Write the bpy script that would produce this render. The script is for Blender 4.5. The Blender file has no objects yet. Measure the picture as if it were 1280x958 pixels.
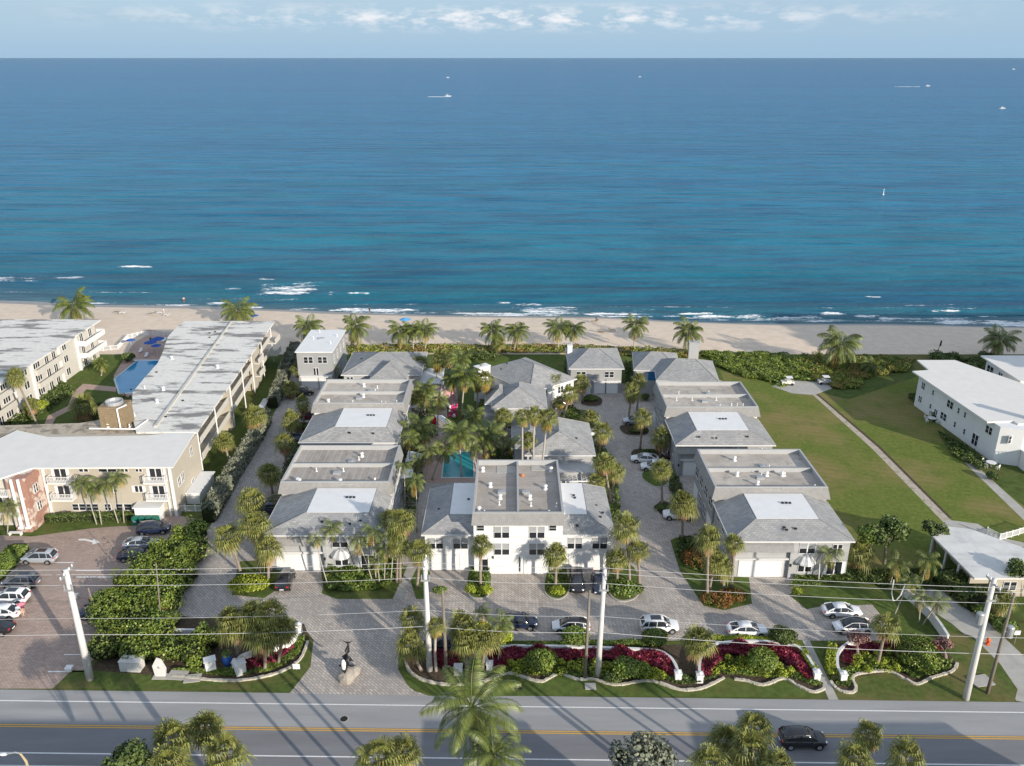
import bpy, math, random
from mathutils import Vector, Matrix
R = math.radians
random.seed(7)
SC = bpy.context.scene
C = SC.collection
# ------------------------------------------------------------------ camera
CH = 64.0; CF = 1050.0; CP = math.atan(407/CF)
cam = bpy.data.objects.new('camera', bpy.data.cameras.new('camera')); C.objects.link(cam)
cam.location = (0, 0, CH); cam.rotation_euler = (math.pi/2 - CP, 0, 0)
cam.data.sensor_fit = 'HORIZONTAL'; cam.data.sensor_width = 36; cam.data.lens = CF*36/1280
cam.data.clip_start = .5; cam.data.clip_end = 400000
SC.camera = cam
# ------------------------------------------------------------------ sky and sun
SUN_EL, SUN_AZ = R(17), R(138)      # azimuth clockwise from +Y : the sun stands behind the camera, to the right
w = bpy.data.worlds.new('World'); SC.world = w; w.use_nodes = True
nt = w.node_tree; nt.nodes.clear()
def WN(t, **k):
    n = nt.nodes.new(t)
    for a, b in k.items(): setattr(n, a, b)
    return n
wo = WN('ShaderNodeOutputWorld'); bg = WN('ShaderNodeBackground'); bg.inputs[1].default_value = 0.15
sky = WN('ShaderNodeTexSky', sky_type='NISHITA', sun_disc=False, sun_elevation=SUN_EL, sun_rotation=SUN_AZ, altitude=60, air_density=1.2, dust_density=.45, ozone_density=3.2)
# low bank of fair-weather cloud above the sea, laid out by direction
tc = WN('ShaderNodeTexCoord'); sx = WN('ShaderNodeSeparateXYZ'); nt.links.new(tc.outputs['Generated'], sx.inputs[0])
def M(op, a, b=None, clamp=False):
    n = WN('ShaderNodeMath', operation=op); n.use_clamp = clamp
    for i, v in enumerate((a, b)):
        if v is None: continue
        if isinstance(v, (int, float)): n.inputs[i].default_value = v
        else: nt.links.new(v, n.inputs[i])
    return n.outputs[0]
az = M('ARCTAN2', sx.outputs[0], sx.outputs[1])
cb = WN('ShaderNodeCombineXYZ')
nt.links.new(M('MULTIPLY', az, 12.0), cb.inputs[0]); nt.links.new(M('MULTIPLY', sx.outputs[2], 36.0), cb.inputs[1])
nz = WN('ShaderNodeTexNoise'); nz.inputs['Scale'].default_value = 2.3; nz.inputs['Detail'].default_value = 9; nz.inputs['Roughness'].default_value = .62
nt.links.new(cb.outputs[0], nz.inputs['Vector'])
cb2 = WN('ShaderNodeCombineXYZ')
nt.links.new(M('MULTIPLY', az, 2.6), cb2.inputs[0]); nt.links.new(M('MULTIPLY', sx.outputs[2], 22.0), cb2.inputs[1])
nz2 = WN('ShaderNodeTexNoise'); nz2.inputs['Scale'].default_value = 2.0; nz2.inputs['Detail'].default_value = 4
nt.links.new(cb2.outputs[0], nz2.inputs['Vector'])
def band(c, h):                     # 1 at direction height c, 0 beyond c +- h
    return M('SUBTRACT', 1.0, M('DIVIDE', M('ABSOLUTE', M('SUBTRACT', sx.outputs[2], c)), h), True)
azb = M('SUBTRACT', 1.0, M('MULTIPLY', M('ABSOLUTE', M('SUBTRACT', az, .0)), 2.0), True)
puff = M('MULTIPLY', M('SUBTRACT', nz.outputs[0], .455), 5.5, True)
puff = M('MULTIPLY', M('MULTIPLY', puff, band(.040, .017)), M('MULTIPLY', azb, 1.5), True)
veil = M('MULTIPLY', M('SUBTRACT', nz2.outputs[0], .40), 2.2, True)
veil = M('MULTIPLY', M('MULTIPLY', veil, band(.055, .045)), .55, True)
dome = WN('ShaderNodeMix', data_type='RGBA'); dome.inputs[0].default_value = .72; nt.links.new(sky.outputs[0], dome.inputs[6]); dome.inputs[7].default_value = (1.95, 2.15, 2.45, 1)   # unseen pale cloud mixed over the dome to make the fill less blue
hz = WN('ShaderNodeMix', data_type='RGBA'); nt.links.new(M('MULTIPLY', M('SUBTRACT', 1.0, M('DIVIDE', M('ABSOLUTE', sx.outputs[2]), .30), True), .97), hz.inputs[0]); nt.links.new(dome.outputs[2], hz.inputs[6]); hz.inputs[7].default_value = (1.18, 1.80, 2.42, 1)   # blue marine air low over the sea
mx1 = WN('ShaderNodeMix', data_type='RGBA'); nt.links.new(veil, mx1.inputs[0]); nt.links.new(hz.outputs[2], mx1.inputs[6]); mx1.inputs[7].default_value = (1.5, 1.9, 2.3, 1)
mx2 = WN('ShaderNodeMix', data_type='RGBA'); nt.links.new(puff, mx2.inputs[0]); nt.links.new(mx1.outputs[2], mx2.inputs[6]); mx2.inputs[7].default_value = (2.9, 3.0, 3.15, 1)
nt.links.new(mx2.outputs[2], bg.inputs[0]); nt.links.new(bg.outputs[0], wo.inputs[0])
sl = bpy.data.lights.new('sun', 'SUN'); sl.energy = 3.0; sl.angle = R(.55); sl.color = (1, .90, .77)
so = bpy.data.objects.new('sun', sl); C.objects.link(so)
sd = Vector((math.sin(SUN_AZ)*math.cos(SUN_EL), math.cos(SUN_AZ)*math.cos(SUN_EL), math.sin(SUN_EL)))
so.rotation_euler = sd.to_track_quat('Z', 'Y').to_euler(); so.location = (60, -60, 90)
SC.view_settings.view_transform = 'Standard'; SC.view_settings.look = 'None'
SC.view_settings.exposure = 1.0; SC.view_settings.gamma = 1

# ------------------------------------------------------------------ helpers
def P(px, py, z=0.0):               # pixel of the photograph -> world point at height z
    u = (px-640)/CF; v = (py-479)/CF
    dy = math.cos(CP)-v*math.sin(CP); dz = -math.sin(CP)-v*math.cos(CP)
    t = (z-CH)/dz
    return (u*t, dy*t)
def PP(pts, z=0.0): return [P(a, b, z) for a, b in pts]
def zat(py, Y):                     # height of a thing standing at distance Y whose top shows at row py
    return CH - Y*math.tan(CP+math.atan((py-479)/CF))
def xat(px, py, Y):
    z = zat(py, Y); d = Y*math.cos(CP)-(z-CH)*math.sin(CP)
    return (px-640)/CF*d
XF = [0, 0, 0.0]                    # builder transform for turned buildings: origin and yaw
def setxf(x=0, y=0, a=0): XF[:] = [x, y, a]
def tx(x, y):
    c, s = math.cos(XF[2]), math.sin(XF[2])
    return (XF[0]+c*x-s*y, XF[1]+s*x+c*y)
class MB:
    def __init__(s): s.v = []; s.f = []; s.m = []
    def add(s, vs, fs, m=0):
        n = len(s.v)
        for q in vs:
            a = tx(q[0], q[1]); s.v.append((a[0], a[1], q[2]))
        for f in fs: s.f.append([i+n for i in f]); s.m.append(m)
    def box(s, x0, x1, y0, y1, z0, z1, m=0):
        s.add([(x0,y0,z0),(x1,y0,z0),(x1,y1,z0),(x0,y1,z0),(x0,y0,z1),(x1,y0,z1),(x1,y1,z1),(x0,y1,z1)],
              [(3,2,1,0),(4,5,6,7),(0,1,5,4),(1,2,6,5),(2,3,7,6),(3,0,4,7)], m)
    def obox(s, cx, cy, z0, z1, lx, ly, a, m=0):
        c, q = math.cos(a), math.sin(a); P4 = []
        for dx, dy in ((-lx/2,-ly/2),(lx/2,-ly/2),(lx/2,ly/2),(-lx/2,ly/2)): P4.append((cx+c*dx-q*dy, cy+q*dx+c*dy))
        s.prism(P4, z0, z1, m)
    def prism(s, p, z0, z1, m=0, mt=None):
        n = len(p)
        ar = sum(p[i][0]*p[(i+1)%n][1]-p[(i+1)%n][0]*p[i][1] for i in range(n))
        if ar < 0: p = p[::-1]
        s.add([(a,b,z0) for a,b in p]+[(a,b,z1) for a,b in p], [list(range(n))[::-1]]+[(i,(i+1)%n,(i+1)%n+n,i+n) for i in range(n)], m)
        s.f.append([len(s.v)-n+i for i in range(n)]); s.m.append(m if mt is None else mt)
    def flat(s, p, z, m=0):
        n = len(p)
        ar = sum(p[i][0]*p[(i+1)%n][1]-p[(i+1)%n][0]*p[i][1] for i in range(n))
        if ar < 0: p = p[::-1]
        s.add([(a,b,z) for a,b in p], [list(range(n))], m)
    def poly(s, pts, m=0): s.add(pts, [list(range(len(pts)))], m)
    def tube(s, a, b, r0, r1=None, n=8, m=0, cap=True):
        r1 = r0 if r1 is None else r1
        s.path([a, b], [r0, r1], n, m, cap)
    def path(s, pts, rs, n=8, m=0, cap=True):
        if not hasattr(rs, '__len__'): rs = [rs]*len(pts)
        pts = [Vector(p) for p in pts]; vs = []; fs = []
        for i, p in enumerate(pts):
            d = (pts[min(i+1, len(pts)-1)]-pts[max(i-1, 0)]).normalized()
            u = d.cross(Vector((0,0,1))) if abs(d.z) < .95 else d.cross(Vector((0,1,0)))
            u.normalize(); v = d.cross(u)
            for k in range(n):
                t = 2*math.pi*k/n
                q = p+(u*math.cos(t)+v*math.sin(t))*rs[i]; vs.append(tuple(q))
        for i in range(len(pts)-1):
            for k in range(n):
                k2 = (k+1) % n; fs.append((i*n+k, i*n+k2, (i+1)*n+k2, (i+1)*n+k))
        if cap:
            fs.append(list(range(n))[::-1]); fs.append([(len(pts)-1)*n+k for k in range(n)])
        s.add(vs, fs, m)
    def lathe(s, prof, cx=0, cy=0, n=14, m=0):
        vs = []; fs = []
        for r, z in prof:
            for k in range(n):
                t = 2*math.pi*k/n; vs.append((cx+r*math.cos(t), cy+r*math.sin(t), z))
        for i in range(len(prof)-1):
            for k in range(n):
                k2 = (k+1) % n; fs.append((i*n+k, i*n+k2, (i+1)*n+k2, (i+1)*n+k))
        fs.append(list(range(n))[::-1]); fs.append([(len(prof)-1)*n+k for k in range(n)])
        s.add(vs, fs, m)
    def ball(s, c, r, n=12, k=7, m=0, j=0.0, rnd=None):
        if not hasattr(r, '__len__'): r = (r, r, r)
        rnd = rnd or random
        vs = []; fs = []
        for i in range(k+1):
            ph = math.pi*i/k
            for q in range(n):
                t = 2*math.pi*q/n; f = 1+rnd.uniform(-j, j)
                vs.append((c[0]+r[0]*f*math.sin(ph)*math.cos(t), c[1]+r[1]*f*math.sin(ph)*math.sin(t), c[2]+r[2]*f*math.cos(ph)))
        for i in range(k):
            for q in range(n):
                q2 = (q+1) % n; fs.append(((i+1)*n+q, (i+1)*n+q2, i*n+q2, i*n+q))
        s.add(vs, fs, m)
    def mesh(s, name, mats, smooth=False):
        me = bpy.data.meshes.new(name); me.from_pydata(s.v, [], s.f)
        if not isinstance(mats, (list, tuple)): mats = [mats]
        for m in mats: me.materials.append(m)
        if len(mats) > 1: me.polygons.foreach_set('material_index', s.m)
        if smooth: me.polygons.foreach_set('use_smooth', [True]*len(s.f))
        me.update(); return me
    def build(s, name, mats, parent=None, smooth=False):
        return link(name, s.mesh(name, mats, smooth), parent)
WP = {}                              # world origin of every object
def link(name, me, parent=None, loc=(0,0,0), rz=0.0):
    o = bpy.data.objects.new(name, me); C.objects.link(o)
    WP[o] = Vector(loc)
    if parent is not None:
        o.parent = parent; o.location = WP[o]-WP[parent]
    else: o.location = WP[o]
    o.rotation_euler[2] = rz
    return o
def T(o, label=None, cat=None, group=None, kind=None):
    if label: o['label'] = label
    if cat: o['category'] = cat
    if group: o['group'] = group
    if kind: o['kind'] = kind
    return o
def E(name, x, y, label, cat, group=None, z=0.0, rz=0.0):
    o = link(name, None, None, (x, y, z), rz); o.empty_display_size = .5
    return T(o, label, cat, group)
KIDS = {}
def copy_tree(o, parent=None):
    c = o.copy(); C.objects.link(c)
    if parent is not None: c.parent = parent
    for ch in list(o.children): copy_tree(ch, c)
    return c
def put(proto, used, x, y, z, rz, sc, label, group):
    o = proto if not used else copy_tree(proto)
    o.location = (x, y, z); o.rotation_euler[2] = rz; o.scale = (sc, sc, sc)
    o['label'] = label
    if group: o['group'] = group
    return o

# ------------------------------------------------------------------ materials
def mat(name, col, rough=.8, var=.12, scale=1.5, spec=.3, bump=0., bscale=None, metal=0., col2=None, isl=0., stretch=(1,1,1), detail=5, sharp=None, trans=0., coat=0.):
    m = bpy.data.materials.new(name); m.use_nodes = True
    t = m.node_tree; N = t.nodes; L = t.links; b = N['Principled BSDF']
    b.inputs['Roughness'].default_value = rough; b.inputs['Metallic'].default_value = metal
    b.inputs['Specular IOR Level'].default_value = spec
    if coat: b.inputs['Coat Weight'].default_value = coat
    if trans:
        b.inputs['Transmission Weight'].default_value = trans
    tcn = N.new('ShaderNodeTexCoord'); mp = N.new('ShaderNodeMapping'); mp.inputs['Scale'].default_value = stretch
    L.new(tcn.outputs['Object'], mp.inputs[0])
    nz = N.new('ShaderNodeTexNoise'); nz.inputs['Scale'].default_value = scale; nz.inputs['Detail'].default_value = detail
    nz.inputs['Roughness'].default_value = .6
    L.new(mp.outputs[0], nz.inputs['Vector'])
    c2 = col2 or tuple(min(1, c*(1+var)) for c in col); c1 = col if col2 else tuple(c*(1-var) for c in col)
    rp = N.new('ShaderNodeValToRGB'); e = rp.color_ramp.elements
    lo, hi = sharp or (.3, .7)
    e[0].position = lo; e[0].color = (*c1, 1); e[1].position = hi; e[1].color = (*c2, 1)
    L.new(nz.outputs[0], rp.inputs[0]); out = rp.outputs[0]
    if isl:
        g = N.new('ShaderNodeNewGeometry'); hs = N.new('ShaderNodeHueSaturation')
        mr = N.new('ShaderNodeMapRange'); mr.inputs[3].default_value = 1-isl; mr.inputs[4].default_value = 1+isl
        L.new(g.outputs['Random Per Island'], mr.inputs[0]); L.new(mr.outputs[0], hs.inputs['Value'])
        mr2 = N.new('ShaderNodeMapRange'); mr2.inputs[3].default_value = .5-isl*.06; mr2.inputs[4].default_value = .5+isl*.04
        fr = N.new('ShaderNodeMath'); fr.operation = 'FRACT'; ml = N.new('ShaderNodeMath'); ml.operation = 'MULTIPLY'; ml.inputs[1].default_value = 7.31
        L.new(g.outputs['Random Per Island'], ml.inputs[0]); L.new(ml.outputs[0], fr.inputs[0]); L.new(fr.outputs[0], mr2.inputs[0]); L.new(mr2.outputs[0], hs.inputs['Hue'])
        L.new(out, hs.inputs['Color']); out = hs.outputs[0]
    L.new(out, b.inputs['Base Color'])
    if bump:
        n2 = N.new('ShaderNodeTexNoise'); n2.inputs['Scale'].default_value = bscale or scale*8; n2.inputs['Detail'].default_value = 3
        L.new(mp.outputs[0], n2.inputs['Vector'])
        bp = N.new('ShaderNodeBump'); bp.inputs['Strength'].default_value = bump; bp.inputs['Distance'].default_value = .05
        L.new(n2.outputs[0], bp.inputs['Height']); L.new(bp.outputs[0], b.inputs['Normal'])
    return m
def layer(m, scale, lo, hi, col, fac=1.0, stretch=(1,1,1), detail=4, seed=0.0, rough=.6):
    """noise patches of another colour (stains, worn or dry patches) over a material made by mat()"""
    t = m.node_tree; N = t.nodes; L = t.links; b = N['Principled BSDF']
    src = b.inputs['Base Color'].links[0].from_socket
    tcn = N.new('ShaderNodeTexCoord'); mp = N.new('ShaderNodeMapping'); mp.inputs['Scale'].default_value = stretch; mp.inputs['Location'].default_value = (seed, seed*.7, 0)
    L.new(tcn.outputs['Object'], mp.inputs[0])
    nz = N.new('ShaderNodeTexNoise'); nz.inputs['Scale'].default_value = scale; nz.inputs['Detail'].default_value = detail; nz.inputs['Roughness'].default_value = rough
    L.new(mp.outputs[0], nz.inputs['Vector'])
    mr = N.new('ShaderNodeMapRange'); mr.inputs[1].default_value = lo; mr.inputs[2].default_value = hi; mr.inputs[4].default_value = fac
    L.new(nz.outputs[0], mr.inputs[0])
    mx = N.new('ShaderNodeMix'); mx.data_type = 'RGBA'; L.new(mr.outputs[0], mx.inputs[0]); L.new(src, mx.inputs[6]); mx.inputs[7].default_value = (*col, 1)
    L.new(mx.outputs[2], b.inputs['Base Color']); return m
def stripes(m, axis, period, width, col, fac=.6, ang=0.0):
    """thin regular seams across a surface"""
    t = m.node_tree; N = t.nodes; L = t.links; b = N['Principled BSDF']
    src = b.inputs['Base Color'].links[0].from_socket
    tcn = N.new('ShaderNodeTexCoord'); mp = N.new('ShaderNodeMapping'); mp.inputs['Rotation'].default_value = (0, 0, ang); L.new(tcn.outputs['Object'], mp.inputs[0])
    sp = N.new('ShaderNodeSeparateXYZ'); L.new(mp.outputs[0], sp.inputs[0])
    a = N.new('ShaderNodeMath'); a.operation = 'DIVIDE'; a.inputs[1].default_value = period; L.new(sp.outputs[axis], a.inputs[0])
    f = N.new('ShaderNodeMath'); f.operation = 'FRACT'; L.new(a.outputs[0], f.inputs[0])
    c = N.new('ShaderNodeMath'); c.operation = 'LESS_THAN'; c.inputs[1].default_value = width/period; L.new(f.outputs[0], c.inputs[0])
    d = N.new('ShaderNodeMath'); d.operation = 'MULTIPLY'; d.inputs[1].default_value = fac; L.new(c.outputs[0], d.inputs[0])
    mx = N.new('ShaderNodeMix'); mx.data_type = 'RGBA'; L.new(d.outputs[0], mx.inputs[0]); L.new(src, mx.inputs[6]); mx.inputs[7].default_value = (*col, 1)
    L.new(mx.outputs[2], b.inputs['Base Color']); return m
def paver(name, c1, c2, mortar, bw, bh, ang, var=.1):
    m = mat(name, c1, .85, var, .35)
    t = m.node_tree; N = t.nodes; L = t.links; b = N['Principled BSDF']
    src = b.inputs['Base Color'].links[0].from_socket
    tcn = N.new('ShaderNodeTexCoord'); mp = N.new('ShaderNodeMapping'); mp.inputs['Rotation'].default_value = (0, 0, ang); L.new(tcn.outputs['Object'], mp.inputs[0])
    br = N.new('ShaderNodeTexBrick'); br.inputs['Color1'].default_value = (.86,.86,.86,1); br.inputs['Color2'].default_value = (*[min(1.25, c2[i]/c1[i]) for i in range(3)], 1)
    br.inputs['Mortar'].default_value = (*[mortar[i]/c1[i] for i in range(3)], 1); br.inputs['Scale'].default_value = 1
    br.inputs['Brick Width'].default_value = bw; br.inputs['Row Height'].default_value = bh; br.inputs['Mortar Size'].default_value = min(bw, bh)*.11; br.inputs['Mortar Smooth'].default_value = .4
    L.new(mp.outputs[0], br.inputs[0])
    mx = N.new('ShaderNodeMix'); mx.data_type = 'RGBA'; mx.blend_type = 'MULTIPLY'; mx.inputs[0].default_value = 1
    L.new(src, mx.inputs[6]); L.new(br.outputs[0], mx.inputs[7]); L.new(mx.outputs[2], b.inputs['Base Color'])
    return m
m_land = layer(mat('grass_field', (.075,.105,.028), .95, .3, .9, .1, .6, 9), .07, .46, .62, (.16,.125,.055), .55)
m_field = stripes(layer(layer(mat('meadow_grass', (.130,.160,.036), .95, .25, 1.6, .1, .5, 8), .05, .47, .62, (.25,.185,.085), .75), .35, .5, .75, (.075,.115,.022), .6), 1, 1.5, .6, (.12,.15,.03), .3, R(18))
m_lawn = layer(mat('lawn_grass', (.085,.120,.030), .95, .3, 1.2, .1, .6, 9), .25, .48, .7, (.15,.14,.05), .5)
m_verge = layer(mat('verge_grass', (.085,.115,.030), .95, .3, 1.6, .1, .6, 9), .18, .45, .62, (.17,.135,.06), .75)
m_mulch = mat('mulch', (.085,.065,.045), .95, .4, 3, .1, .5)
m_sand = layer(layer(mat('beach_sand', (.65,.54,.43), .95, .09, .45, .1, .8, 1.6), .9, .52, .75, (.50,.41,.33), .45, (.5, 1.6, 1)), 3.0, .55, .8, (.42,.35,.27), .3)
m_wet = mat('wet_sand', (.27,.235,.20), .35, .1, .2, .4)
m_road = layer(layer(mat('road_asphalt', (.19,.19,.20), .85, .10, .5, .3, .2, 20, stretch=(.25,1.6,1)), .25, .5, .8, (.14,.14,.15), .6, (.15, 1.5, 1)), .09, .56, .60, (.135,.135,.14), .45, (.3, 1.2, 1), 2, 4)
m_road2 = layer(layer(mat('road_shoulder', (.30,.30,.30), .85, .10, .5, .3, .2, 20, stretch=(.2,1.6,1)), .3, .5, .8, (.23,.23,.235), .6, (.15, 1.2, 1)), .08, .57, .60, (.23,.23,.235), .45, (.3, 1.2, 1), 2, 7)
m_white_line = layer(mat('white_line_paint', (.72,.72,.70), .7, .08, 3), 5, .55, .7, (.4,.4,.4), .5)
m_yellow_line = layer(mat('yellow_line_paint', (.62,.36,.06), .7, .1, 3), 5, .58, .7, (.35,.25,.12), .5)
m_paver = layer(layer(paver('driveway_pavers', (.43,.385,.345), (.52,.465,.41), (.20,.18,.165), .62, .31, R(45)), .13, .48, .66, (.33,.305,.285), .5), .6, .62, .72, (.19,.18,.17), .35)
m_paver_red = layer(layer(paver('brick_pavers', (.40,.305,.255), (.46,.35,.29), (.20,.15,.13), .42, .21, R(0)), .10, .45, .65, (.33,.265,.23), .6), .8, .64, .74, (.2,.16,.14), .4)
m_conc = layer(mat('concrete', (.40,.385,.35), .9, .1, .8, .2, .2), .3, .5, .75, (.29,.27,.245), .6)
m_deckstone = mat('pool_deck_stone', (.42,.30,.25), .85, .12, .8)
m_white = layer(mat('white_stucco', (.70,.70,.69), .8, .04, .6), .35, .55, .8, (.66,.65,.63), .3, (1,1,.4))
m_grey = layer(mat('grey_stucco', (.31,.315,.315), .8, .05, .6), .5, .5, .8, (.25,.255,.255), .35)
m_pale = layer(mat('pale_grey_stucco', (.38,.385,.385), .8, .05, .6), .4, .5, .8, (.31,.315,.32), .4)
m_beige = layer(mat('beige_stucco', (.43,.39,.32), .85, .05, .5), .4, .5, .8, (.37,.335,.275), .35)
m_cream = layer(mat('cream_paint', (.53,.505,.45), .8, .05, .8), .6, .55, .8, (.55,.52,.45), .35)
m_shingle = layer(layer(paver('grey_shingles', (.30,.30,.295), (.37,.37,.36), (.21,.21,.215), .55, .28, 0, .10), .25, .42, .68, (.22,.225,.235), .6), 1.3, .56, .72, (.37,.36,.345), .35)
m_mansard = layer(mat('mansard_shingles', (.27,.265,.255), .9, .1, 2.5), .7, .45, .7, (.21,.205,.20), .5)
m_trim = mat('white_trim', (.62,.62,.61), .6, .04, 2)
m_deckA = layer(layer(mat('grey_roof_felt', (.46,.42,.37), .9, .10, 1.0), .22, .45, .65, (.34,.30,.26), .8), .9, .54, .70, (.20,.175,.15), .6)
m_deckB = stripes(layer(layer(mat('seamed_dark_roof_felt', (.30,.27,.24), .9, .18, 1.0), .5, .45, .7, (.42,.39,.355), .7, (1.5,.4,1)), 1.4, .6, .75, (.17,.155,.14), .5), 0, 1.05, .10, (.46,.43,.39), .6)
m_deckJ = stripes(layer(layer(mat('worn_plank_like_roof_felt', (.35,.31,.27), .9, .15, 1.0), .4, .45, .7, (.45,.415,.38), .7, (.25,2.2,1)), .5, .58, .72, (.24,.215,.195), .5), 1, .62, .07, (.20,.185,.17), .45)
m_patch = layer(mat('white_roof_membrane', (.70,.70,.69), .7, .04, .8), .5, .6, .8, (.6,.6,.58), .35)
m_hotelroof = layer(mat('clean_white_roof', (.68,.66,.62), .7, .04, .6), .7, .58, .78, (.56,.56,.54), .45)
m_stained = layer(layer(mat('stained_white_roof', (.67,.65,.60), .85, .08, 1.4), .13, .515, .58, (.15,.145,.14), .85, (.7,2.4,1), 7, 3.1, .66), .42, .60, .68, (.30,.29,.27), .7, (.6,1.8,1), 6, 9)
m_glass = mat('dark_window_glass', (.022,.026,.032), .08, .1, 1, .7)
m_frame = mat('window_frame_white', (.72,.72,.71), .5, .03, 2)
m_black = mat('black_metal', (.02,.02,.022), .5, .1, 2)
m_metal = mat('galvanised_metal', (.42,.43,.44), .45, .1, 2, .5, metal=.4)
m_pole = layer(mat('concrete_pole', (.60,.59,.565), .8, .06, 1), 1.2, .5, .75, (.44,.43,.41), .4, (3,3,.3))
m_wood = layer(mat('weathered_wood_pole', (.20,.175,.145), .9, .15, 2, stretch=(3,3,.4)), 1, .55, .75, (.12,.10,.085), .5, (3,3,.3))
m_wire = mat('wire', (.50,.50,.50), .5, .05, 1)
m_brickwall = layer(mat('salmon_brick', (.34,.19,.145), .9, .15, 3), .45, .50, .56, (.60,.54,.48), .8)
m_stone = mat('edging_stone', (.50,.46,.38), .9, .15, 1.5, bump=.5)
m_tile = mat('pool_tile', (.55,.60,.62), .4, .05, 2)
m_blue = mat('blue_canvas', (.03,.10,.36), .8, .15, 3)
m_brown = layer(mat('brown_louvre_metal', (.24,.18,.11), .7, .12, 2), 1.5, .5, .7, (.16,.12,.08), .6)
m_rust = layer(mat('roof_gravel', (.42,.36,.28), .95, .2, 1.5), .6, .5, .6, (.15,.13,.115), .7)
m_orange = mat('hydrant_orange', (.62,.12,.03), .5, .1, 2)
m_leaf_sabal = mat('sabal_leaf', (.160,.172,.040), .55, .25, .5, .35, isl=.38)
m_leaf_coco = mat('coconut_leaf', (.105,.135,.028), .45, .25, .5, .4, isl=.40)
m_leaf_yel = mat('yellowed_frond', (.27,.20,.045), .6, .2, .5, .3, isl=.35)
m_leaf_dead = mat('dead_frond', (.30,.19,.10), .85, .2, 1, .1, isl=.35)
m_leaf_silver = mat('silver_leaf', (.175,.19,.135), .6, .2, 1, .3, isl=.35)
m_leaf_grape = mat('sea_grape_leaf', (.135,.190,.028), .45, .3, .25, .4, isl=.42)
m_leaf_dune = layer(mat('dune_leaf', (.19,.215,.042), .6, .3, .2, .3, isl=.4), .25, .5, .62, (.30,.17,.07), .6)
m_leaf_dark = mat('dark_leaf', (.080,.115,.030), .55, .3, .5, .3, isl=.4)
m_leaf_green = mat('green_leaf', (.12,.175,.032), .5, .3, .5, .35, isl=.4)
m_leaf_lime = mat('lime_leaf', (.24,.29,.03), .55, .2, .5, .3, isl=.3)
m_leaf_red = mat('burgundy_leaf', (.19,.020,.035), .5, .3, .8, .35, isl=.55)
m_leaf_rust = layer(mat('croton_leaf', (.17,.085,.02), .55, .3, 1, .3, isl=.4), .8, .5, .6, (.09,.12,.02), .8)
m_leaf_pink = mat('pinkish_leaf', (.30,.17,.15), .6, .2, 1, .3, isl=.4)
m_core = mat('dark_core_fill', (.022,.028,.012), .95, .2, 1, .1)  # near-black cores filling foliage against see-through, inner shade painted in
m_trunk = layer(mat('palm_trunk_bark', (.27,.225,.18), .9, .15, 2, .1, .4, 6, stretch=(1,1,3)), 1.5, .5, .7, (.17,.14,.11), .6, (1,1,4))
m_trunk2 = layer(mat('pale_palm_bark', (.40,.37,.32), .85, .1, 2, .1, stretch=(1,1,3)), 1.5, .5, .7, (.28,.25,.21), .5, (1,1,4))
def watermat(name, col, rough=.06, bump=.3, scale=2.5):
    return mat(name, col, rough, .12, .5, .5, bump, scale)
m_pool1 = layer(watermat('teal_pool_water', (.02,.26,.30)), .4, .5, .7, (.03,.32,.36), .4)
m_pool2 = layer(watermat('blue_pool_water', (.02,.24,.46)), .4, .5, .7, (.03,.30,.52), .4)
# ------------------------------------------------------------------ the ground, sea and beach
def sheet(name, pts, z, m, px=True, kind='structure'):
    b = MB(); b.flat(PP(pts) if px else pts, z); return T(b.build(name, m), kind=kind)
SEA = -.8
shore_px = [(-500,352),(-200,364),(0,376),(120,381),(240,383),(330,386),(440,391),(560,394),(640,395),(740,396),(860,402),(960,405),(1100,405.5),(1280,409),(1500,413),(1800,420)]
SH = [P(a, b, SEA) for a, b in shore_px]
def shoreY(x):
    if x <= SH[0][0]: return SH[0][1]
    for (a, b), (c, d) in zip(SH, SH[1:]):
        if x <= c:
            t = (x-a)/(c-a); t = t*t*(3-2*t)*.5+t*.5; return b+(d-b)*t
    return SH[-1][1]
b = MB(); b.flat([(-1500,-1200),(1500,-1200),(1500,184),(-1500,184)], 0); T(b.build('ground', m_land), kind='structure')
# beach: dry sand running down to the wet strip and under the sea
b = MB(); xs = [-1500,-600,-400,-300]+[-240+4*i for i in range(121)]+[300,400,600,1500]
prof = [(0,.02),(.35,.03),(.6,-.05),(.8,-.3),(.93,-.6),(1.0,-.8),(1.12,-1.4),(1.4,-4),(2.2,-12)]
vs = []; fs = []; mi = []
for x in xs:
    sy = shoreY(x); y0 = 183.4
    for t, z in prof: vs.append((x, y0+(sy-y0)*t, z+(random.uniform(-.05,.05) if 0 < t < .9 else 0)))
n = len(prof)
for i in range(len(xs)-1):
    for k in range(n-1): fs.append((i*n+k, (i+1)*n+k, (i+1)*n+k+1, i*n+k+1)); mi.append(1 if k >= 4 else 0)
b.add(vs, fs); b.m = mi
T(b.build('beach', [m_sand, m_wet], smooth=True), kind='structure')
# the sea: rows get wider with distance from the waterline
rows = [-2+.7*i for i in range(78)]+[53.5,56,60,66,75,90,110,140,190,260,360,520,800,1300,2200,4000,8000,16000,32000,64000,110000]
xs2 = [-130000,-30000,-8000,-2500,-900,-420]+[-250+.9*i for i in range(500)]+[205,215,230,260,420,900,2500,8000,30000,130000]
import struct
def n1(x, s=0):
    i = math.floor(x); f = x-i; f = f*f*(3-2*f)
    h = lambda k: (math.sin(k*127.1+s*311.7)*43758.5453) % 1.0
    return h(i)*(1-f)+h(i+1)*f
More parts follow.
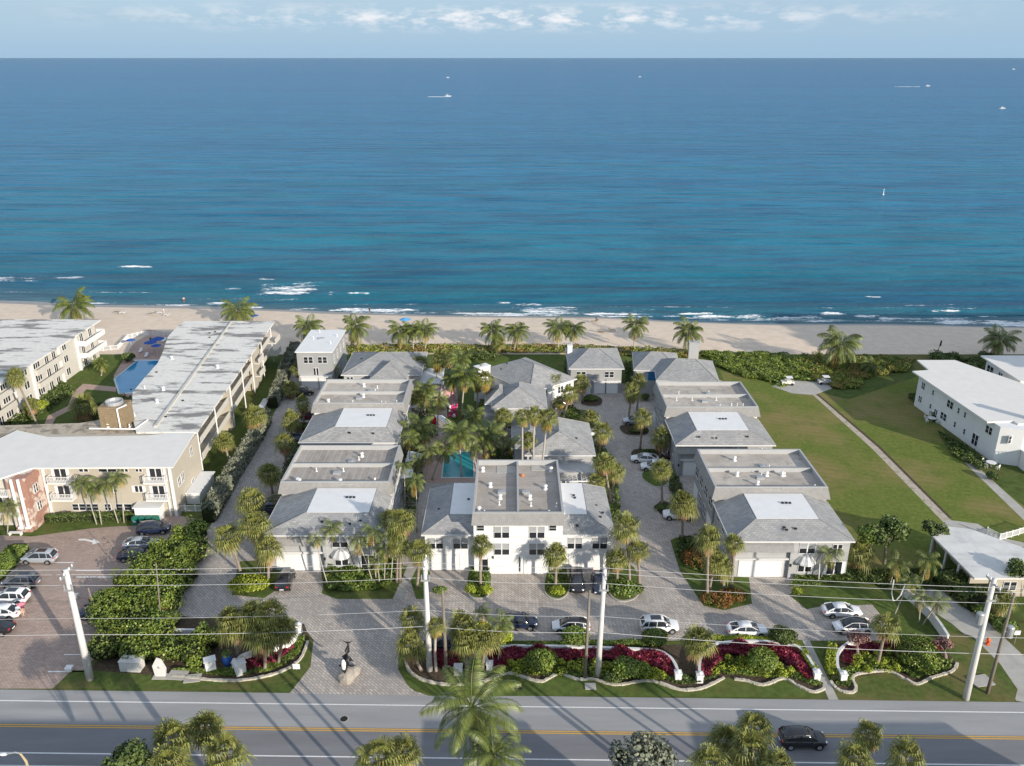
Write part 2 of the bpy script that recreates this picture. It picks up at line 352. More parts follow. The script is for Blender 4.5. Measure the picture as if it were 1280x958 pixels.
# breakers as seen: x0, x1, row, strength, half height in rows
foam = [(-80,52,350,.55,5),(62,106,347.5,.75,2.5),(148,177,333.6,.95,1.1),(165,190,334,.5,1.2),(280,302,361,.8,.9),(322,345,350,.9,1.0),(322,398,361.5,.62,8.5),(322,388,367.0,.95,2.0),(430,464,368,.95,1.1),(408,420,367,.55,3),
 (60,150,379.5,.85,1.6),(175,250,381.5,.6,1.5),(258,282,380,.9,1.6),(280,330,384,.8,1.5),(-80,60,378,.7,1.5),(330,410,388,.6,2.0),(408,526,388.5,.95,2.0),(618,640,378.4,.95,1.1),(640,680,381,.55,3),(640,722,388,.62,6.5),(556,730,392.3,.85,2.3),(600,690,392,.5,3),(730,816,393.5,.9,1.5),(849,893,393,1.0,1.4),(848,960,396.8,.9,1.8),(902,960,397,.4,3),
 (-80,60,381,.7,.9),(60,260,383,.75,.8),(-60,200,366,.42,.7),(200,420,374,.42,.7),(300,560,391.5,.7,.8),(430,640,381,.38,.7),(556,760,394.5,.8,.8),(740,860,396,.75,.8),(700,960,384,.36,.7),(860,1080,400.5,.8,.8),(1060,1320,396,.42,.9),(1000,1300,386,.36,.8),(960,1300,402,.75,1.0),(1130,1200,382,.5,.9),
 (1022,1060,393,.9,1.6),(1066,1100,395.3,.8,2.0),(1083,1104,371.5,.8,.7),(1163,1202,389,.95,1.2),(1098,1160,397.5,.55,4.5),(1152,1215,399,.62,5),(960,1030,397.3,.9,1.7),(1160,1300,404,.85,2.2),(1240,1340,407.5,.8,2),(745,830,388,.12,3)]
F2 = []
for x0, x1, y, s, hh in foam:
    a = P(x0, y, SEA); c = P(x1, y, SEA); u = P(x0, y-hh, SEA)[1]-P(x0, y+hh, SEA)[1]
    F2.append(((a[0]+c[0])/2, abs(c[0]-a[0])/2, a[1], u/2, s))
swell = [(x, w_, y+1.5, 1.6*(h > 0)) for x, w_, y, h, s in F2 if s > .85]
vs = []; at = []; dp = []
for x in xs2:
    sy = shoreY(x)
    for r in rows:
        damp = max(0, 1-max(0, r-50)/400)
        y = 176+(sy-176)+r if r < 100 else sy*max(0, 1-r/2000)+200*min(1, r/2000)+r
        f = 0.0; z = SEA
        if r < 56 and abs(x) < 260:
            wob = (n1(x*.35, 1)-.5)*1.1+(n1(x*.09, 2)-.5)*1.6
            for cx, wx, cy, wy, s in F2:
                dx = (x-cx)/wx
                if abs(dx) < 1.15:
                    e = (1-min(1, abs(dx)/1.1)**4); dd = (y-cy-wob*.45*min(1, wy))/wy
                    if abs(dd) < 1.6: f = max(f, s*e*math.exp(-dd*dd*1.3))
            for cx, wx, cy, hh in swell:
                dx = (x-cx)/(wx*1.8); dd = (y-cy-wob*.6)/1.1
                if abs(dx) < 1 and abs(dd) < 2.4: z += .28*(1-dx*dx)*math.exp(-dd*dd)
        if r < 56:
            z += .05*math.sin(y*1.1+2*n1(x*.05, 5))
            z += .14*math.sin(y*.42+3*n1(x*.03, 3))*min(1, max(0, r)/14)
        vs.append((x, y, z)); at.append(f); dp.append(max(0., r))
nr = len(rows); fs = []
for i in range(len(xs2)-1):
    for k in range(nr-1): fs.append((i*nr+k, (i+1)*nr+k, (i+1)*nr+k+1, i*nr+k+1))
me = bpy.data.meshes.new('sea'); me.from_pydata(vs, [], fs); me.polygons.foreach_set('use_smooth', [True]*len(fs))
a = me.attributes.new('foam', 'FLOAT', 'POINT'); a.data.foreach_set('value', at)
a = me.attributes.new('offshore', 'FLOAT', 'POINT'); a.data.foreach_set('value', dp)
m = bpy.data.materials.new('sea_water'); m.use_nodes = True; N = m.node_tree.nodes; L = m.node_tree.links; bs = N['Principled BSDF']
def nn(t, **k):
    q = N.new(t)
    for a_, b_ in k.items(): setattr(q, a_, b_)
    return q
tcn = nn('ShaderNodeTexCoord')
def noise(scale, stretch, detail=4, rough=.55):
    mp = nn('ShaderNodeMapping'); mp.inputs['Scale'].default_value = stretch; mp.inputs['Rotation'].default_value = (0, 0, R(3)); L.new(tcn.outputs['Object'], mp.inputs[0])
    q = nn('ShaderNodeTexNoise'); q.inputs['Scale'].default_value = scale; q.inputs['Detail'].default_value = detail; q.inputs['Roughness'].default_value = rough
    L.new(mp.outputs[0], q.inputs['Vector']); return q.outputs[0]
def mth(op, a_, b_=None, cl=False):
    q = nn('ShaderNodeMath', operation=op); q.use_clamp = cl
    for i, v in enumerate((a_, b_)):
        if v is None: continue
        if isinstance(v, (int, float)): q.inputs[i].default_value = v
        else: L.new(v, q.inputs[i])
    return q.outputs[0]
def mixc(f, a_, b_):
    q = nn('ShaderNodeMix', data_type='RGBA')
    if isinstance(f, float): q.inputs[0].default_value = f
    else: L.new(f, q.inputs[0])
    for i, v in ((6, a_), (7, b_)):
        if isinstance(v, tuple): q.inputs[i].default_value = (*v, 1)
        else: L.new(v, q.inputs[i])
    return q.outputs[2]
off = nn('ShaderNodeAttribute', attribute_name='offshore').outputs['Fac']; fo = nn('ShaderNodeAttribute', attribute_name='foam').outputs['Fac']
lg = mth('LOGARITHM', mth('ADD', off, 1.0), 10.0)
rp = nn('ShaderNodeValToRGB'); L.new(mth('DIVIDE', lg, 4.6), rp.inputs[0]); el = rp.color_ramp
stops = [(0, (.16,.20,.20)), (.12, (.090,.170,.195)), (.27, (.026,.118,.175)), (.36, (.016,.145,.225)), (.43, (.012,.190,.290)), (.52, (.009,.172,.315)), (.64, (.007,.142,.300)), (.8, (.008,.125,.270)), (1, (.010,.105,.225))]
el.elements[0].position = stops[0][0]; el.elements[0].color = (*stops[0][1], 1); el.elements[1].position = 1; el.elements[1].color = (*stops[-1][1], 1)
for p_, c_ in stops[1:-1]:
    e_ = el.elements.new(p_); e_.color = (*c_, 1)
sandy = mixc(mth('MULTIPLY', mth('SUBTRACT', noise(.02, (1, 2.2, 1), 5), .48), 3.0, True), rp.outputs[0], (.006,.075,.135))
sp = nn('ShaderNodeSeparateXYZ'); L.new(tcn.outputs['Object'], sp.inputs[0])
n_big = mth('MULTIPLY', mth('SUBTRACT', noise(.012, (.35, 2.4, 1), 5), .47), 3.2, True)
col = mixc(n_big, sandy, (.006,.165,.225))
near = mth('SUBTRACT', 1.0, mth('DIVIDE', off, 1600.0), True)
far_only = mth('SUBTRACT', 1.0, mth('MULTIPLY', off, .0025), True)
col = mixc(mth('SUBTRACT', 1.0, near, True), col, rp.outputs[0])
fine = mth('MULTIPLY', mth('SUBTRACT', noise(.10, (.26, 1.15, 1), 6, .66), .495), 7.0, True)  # dark swell lines put into the water colour as painted shading
col = mixc(mth('MULTIPLY', fine, .60), col, (.004,.065,.150))
lite = mth('MULTIPLY', mth('SUBTRACT', noise(.16, (.25, 1.5, 1), 5, .66), .53), 5.0, True)
col = mixc(mth('MULTIPLY', lite, .38), col, (.05,.22,.32))
fin2 = mth('MULTIPLY', mth('SUBTRACT', noise(.022, (.25, 1.5, 1), 5, .6), .51), 5.0, True)
col = mixc(mth('MULTIPLY', fin2, .40), col, (.004,.080,.20))
streak = mth('MULTIPLY', mth('SUBTRACT', noise(.0028, (.25, 3.6, 1), 6), .45), 2.5, True)
col = mixc(mth('MULTIPLY', streak, .45), col, (.004,.065,.165))
fn = mth('ADD', mth('MULTIPLY', noise(1.3, (.55, 1.4, 1), 8, .75), 1.5), mth('MULTIPLY', noise(.22, (.6, 1.8, 1), 4), 1.3))
fm = mth('MULTIPLY', mth('SUBTRACT', mth('ADD', mth('MULTIPLY', fo, 1.3), mth('MULTIPLY', mth('SUBTRACT', fn, 1.42), 2.0)), .55), 2.6, True)
fm = mth('MULTIPLY', fm, mth('MULTIPLY', fo, 6.0, True))
L.new(mixc(fm, col, (.86,.88,.88)), bs.inputs['Base Color'])
L.new(mth('ADD', mth('MULTIPLY', fm, .5), .24), bs.inputs['Roughness'])
bs.inputs['Specular IOR Level'].default_value = .07; bs.inputs['IOR'].default_value = 1.333
b1 = nn('ShaderNodeBump'); b1.inputs['Strength'].default_value = 1; b1.inputs['Distance'].default_value = 1.0
hgt = mth('ADD', mth('MULTIPLY', noise(.13, (.38, 1.7, 1), 5, .62), 3.6), mth('MULTIPLY', noise(.9, (.5, 1.3, 1), 4, .6), .5))
hgt = mth('ADD', hgt, mth('MULTIPLY', noise(.035, (.25, 2.2, 1), 3, .6), 8.0))
L.new(hgt, b1.inputs['Height']); L.new(b1.outputs[0], bs.inputs['Normal'])
me.materials.append(m); T(link('sea', me), kind='structure')

# road across the bottom of the picture
def yline(pxl, pyl, pxr, pyr):
    a = P(pxl, pyl); c = P(pxr, pyr); s = (c[1]-a[1])/(c[0]-a[0])
    return lambda x: a[1]+s*(x-a[0])
ey = yline(0, 862, 1280, 878); wl = yline(0, 876, 1280, 891); yl = yline(0, 907, 1280, 923); wl2 = yline(0, 941, 1280, 957); wl3 = yline(0, 957, 1280, 973)
def strip(name, f0, o0, f1, o1, z, m, x0=-300, x1=300, parent=None):
    b = MB(); b.flat([(x0, f0(x0)+o0), (x1, f0(x1)+o0), (x1, f1(x1)+o1), (x0, f1(x0)+o1)], z)
    return T(b.build(name, m, parent), kind='structure')
strip('road', wl3, -2.4, ey, 0, .008, m_road)
strip('road_far_lane', yl, .3, ey, -.02, .012, m_road2)
strip('road_edge_line', wl, -.07, wl, .07, .017, m_white_line)
strip('road_edge_line', wl2, -.07, wl2, .07, .017, m_white_line)
strip('road_edge_line', wl3, -.05, wl3, .05, .017, m_white_line)
strip('road_centre_line', yl, -.20, yl, -.07, .017, m_yellow_line)
strip('road_centre_line', yl, .07, yl, .20, .017, m_yellow_line)
# paved court of the villas and its lanes
sheet('driveway', [(220,768),(236,715),(255,670),(274,640),(300,596),(335,532),(356,490),(366,462),(420,462),(900,470),(1000,560),(1062,712),(1003,740),(1030,758),(1090,756),(1106,775),(1108,801),(500,801),(497,845),(520,866),(600,869),(560,869),(365,866),(390,835),(392,800),(372,776),(290,770),(232,775)], .012, m_paver)
# entrance fans out to the road
sheet('driveway_mouth', [(362,867),(388,834),(392,800),(392,790),(500,790),(497,836),(512,862),(535,870)], .018, m_paver)
sheet('parking_lot', [(-60,665),(45,668),(110,660),(175,657),(185,640),(250,640),(262,640),(215,690),(140,800),(104,838),(66,861),(-60,861)], .010, m_paver_red)
for pts in [[(-60,667),(40,671),(112,661),(178,655),(185,640),(150,636),(45,652),(20,668),(-60,656)]]:
    sheet('lawn', pts, .018, m_lawn)
sheet('verge', [(66,861),(90,838),(130,838),(240,846),(360,838),(385,800),(398,800),(392,835),(372,852),(330,863),(240,862),(110,861)], .016, m_verge)
sheet('planting_bed', [(110,838),(240,848),(285,852),(330,847),(358,838),(376,824),(387,798),(380,780),(290,778),(225,770),(150,800)], .022, m_mulch)
sheet('verge', [(497,826),(505,812),(515,808),(1003,800),(1022,872),(535,870),(512,860)], .016, m_lawn)
sheet('planting_bed', [(506,826),(512,841),(532,852),(560,856),(612,851),(640,843),(656,848),(676,853),(700,843),(722,849),(742,849),(770,857),(812,852),(849,863),(874,862),(907,847),(934,852),(963,855),(980,849),(997,858),(1017,865),(1032,860),(1018,822),(1005,808),(880,806),(520,808)], .022, m_mulch)
sheet('footpath', [(1003,801),(1012,801),(1048,875),(1036,875)], .024, m_conc)
sheet('verge', [(1012,801),(1130,803),(1190,792),(1215,795),(1250,830),(1272,862),(1268,878),(1048,875)], .016, m_verge)
sheet('planting_bed', [(1030,815),(1036,850),(1046,864),(1062,866),(1070,860),(1068,847),(1110,841),(1147,856),(1188,841),(1196,828),(1175,806),(1045,804)], .022, m_mulch)
sheet('lawn', [(986,744),(1000,733),(1080,722),(1130,745),(1178,803),(1109,803),(1107,775),(1091,755),(1032,757),(1008,762)], .020, m_lawn)
sheet('side_lane', [(1120,735),(1160,735),(1200,745),(1290,830),(1290,880),(1270,876),(1250,832),(1190,780)], .014, m_conc)
sheet('lawn', [(404,732),(402,742),(420,749),(497,749),(512,722),(520,749),(534,749),(538,715),(470,700),(400,706)], .020, m_lawn)
sheet('footpath', [(513,700),(526,700),(502,749),(491,749)], .026, m_conc)
sheet('lawn', [(290,744),(292,728),(300,702),(345,700),(352,712),(350,735),(330,748)], .020, m_lawn)
sheet('lawn', [(838,676),(845,672),(905,676),(935,712),(940,755),(905,763),(880,758),(850,715)], .020, m_lawn)
# islands with a kerb round them
def island(pts, m=m_lawn):
    w_ = PP(pts); cx = sum(p[0] for p in w_)/len(w_); cy = sum(p[1] for p in w_)/len(w_)
    k = len(w_); sm = []
    for i in range(k):
        for t in range(5):
            t /= 5; p0, p1, p2, p3 = w_[i-1], w_[i], w_[(i+1)%k], w_[(i+2)%k]
            sm.append(tuple(.5*(2*p1[j]+(-p0[j]+p2[j])*t+(2*p0[j]-5*p1[j]+4*p2[j]-p3[j])*t*t+(-p0[j]+3*p1[j]-3*p2[j]+p3[j])*t**3) for j in (0, 1)))
    b = MB(); b.prism(sm, 0, .11, 0); T(b.build('kerb', m_conc), kind='structure')
    b = MB(); b.flat([(cx+(x-cx)*.93, cy+(y-cy)*.93) for x, y in sm], .116); T(b.build('island_lawn', m), kind='structure')
island([(583,728),(590,710),(612,712),(614,735),(607,748),(588,747)])
island([(680,728),(688,710),(708,714),(712,738),(700,750),(683,745)])
island([(758,735),(765,706),(790,706),(801,728),(795,748),(772,752)])
island([(818,609),(802,598),(806,588),(828,590),(836,600),(832,608)])
island([(774,538),(776,532),(800,530),(812,537),(808,545),(784,545)], m_mulch)
island([(788,570),(792,562),(812,563),(832,570),(834,576),(806,574)], m_mulch)
island([(820,636),(826,626),(842,632),(842,643),(828,646)], m_mulch)
island([(725,505),(735,493),(752,498),(752,507),(738,509)], m_mulch)
island([(366,540),(370,528),(392,530),(390,540),(378,544)], m_mulch)
sheet('lawn', [(703,535),(712,520),(732,528),(745,548),(735,556),(718,545)], .02, m_lawn)
sheet('lawn', [(556,470),(620,440),(622,475),(605,530),(560,535)], .02, m_lawn)
sheet('lawn', [(425,438),(890,438),(905,476),(790,462),(782,480),(700,466),(560,470),(430,468)], .0165, m_lawn)
# open meadow to the right, its path and the hotel grounds
sheet('meadow', [(895,462),(985,480),(1060,500),(1150,470),(1190,560),(1300,650),(1320,700),(1180,655),(1150,730),(1060,727),(1030,690),(985,600),(935,540),(915,500)], .0145, m_field)
sheet('sandy_path', [(1014,492),(1020,493),(1098,560),(1186,648),(1196,657),(1181,655),(1092,563)], .016, layer(mat('path_sand', (.42,.37,.30), .95, .12, 1.5), 1.2, .5, .65, (.13,.10,.06), .5))
sheet('path_turnaround', [(965,483),(985,476),(1035,478),(1040,486),(1018,494),(990,492)], .018, m_conc)
sheet('footpath', [(1205,578),(1218,580),(1300,655),(1300,670)], .019, m_conc)
sheet('pool_deck', [(1183,650),(1222,655),(1250,672),(1330,690),(1330,730),(1215,725),(1165,672)], .02, m_conc)
sheet('courtyard_lawn', [(20,535),(0,500),(60,480),(130,430),(150,440),(165,445),(150,480),(165,515),(160,540),(0,545),(-60,545)], .014, m_lawn)
sheet('pool_deck', [(142,470),(165,432),(185,412),(214,416),(212,440),(185,500),(150,495)], .022, m_deckstone)
sheet('garden_path', [(55,532),(60,520),(85,508),(92,490),(104,480),(145,484),(145,490),(108,487),(98,497),(94,510),(70,522),(64,534)], .024, m_deckstone)
sheet('side_lawn', [(330,430),(368,430),(362,462),(340,505),(322,550),(287,606),(262,652),(225,645),(250,600),(318,500)], .016, m_lawn)
sheet('garden_path', [(262,532),(300,485),(303,492),(262,555),(232,590),(232,570)], .024, mat('terracotta_paving', (.36,.19,.12), .9, .12, 1))
sheet('path_edge', [(1020,493),(1023,493),(1101,559),(1190,648),(1186,648),(1098,560)], .020, m_mulch)
# villa pool and its deck
sheet('pool_deck', [(525,548),(600,540),(640,560),(612,602),(528,604)], .022, m_deckstone)
sheet('pool_deck', [(610,552),(650,540),(660,580),(600,580)], .021, mat('timber_deck', (.17,.13,.10), .8, .15, 1))
def pool(label, pts, mw, zc=.03):
    o = E('swimming_pool', *P(*pts[0]), label, 'pool')
    w_ = PP(pts); cx = sum(p[0] for p in w_)/len(w_); cy = sum(p[1] for p in w_)/len(w_)
    b = MB(); out = [(cx+(x-cx)*1.07, cy+(y-cy)*1.07) for x, y in w_]; k = len(w_)
    for i in range(k):
        j = (i+1) % k; b.prism([w_[i], w_[j], out[j], out[i]], .03, .09)
    b.build('coping', m_tile, o)
    b = MB(); b.flat(w_, .045); b.build('water', mw, o)
    b = MB()
    for dx in (0, .5):
        x, y = w_[0]; b.path([(x+.4+dx, y-.5, .05), (x+.4+dx, y-.4, .8), (x+.4+dx, y+.1, .85), (x+.4+dx, y+.3, .0)], .03, 6)
    b.build('ladder', m_metal, o)
pool('rectangular teal swimming pool behind the white three-storey villa', [(553,597),(592,597),(591,565.5),(556,565.5)], m_pool1)
pool('blue swimming pool in the brick terrace between the two stained hotel roofs', [(144,474),(171.8,451.5),(200,451.5),(200,468),(180,490),(150,492)], m_pool2)
pool('small kidney pool at the right edge behind the white fence', [(1268,692),(1285,684),(1320,688),(1320,712),(1280,708)], m_pool1)
# ------------------------------------------------------------------ building kit
WC = {}; m_blind = mat('window_blind', (.34,.35,.36), .3, .06, 2, .5)
def window(root, x, y, z, w_, h, yaw=0.0, cols=2, rows=2, style='win', off=.03, mf=None):
    """x,y,z : middle of the sill line on the wall face, yaw 0 looks to -Y, 90 to +X, -90 to -X"""
    mf = mf or m_frame
    key = (round(w_,2), round(h,2), cols, rows, style, mf.name)
    if key not in WC:
        sv = XF[:]; setxf()
        g = MB(); g.box(-w_/2, w_/2, -off, .02, 0, h); f = MB(); t = .07
        f.box(-w_/2-.05, w_/2+.05, -off-.05, .01, -.07, .0); f.box(-w_/2-.05, w_/2+.05, -off-.04, .01, h, h+.06)
        for s in (-1, 1): f.box(s*w_/2-(.05 if s < 0 else 0), s*w_/2+(.05 if s > 0 else 0), -off-.04, .01, 0, h)
        for i in range(1, cols):
            xx = -w_/2+w_*i/cols; ww = .07 if (i == cols/2 or cols == 3) else .035; f.box(xx-ww, xx+ww, -off-.035, .0, 0, h)
        for j in range(1, rows): f.box(-w_/2, w_/2, -off-.028, -.001, h*j/rows-.022, h*j/rows+.022)
        if style == 'shut':
            for s in (-1, 1):
                x0 = s*(w_/2+.05); x1 = s*(w_/2+.45); f.box(min(x0,x1), max(x0,x1), -.05, .01, -.05, h+.03)
        if style == 'blind':
            g.box(-w_/2+.04, w_/2-.04, -off-.004, -off+.01, h*.5, h-.02, 1)
        WC[key] = (g.mesh('window', [m_glass, m_blind]), f.mesh('window_frame', mf)); setxf(*sv)
    px, py = tx(x, y)
    o = link('window' if style != 'door' else 'glass_door', WC[key][0], root, (px, py, z), XF[2]+R(yaw))
    link('window_frame' if style != 'door' else 'door_frame', WC[key][1], o, (px, py, z)).location = (0, 0, 0)
    return o
DC = {}
def garage(root, x, y, w_, h=2.3, yaw=0.0, arch=False):
    key = (w_, h, arch)
    if key not in DC:
        sv = XF[:]; setxf()
        b = MB(); n = 4
        for i in range(n): b.box(-w_/2, w_/2, -.04, .02, i*h/n+.012, (i+1)*h/n-.012)
        b.box(-w_/2, w_/2, -.02, .02, 0, h)
        f = MB(); f.box(-w_/2-.14, -w_/2, -.07, .02, 0, h+.14); f.box(w_/2, w_/2+.14, -.07, .02, 0, h+.14); f.box(-w_/2, w_/2, -.07, .02, h, h+.14)
        if arch:
            for s in (-1, 1):
                f.add([(s*w_/2,-.06,h),(s*(w_/2-.5),-.06,h),(s*w_/2,-.06,h-.45)], [(0,1,2)])
        DC[key] = (b.mesh('garage_door', m_frame), f.mesh('door_trim', m_trim)); setxf(*sv)
    px, py = tx(x, y)
    o = link('garage_door', DC[key][0], root, (px, py, 0), XF[2]+R(yaw))
    link('door_trim', DC[key][1], o, (px, py, 0)).location = (0, 0, 0)
VC = {}
def vent(root, x, y, z, kind=0):
    if kind not in VC:
        sv = XF[:]; setxf(); b = MB()
        if kind == 0: b.lathe([(.20, 0), (.20, .03), (.07, .12), (.07, .45), (.11, .47), (.11, .55), (.02, .6)], n=10)
        elif kind == 1: b.lathe([(.32, 0), (.28, .15), (.16, .3), (.16, .5), (.30, .52), (.25, .68), (.05, .75)], n=12)
        elif kind == 2: b.box(-.55, .55, -.4, .4, 0, .28); b.box(-.5, .5, -.35, .35, .28, .34)
        elif kind == 3: b.box(-.5, .5, -.35, .35, 0, .3); b.lathe([(.25, .3), (.25, .36)], n=10); b.box(-.62, -.5, -.2, .2, 0, .2)
        elif kind == 4: b.box(-.16, .16, -.12, .12, 0, .2)
        VC[kind] = b.mesh('roof_vent', [m_white, m_white, m_metal, m_metal, m_black][kind]); setxf(*sv)
    px, py = tx(x, y)
    return link({2: 'skylight', 3: 'air_conditioner'}.get(kind, 'roof_vent'), VC[kind], root, (px, py, z), XF[2])
def hip(root, x0, x1, y0, y1, z0, zr, m=None, over=.45, ridge='x', inset=None, name='roof'):
    """hip roof with fascia; inset = run of the hips at both ends (0 -> gable)"""
    m = m or m_shingle
    x0 -= over; x1 += over; y0 -= over; y1 += over; b = MB()
    if ridge == 'x':
        d = (y1-y0)/2 if inset is None else inset; ym = (y0+y1)/2
        A, B_ = (x0+d, ym, zr), (x1-d, ym, zr)
        c = [(x0,y0,z0),(x1,y0,z0),(x1,y1,z0),(x0,y1,z0)]
        b.add(c+[A, B_], [(0,1,5,4),(1,2,5),(2,3,4,5),(3,0,4),(3,2,1,0)], 0)
    else:
        d = (x1-x0)/2 if inset is None else inset; xm = (x0+x1)/2
        A, B_ = (xm, y0+d, zr), (xm, y1-d, zr)
        c = [(x0,y0,z0),(x1,y0,z0),(x1,y1,z0),(x0,y1,z0)]
        b.add(c+[A, B_], [(0,1,4),(1,2,5,4),(2,3,5),(3,0,4,5),(3,2,1,0)], 0)
    r = b.build(name, m, root)
    g = MB()
    for X0, X1, Y0, Y1 in ((x0-.03,x1+.03,y0-.03,y0+.03),(x0-.03,x1+.03,y1-.03,y1+.03),(x0-.03,x0+.03,y0+.031,y1-.031),(x1-.03,x1+.03,y0+.031,y1-.031)):
        g.box(X0, X1, Y0, Y1, z0-.16, z0+.02)
    g.build('fascia', m_trim, r)
    c = MB()                         # ridge and hip caps
    for p in (0, 3): c.tube((*[(x0,y0),(x1,y0),(x1,y1),(x0,y1)][p], z0+.02), (*A[:2], zr+.02), .07, n=4)
    for p in (1, 2):
        q = B_ if ridge == 'x' else (A if p == 1 else B_)
        c.tube((*[(x0,y0),(x1,y0),(x1,y1),(x0,y1)][p], z0+.02), (*q[:2], zr+.02), .07, n=4)
    c.tube((*A[:2], zr+.02), (*B_[:2], zr+.02), .07, n=4)
    c.build('ridge_cap', m_mansard, r)
    return r
def patchroof(root, x0, x1, y0, y1, z0, px0, px1, py0, py1, z1, over=.4, back=True, fx=True, lx=True):
    """hip slopes round a flat white membrane"""
    a0, a1, c0, c1 = x0-(over if lx else 0), x1+(over if fx else 0), y0-over, y1
    b = MB(); c = [(a0,c0,z0),(a1,c0,z0),(a1,c1,z0),(a0,c1,z0),(px0,py0,z1),(px1,py0,z1),(px1,py1,z1),(px0,py1,z1)]
    b.add(c, [(0,1,5,4),(1,2,6,5),(2,3,7,6),(3,0,4,7),(3,2,1,0)], 0)
    r = b.build('hip_roof', m_shingle, root)
    g = MB(); g.box(px0+.06, px1-.06, py0+.06, py1-.06, z1-.02, z1+.035); g.build('white_membrane', m_patch, r)
    g = MB(); g.box(a0-.03, a1+.03, c0-.05, c0+.02, z0-.18, z0+.02); g.box(a0-.04, a0+.02, c0+.021, c1, z0-.18, z0+.02); g.box(a1-.02, a1+.04, c0+.021, c1, z0-.18, z0+.02)
    g.build('fascia', m_trim, r)
    for i, j in ((0,4),(1,5),(2,6),(3,7)): c_ = MB(); c_.tube((c[i][0],c[i][1],c[i][2]+.02), (c[j][0],c[j][1],c[j][2]+.02), .06, n=4); c_.build('ridge_cap', m_mansard, r)
    return r
def parapet_roof(root, x0, x1, y0, y1, h, m_deck, spine='x', pm=None, depth=.75):
    pm = pm or m_pale; t = .28; b = MB(); zb = h-depth
    b.box(x0, x1, y0, y0+t, zb, h); b.box(x0, x1, y1-t, y1, zb, h); b.box(x0, x0+t, y0+t, y1-t, zb, h); b.box(x1-t, x1, y0+t, y1-t, zb, h)
    if spine == 'x': ym = (y0+y1)/2; b.box(x0+t, x1-t, ym-.12, ym+.12, zb, h-.12)
    else: xm = (x0+x1)/2; b.box(xm-.14, xm+.14, y0+t, y1-t, zb, h-.1)
    b.build('parapet', pm, root)
    d = MB(); d.box(x0+t+.004, x1-t-.004, y0+t+.004, y1-t-.004, zb-.2, zb+.02); d.build('flat_roof', m_deck, root)
    return zb+.02
def mansard(root, x0, x1, y0, y1, h, drop, out, sides='FLR', m=None):
    m = m or m_mansard; b = MB(); zt = h-.10; zb = h-drop
    A = [(x0,y0),(x1,y0),(x1,y1),(x0,y1)]; e = .012
    ol = out if 'L' in sides else 0; orr = out if 'R' in sides else 0; of = out if 'F' in sides else 0; ob = out if 'B' in sides else 0
    B_ = [(x0-ol,y0-of),(x1+orr,y0-of),(x1+orr,y1+ob),(x0-ol,y1+ob)]
    A = [(x0-e*bool(ol),y0-e*bool(of)),(x1+e*bool(orr),y0-e*bool(of)),(x1+e*bool(orr),y1+e*bool(ob)),(x0-e*bool(ol),y1+e*bool(ob))]
    v = [(p[0],p[1],zt) for p in A]+[(p[0],p[1],zb) for p in B_]+[(p[0],p[1],zb-.03) for p in A]
    for k, ij in (('F',(0,1)),('R',(1,2)),('B',(2,3)),('L',(3,0))):
        if k not in sides: continue
        i, j = ij; b.add([v[i],v[j],v[4+j],v[4+i]], [(0,3,2,1)]); b.add([v[4+i],v[4+j],v[8+j],v[8+i]], [(0,3,2,1)])
    for i, j in ((0, 'F'), (1, 'F')):
        pass
    # close the open ends
    if 'L' not in sides and 'F' in sides: b.add([v[0],v[4],v[8]], [(0,1,2)])
    if 'R' not in sides and 'F' in sides: b.add([v[1],v[5],v[9]], [(2,1,0)])
    return b.build('mansard', m, root)
def awning(root, x, y, z, w_):
    b = MB(); n = 8
    for i in range(n):
        a0 = math.pi*i/n; a1 = math.pi*(i+1)/n
        p = lambda a, r_, zz: (x-math.cos(a)*w_/2*r_, y-math.sin(a)*1.1*r_-.02, zz)
        b.add([p(a0,1,z),p(a1,1,z),p(a1,.55,z+.75),p(a0,.55,z+.75)], [(0,1,2,3)], i % 2)
        b.add([p(a0,.55,z+.75),p(a1,.55,z+.75),(x,y-.02,z+1.0)], [(0,1,2)], i % 2)
        b.add([p(a0,1,z),p(a1,1,z),p(a1,1,z-.22),p(a0,1,z-.22)], [(0,3,2,1)], i % 2)
    b.build('awning', [m_frame, m_pale], root)
def chimney(root, x, y, z0, z1, sx_=1.6, sy_=1.0, m=None):
    b = MB(); b.box(x-sx_/2, x+sx_/2, y-sy_/2, y+sy_/2, z0, z1); b.box(x-sx_/2-.08, x+sx_/2+.08, y-sy_/2-.08, y+sy_/2+.08, z1, z1+.15)
    b.box(x-.3, x+.3, y-.2, y+.2, z1+.15, z1+.4, 1)
    b.build('chimney', [m or m_white, m_mansard], root)

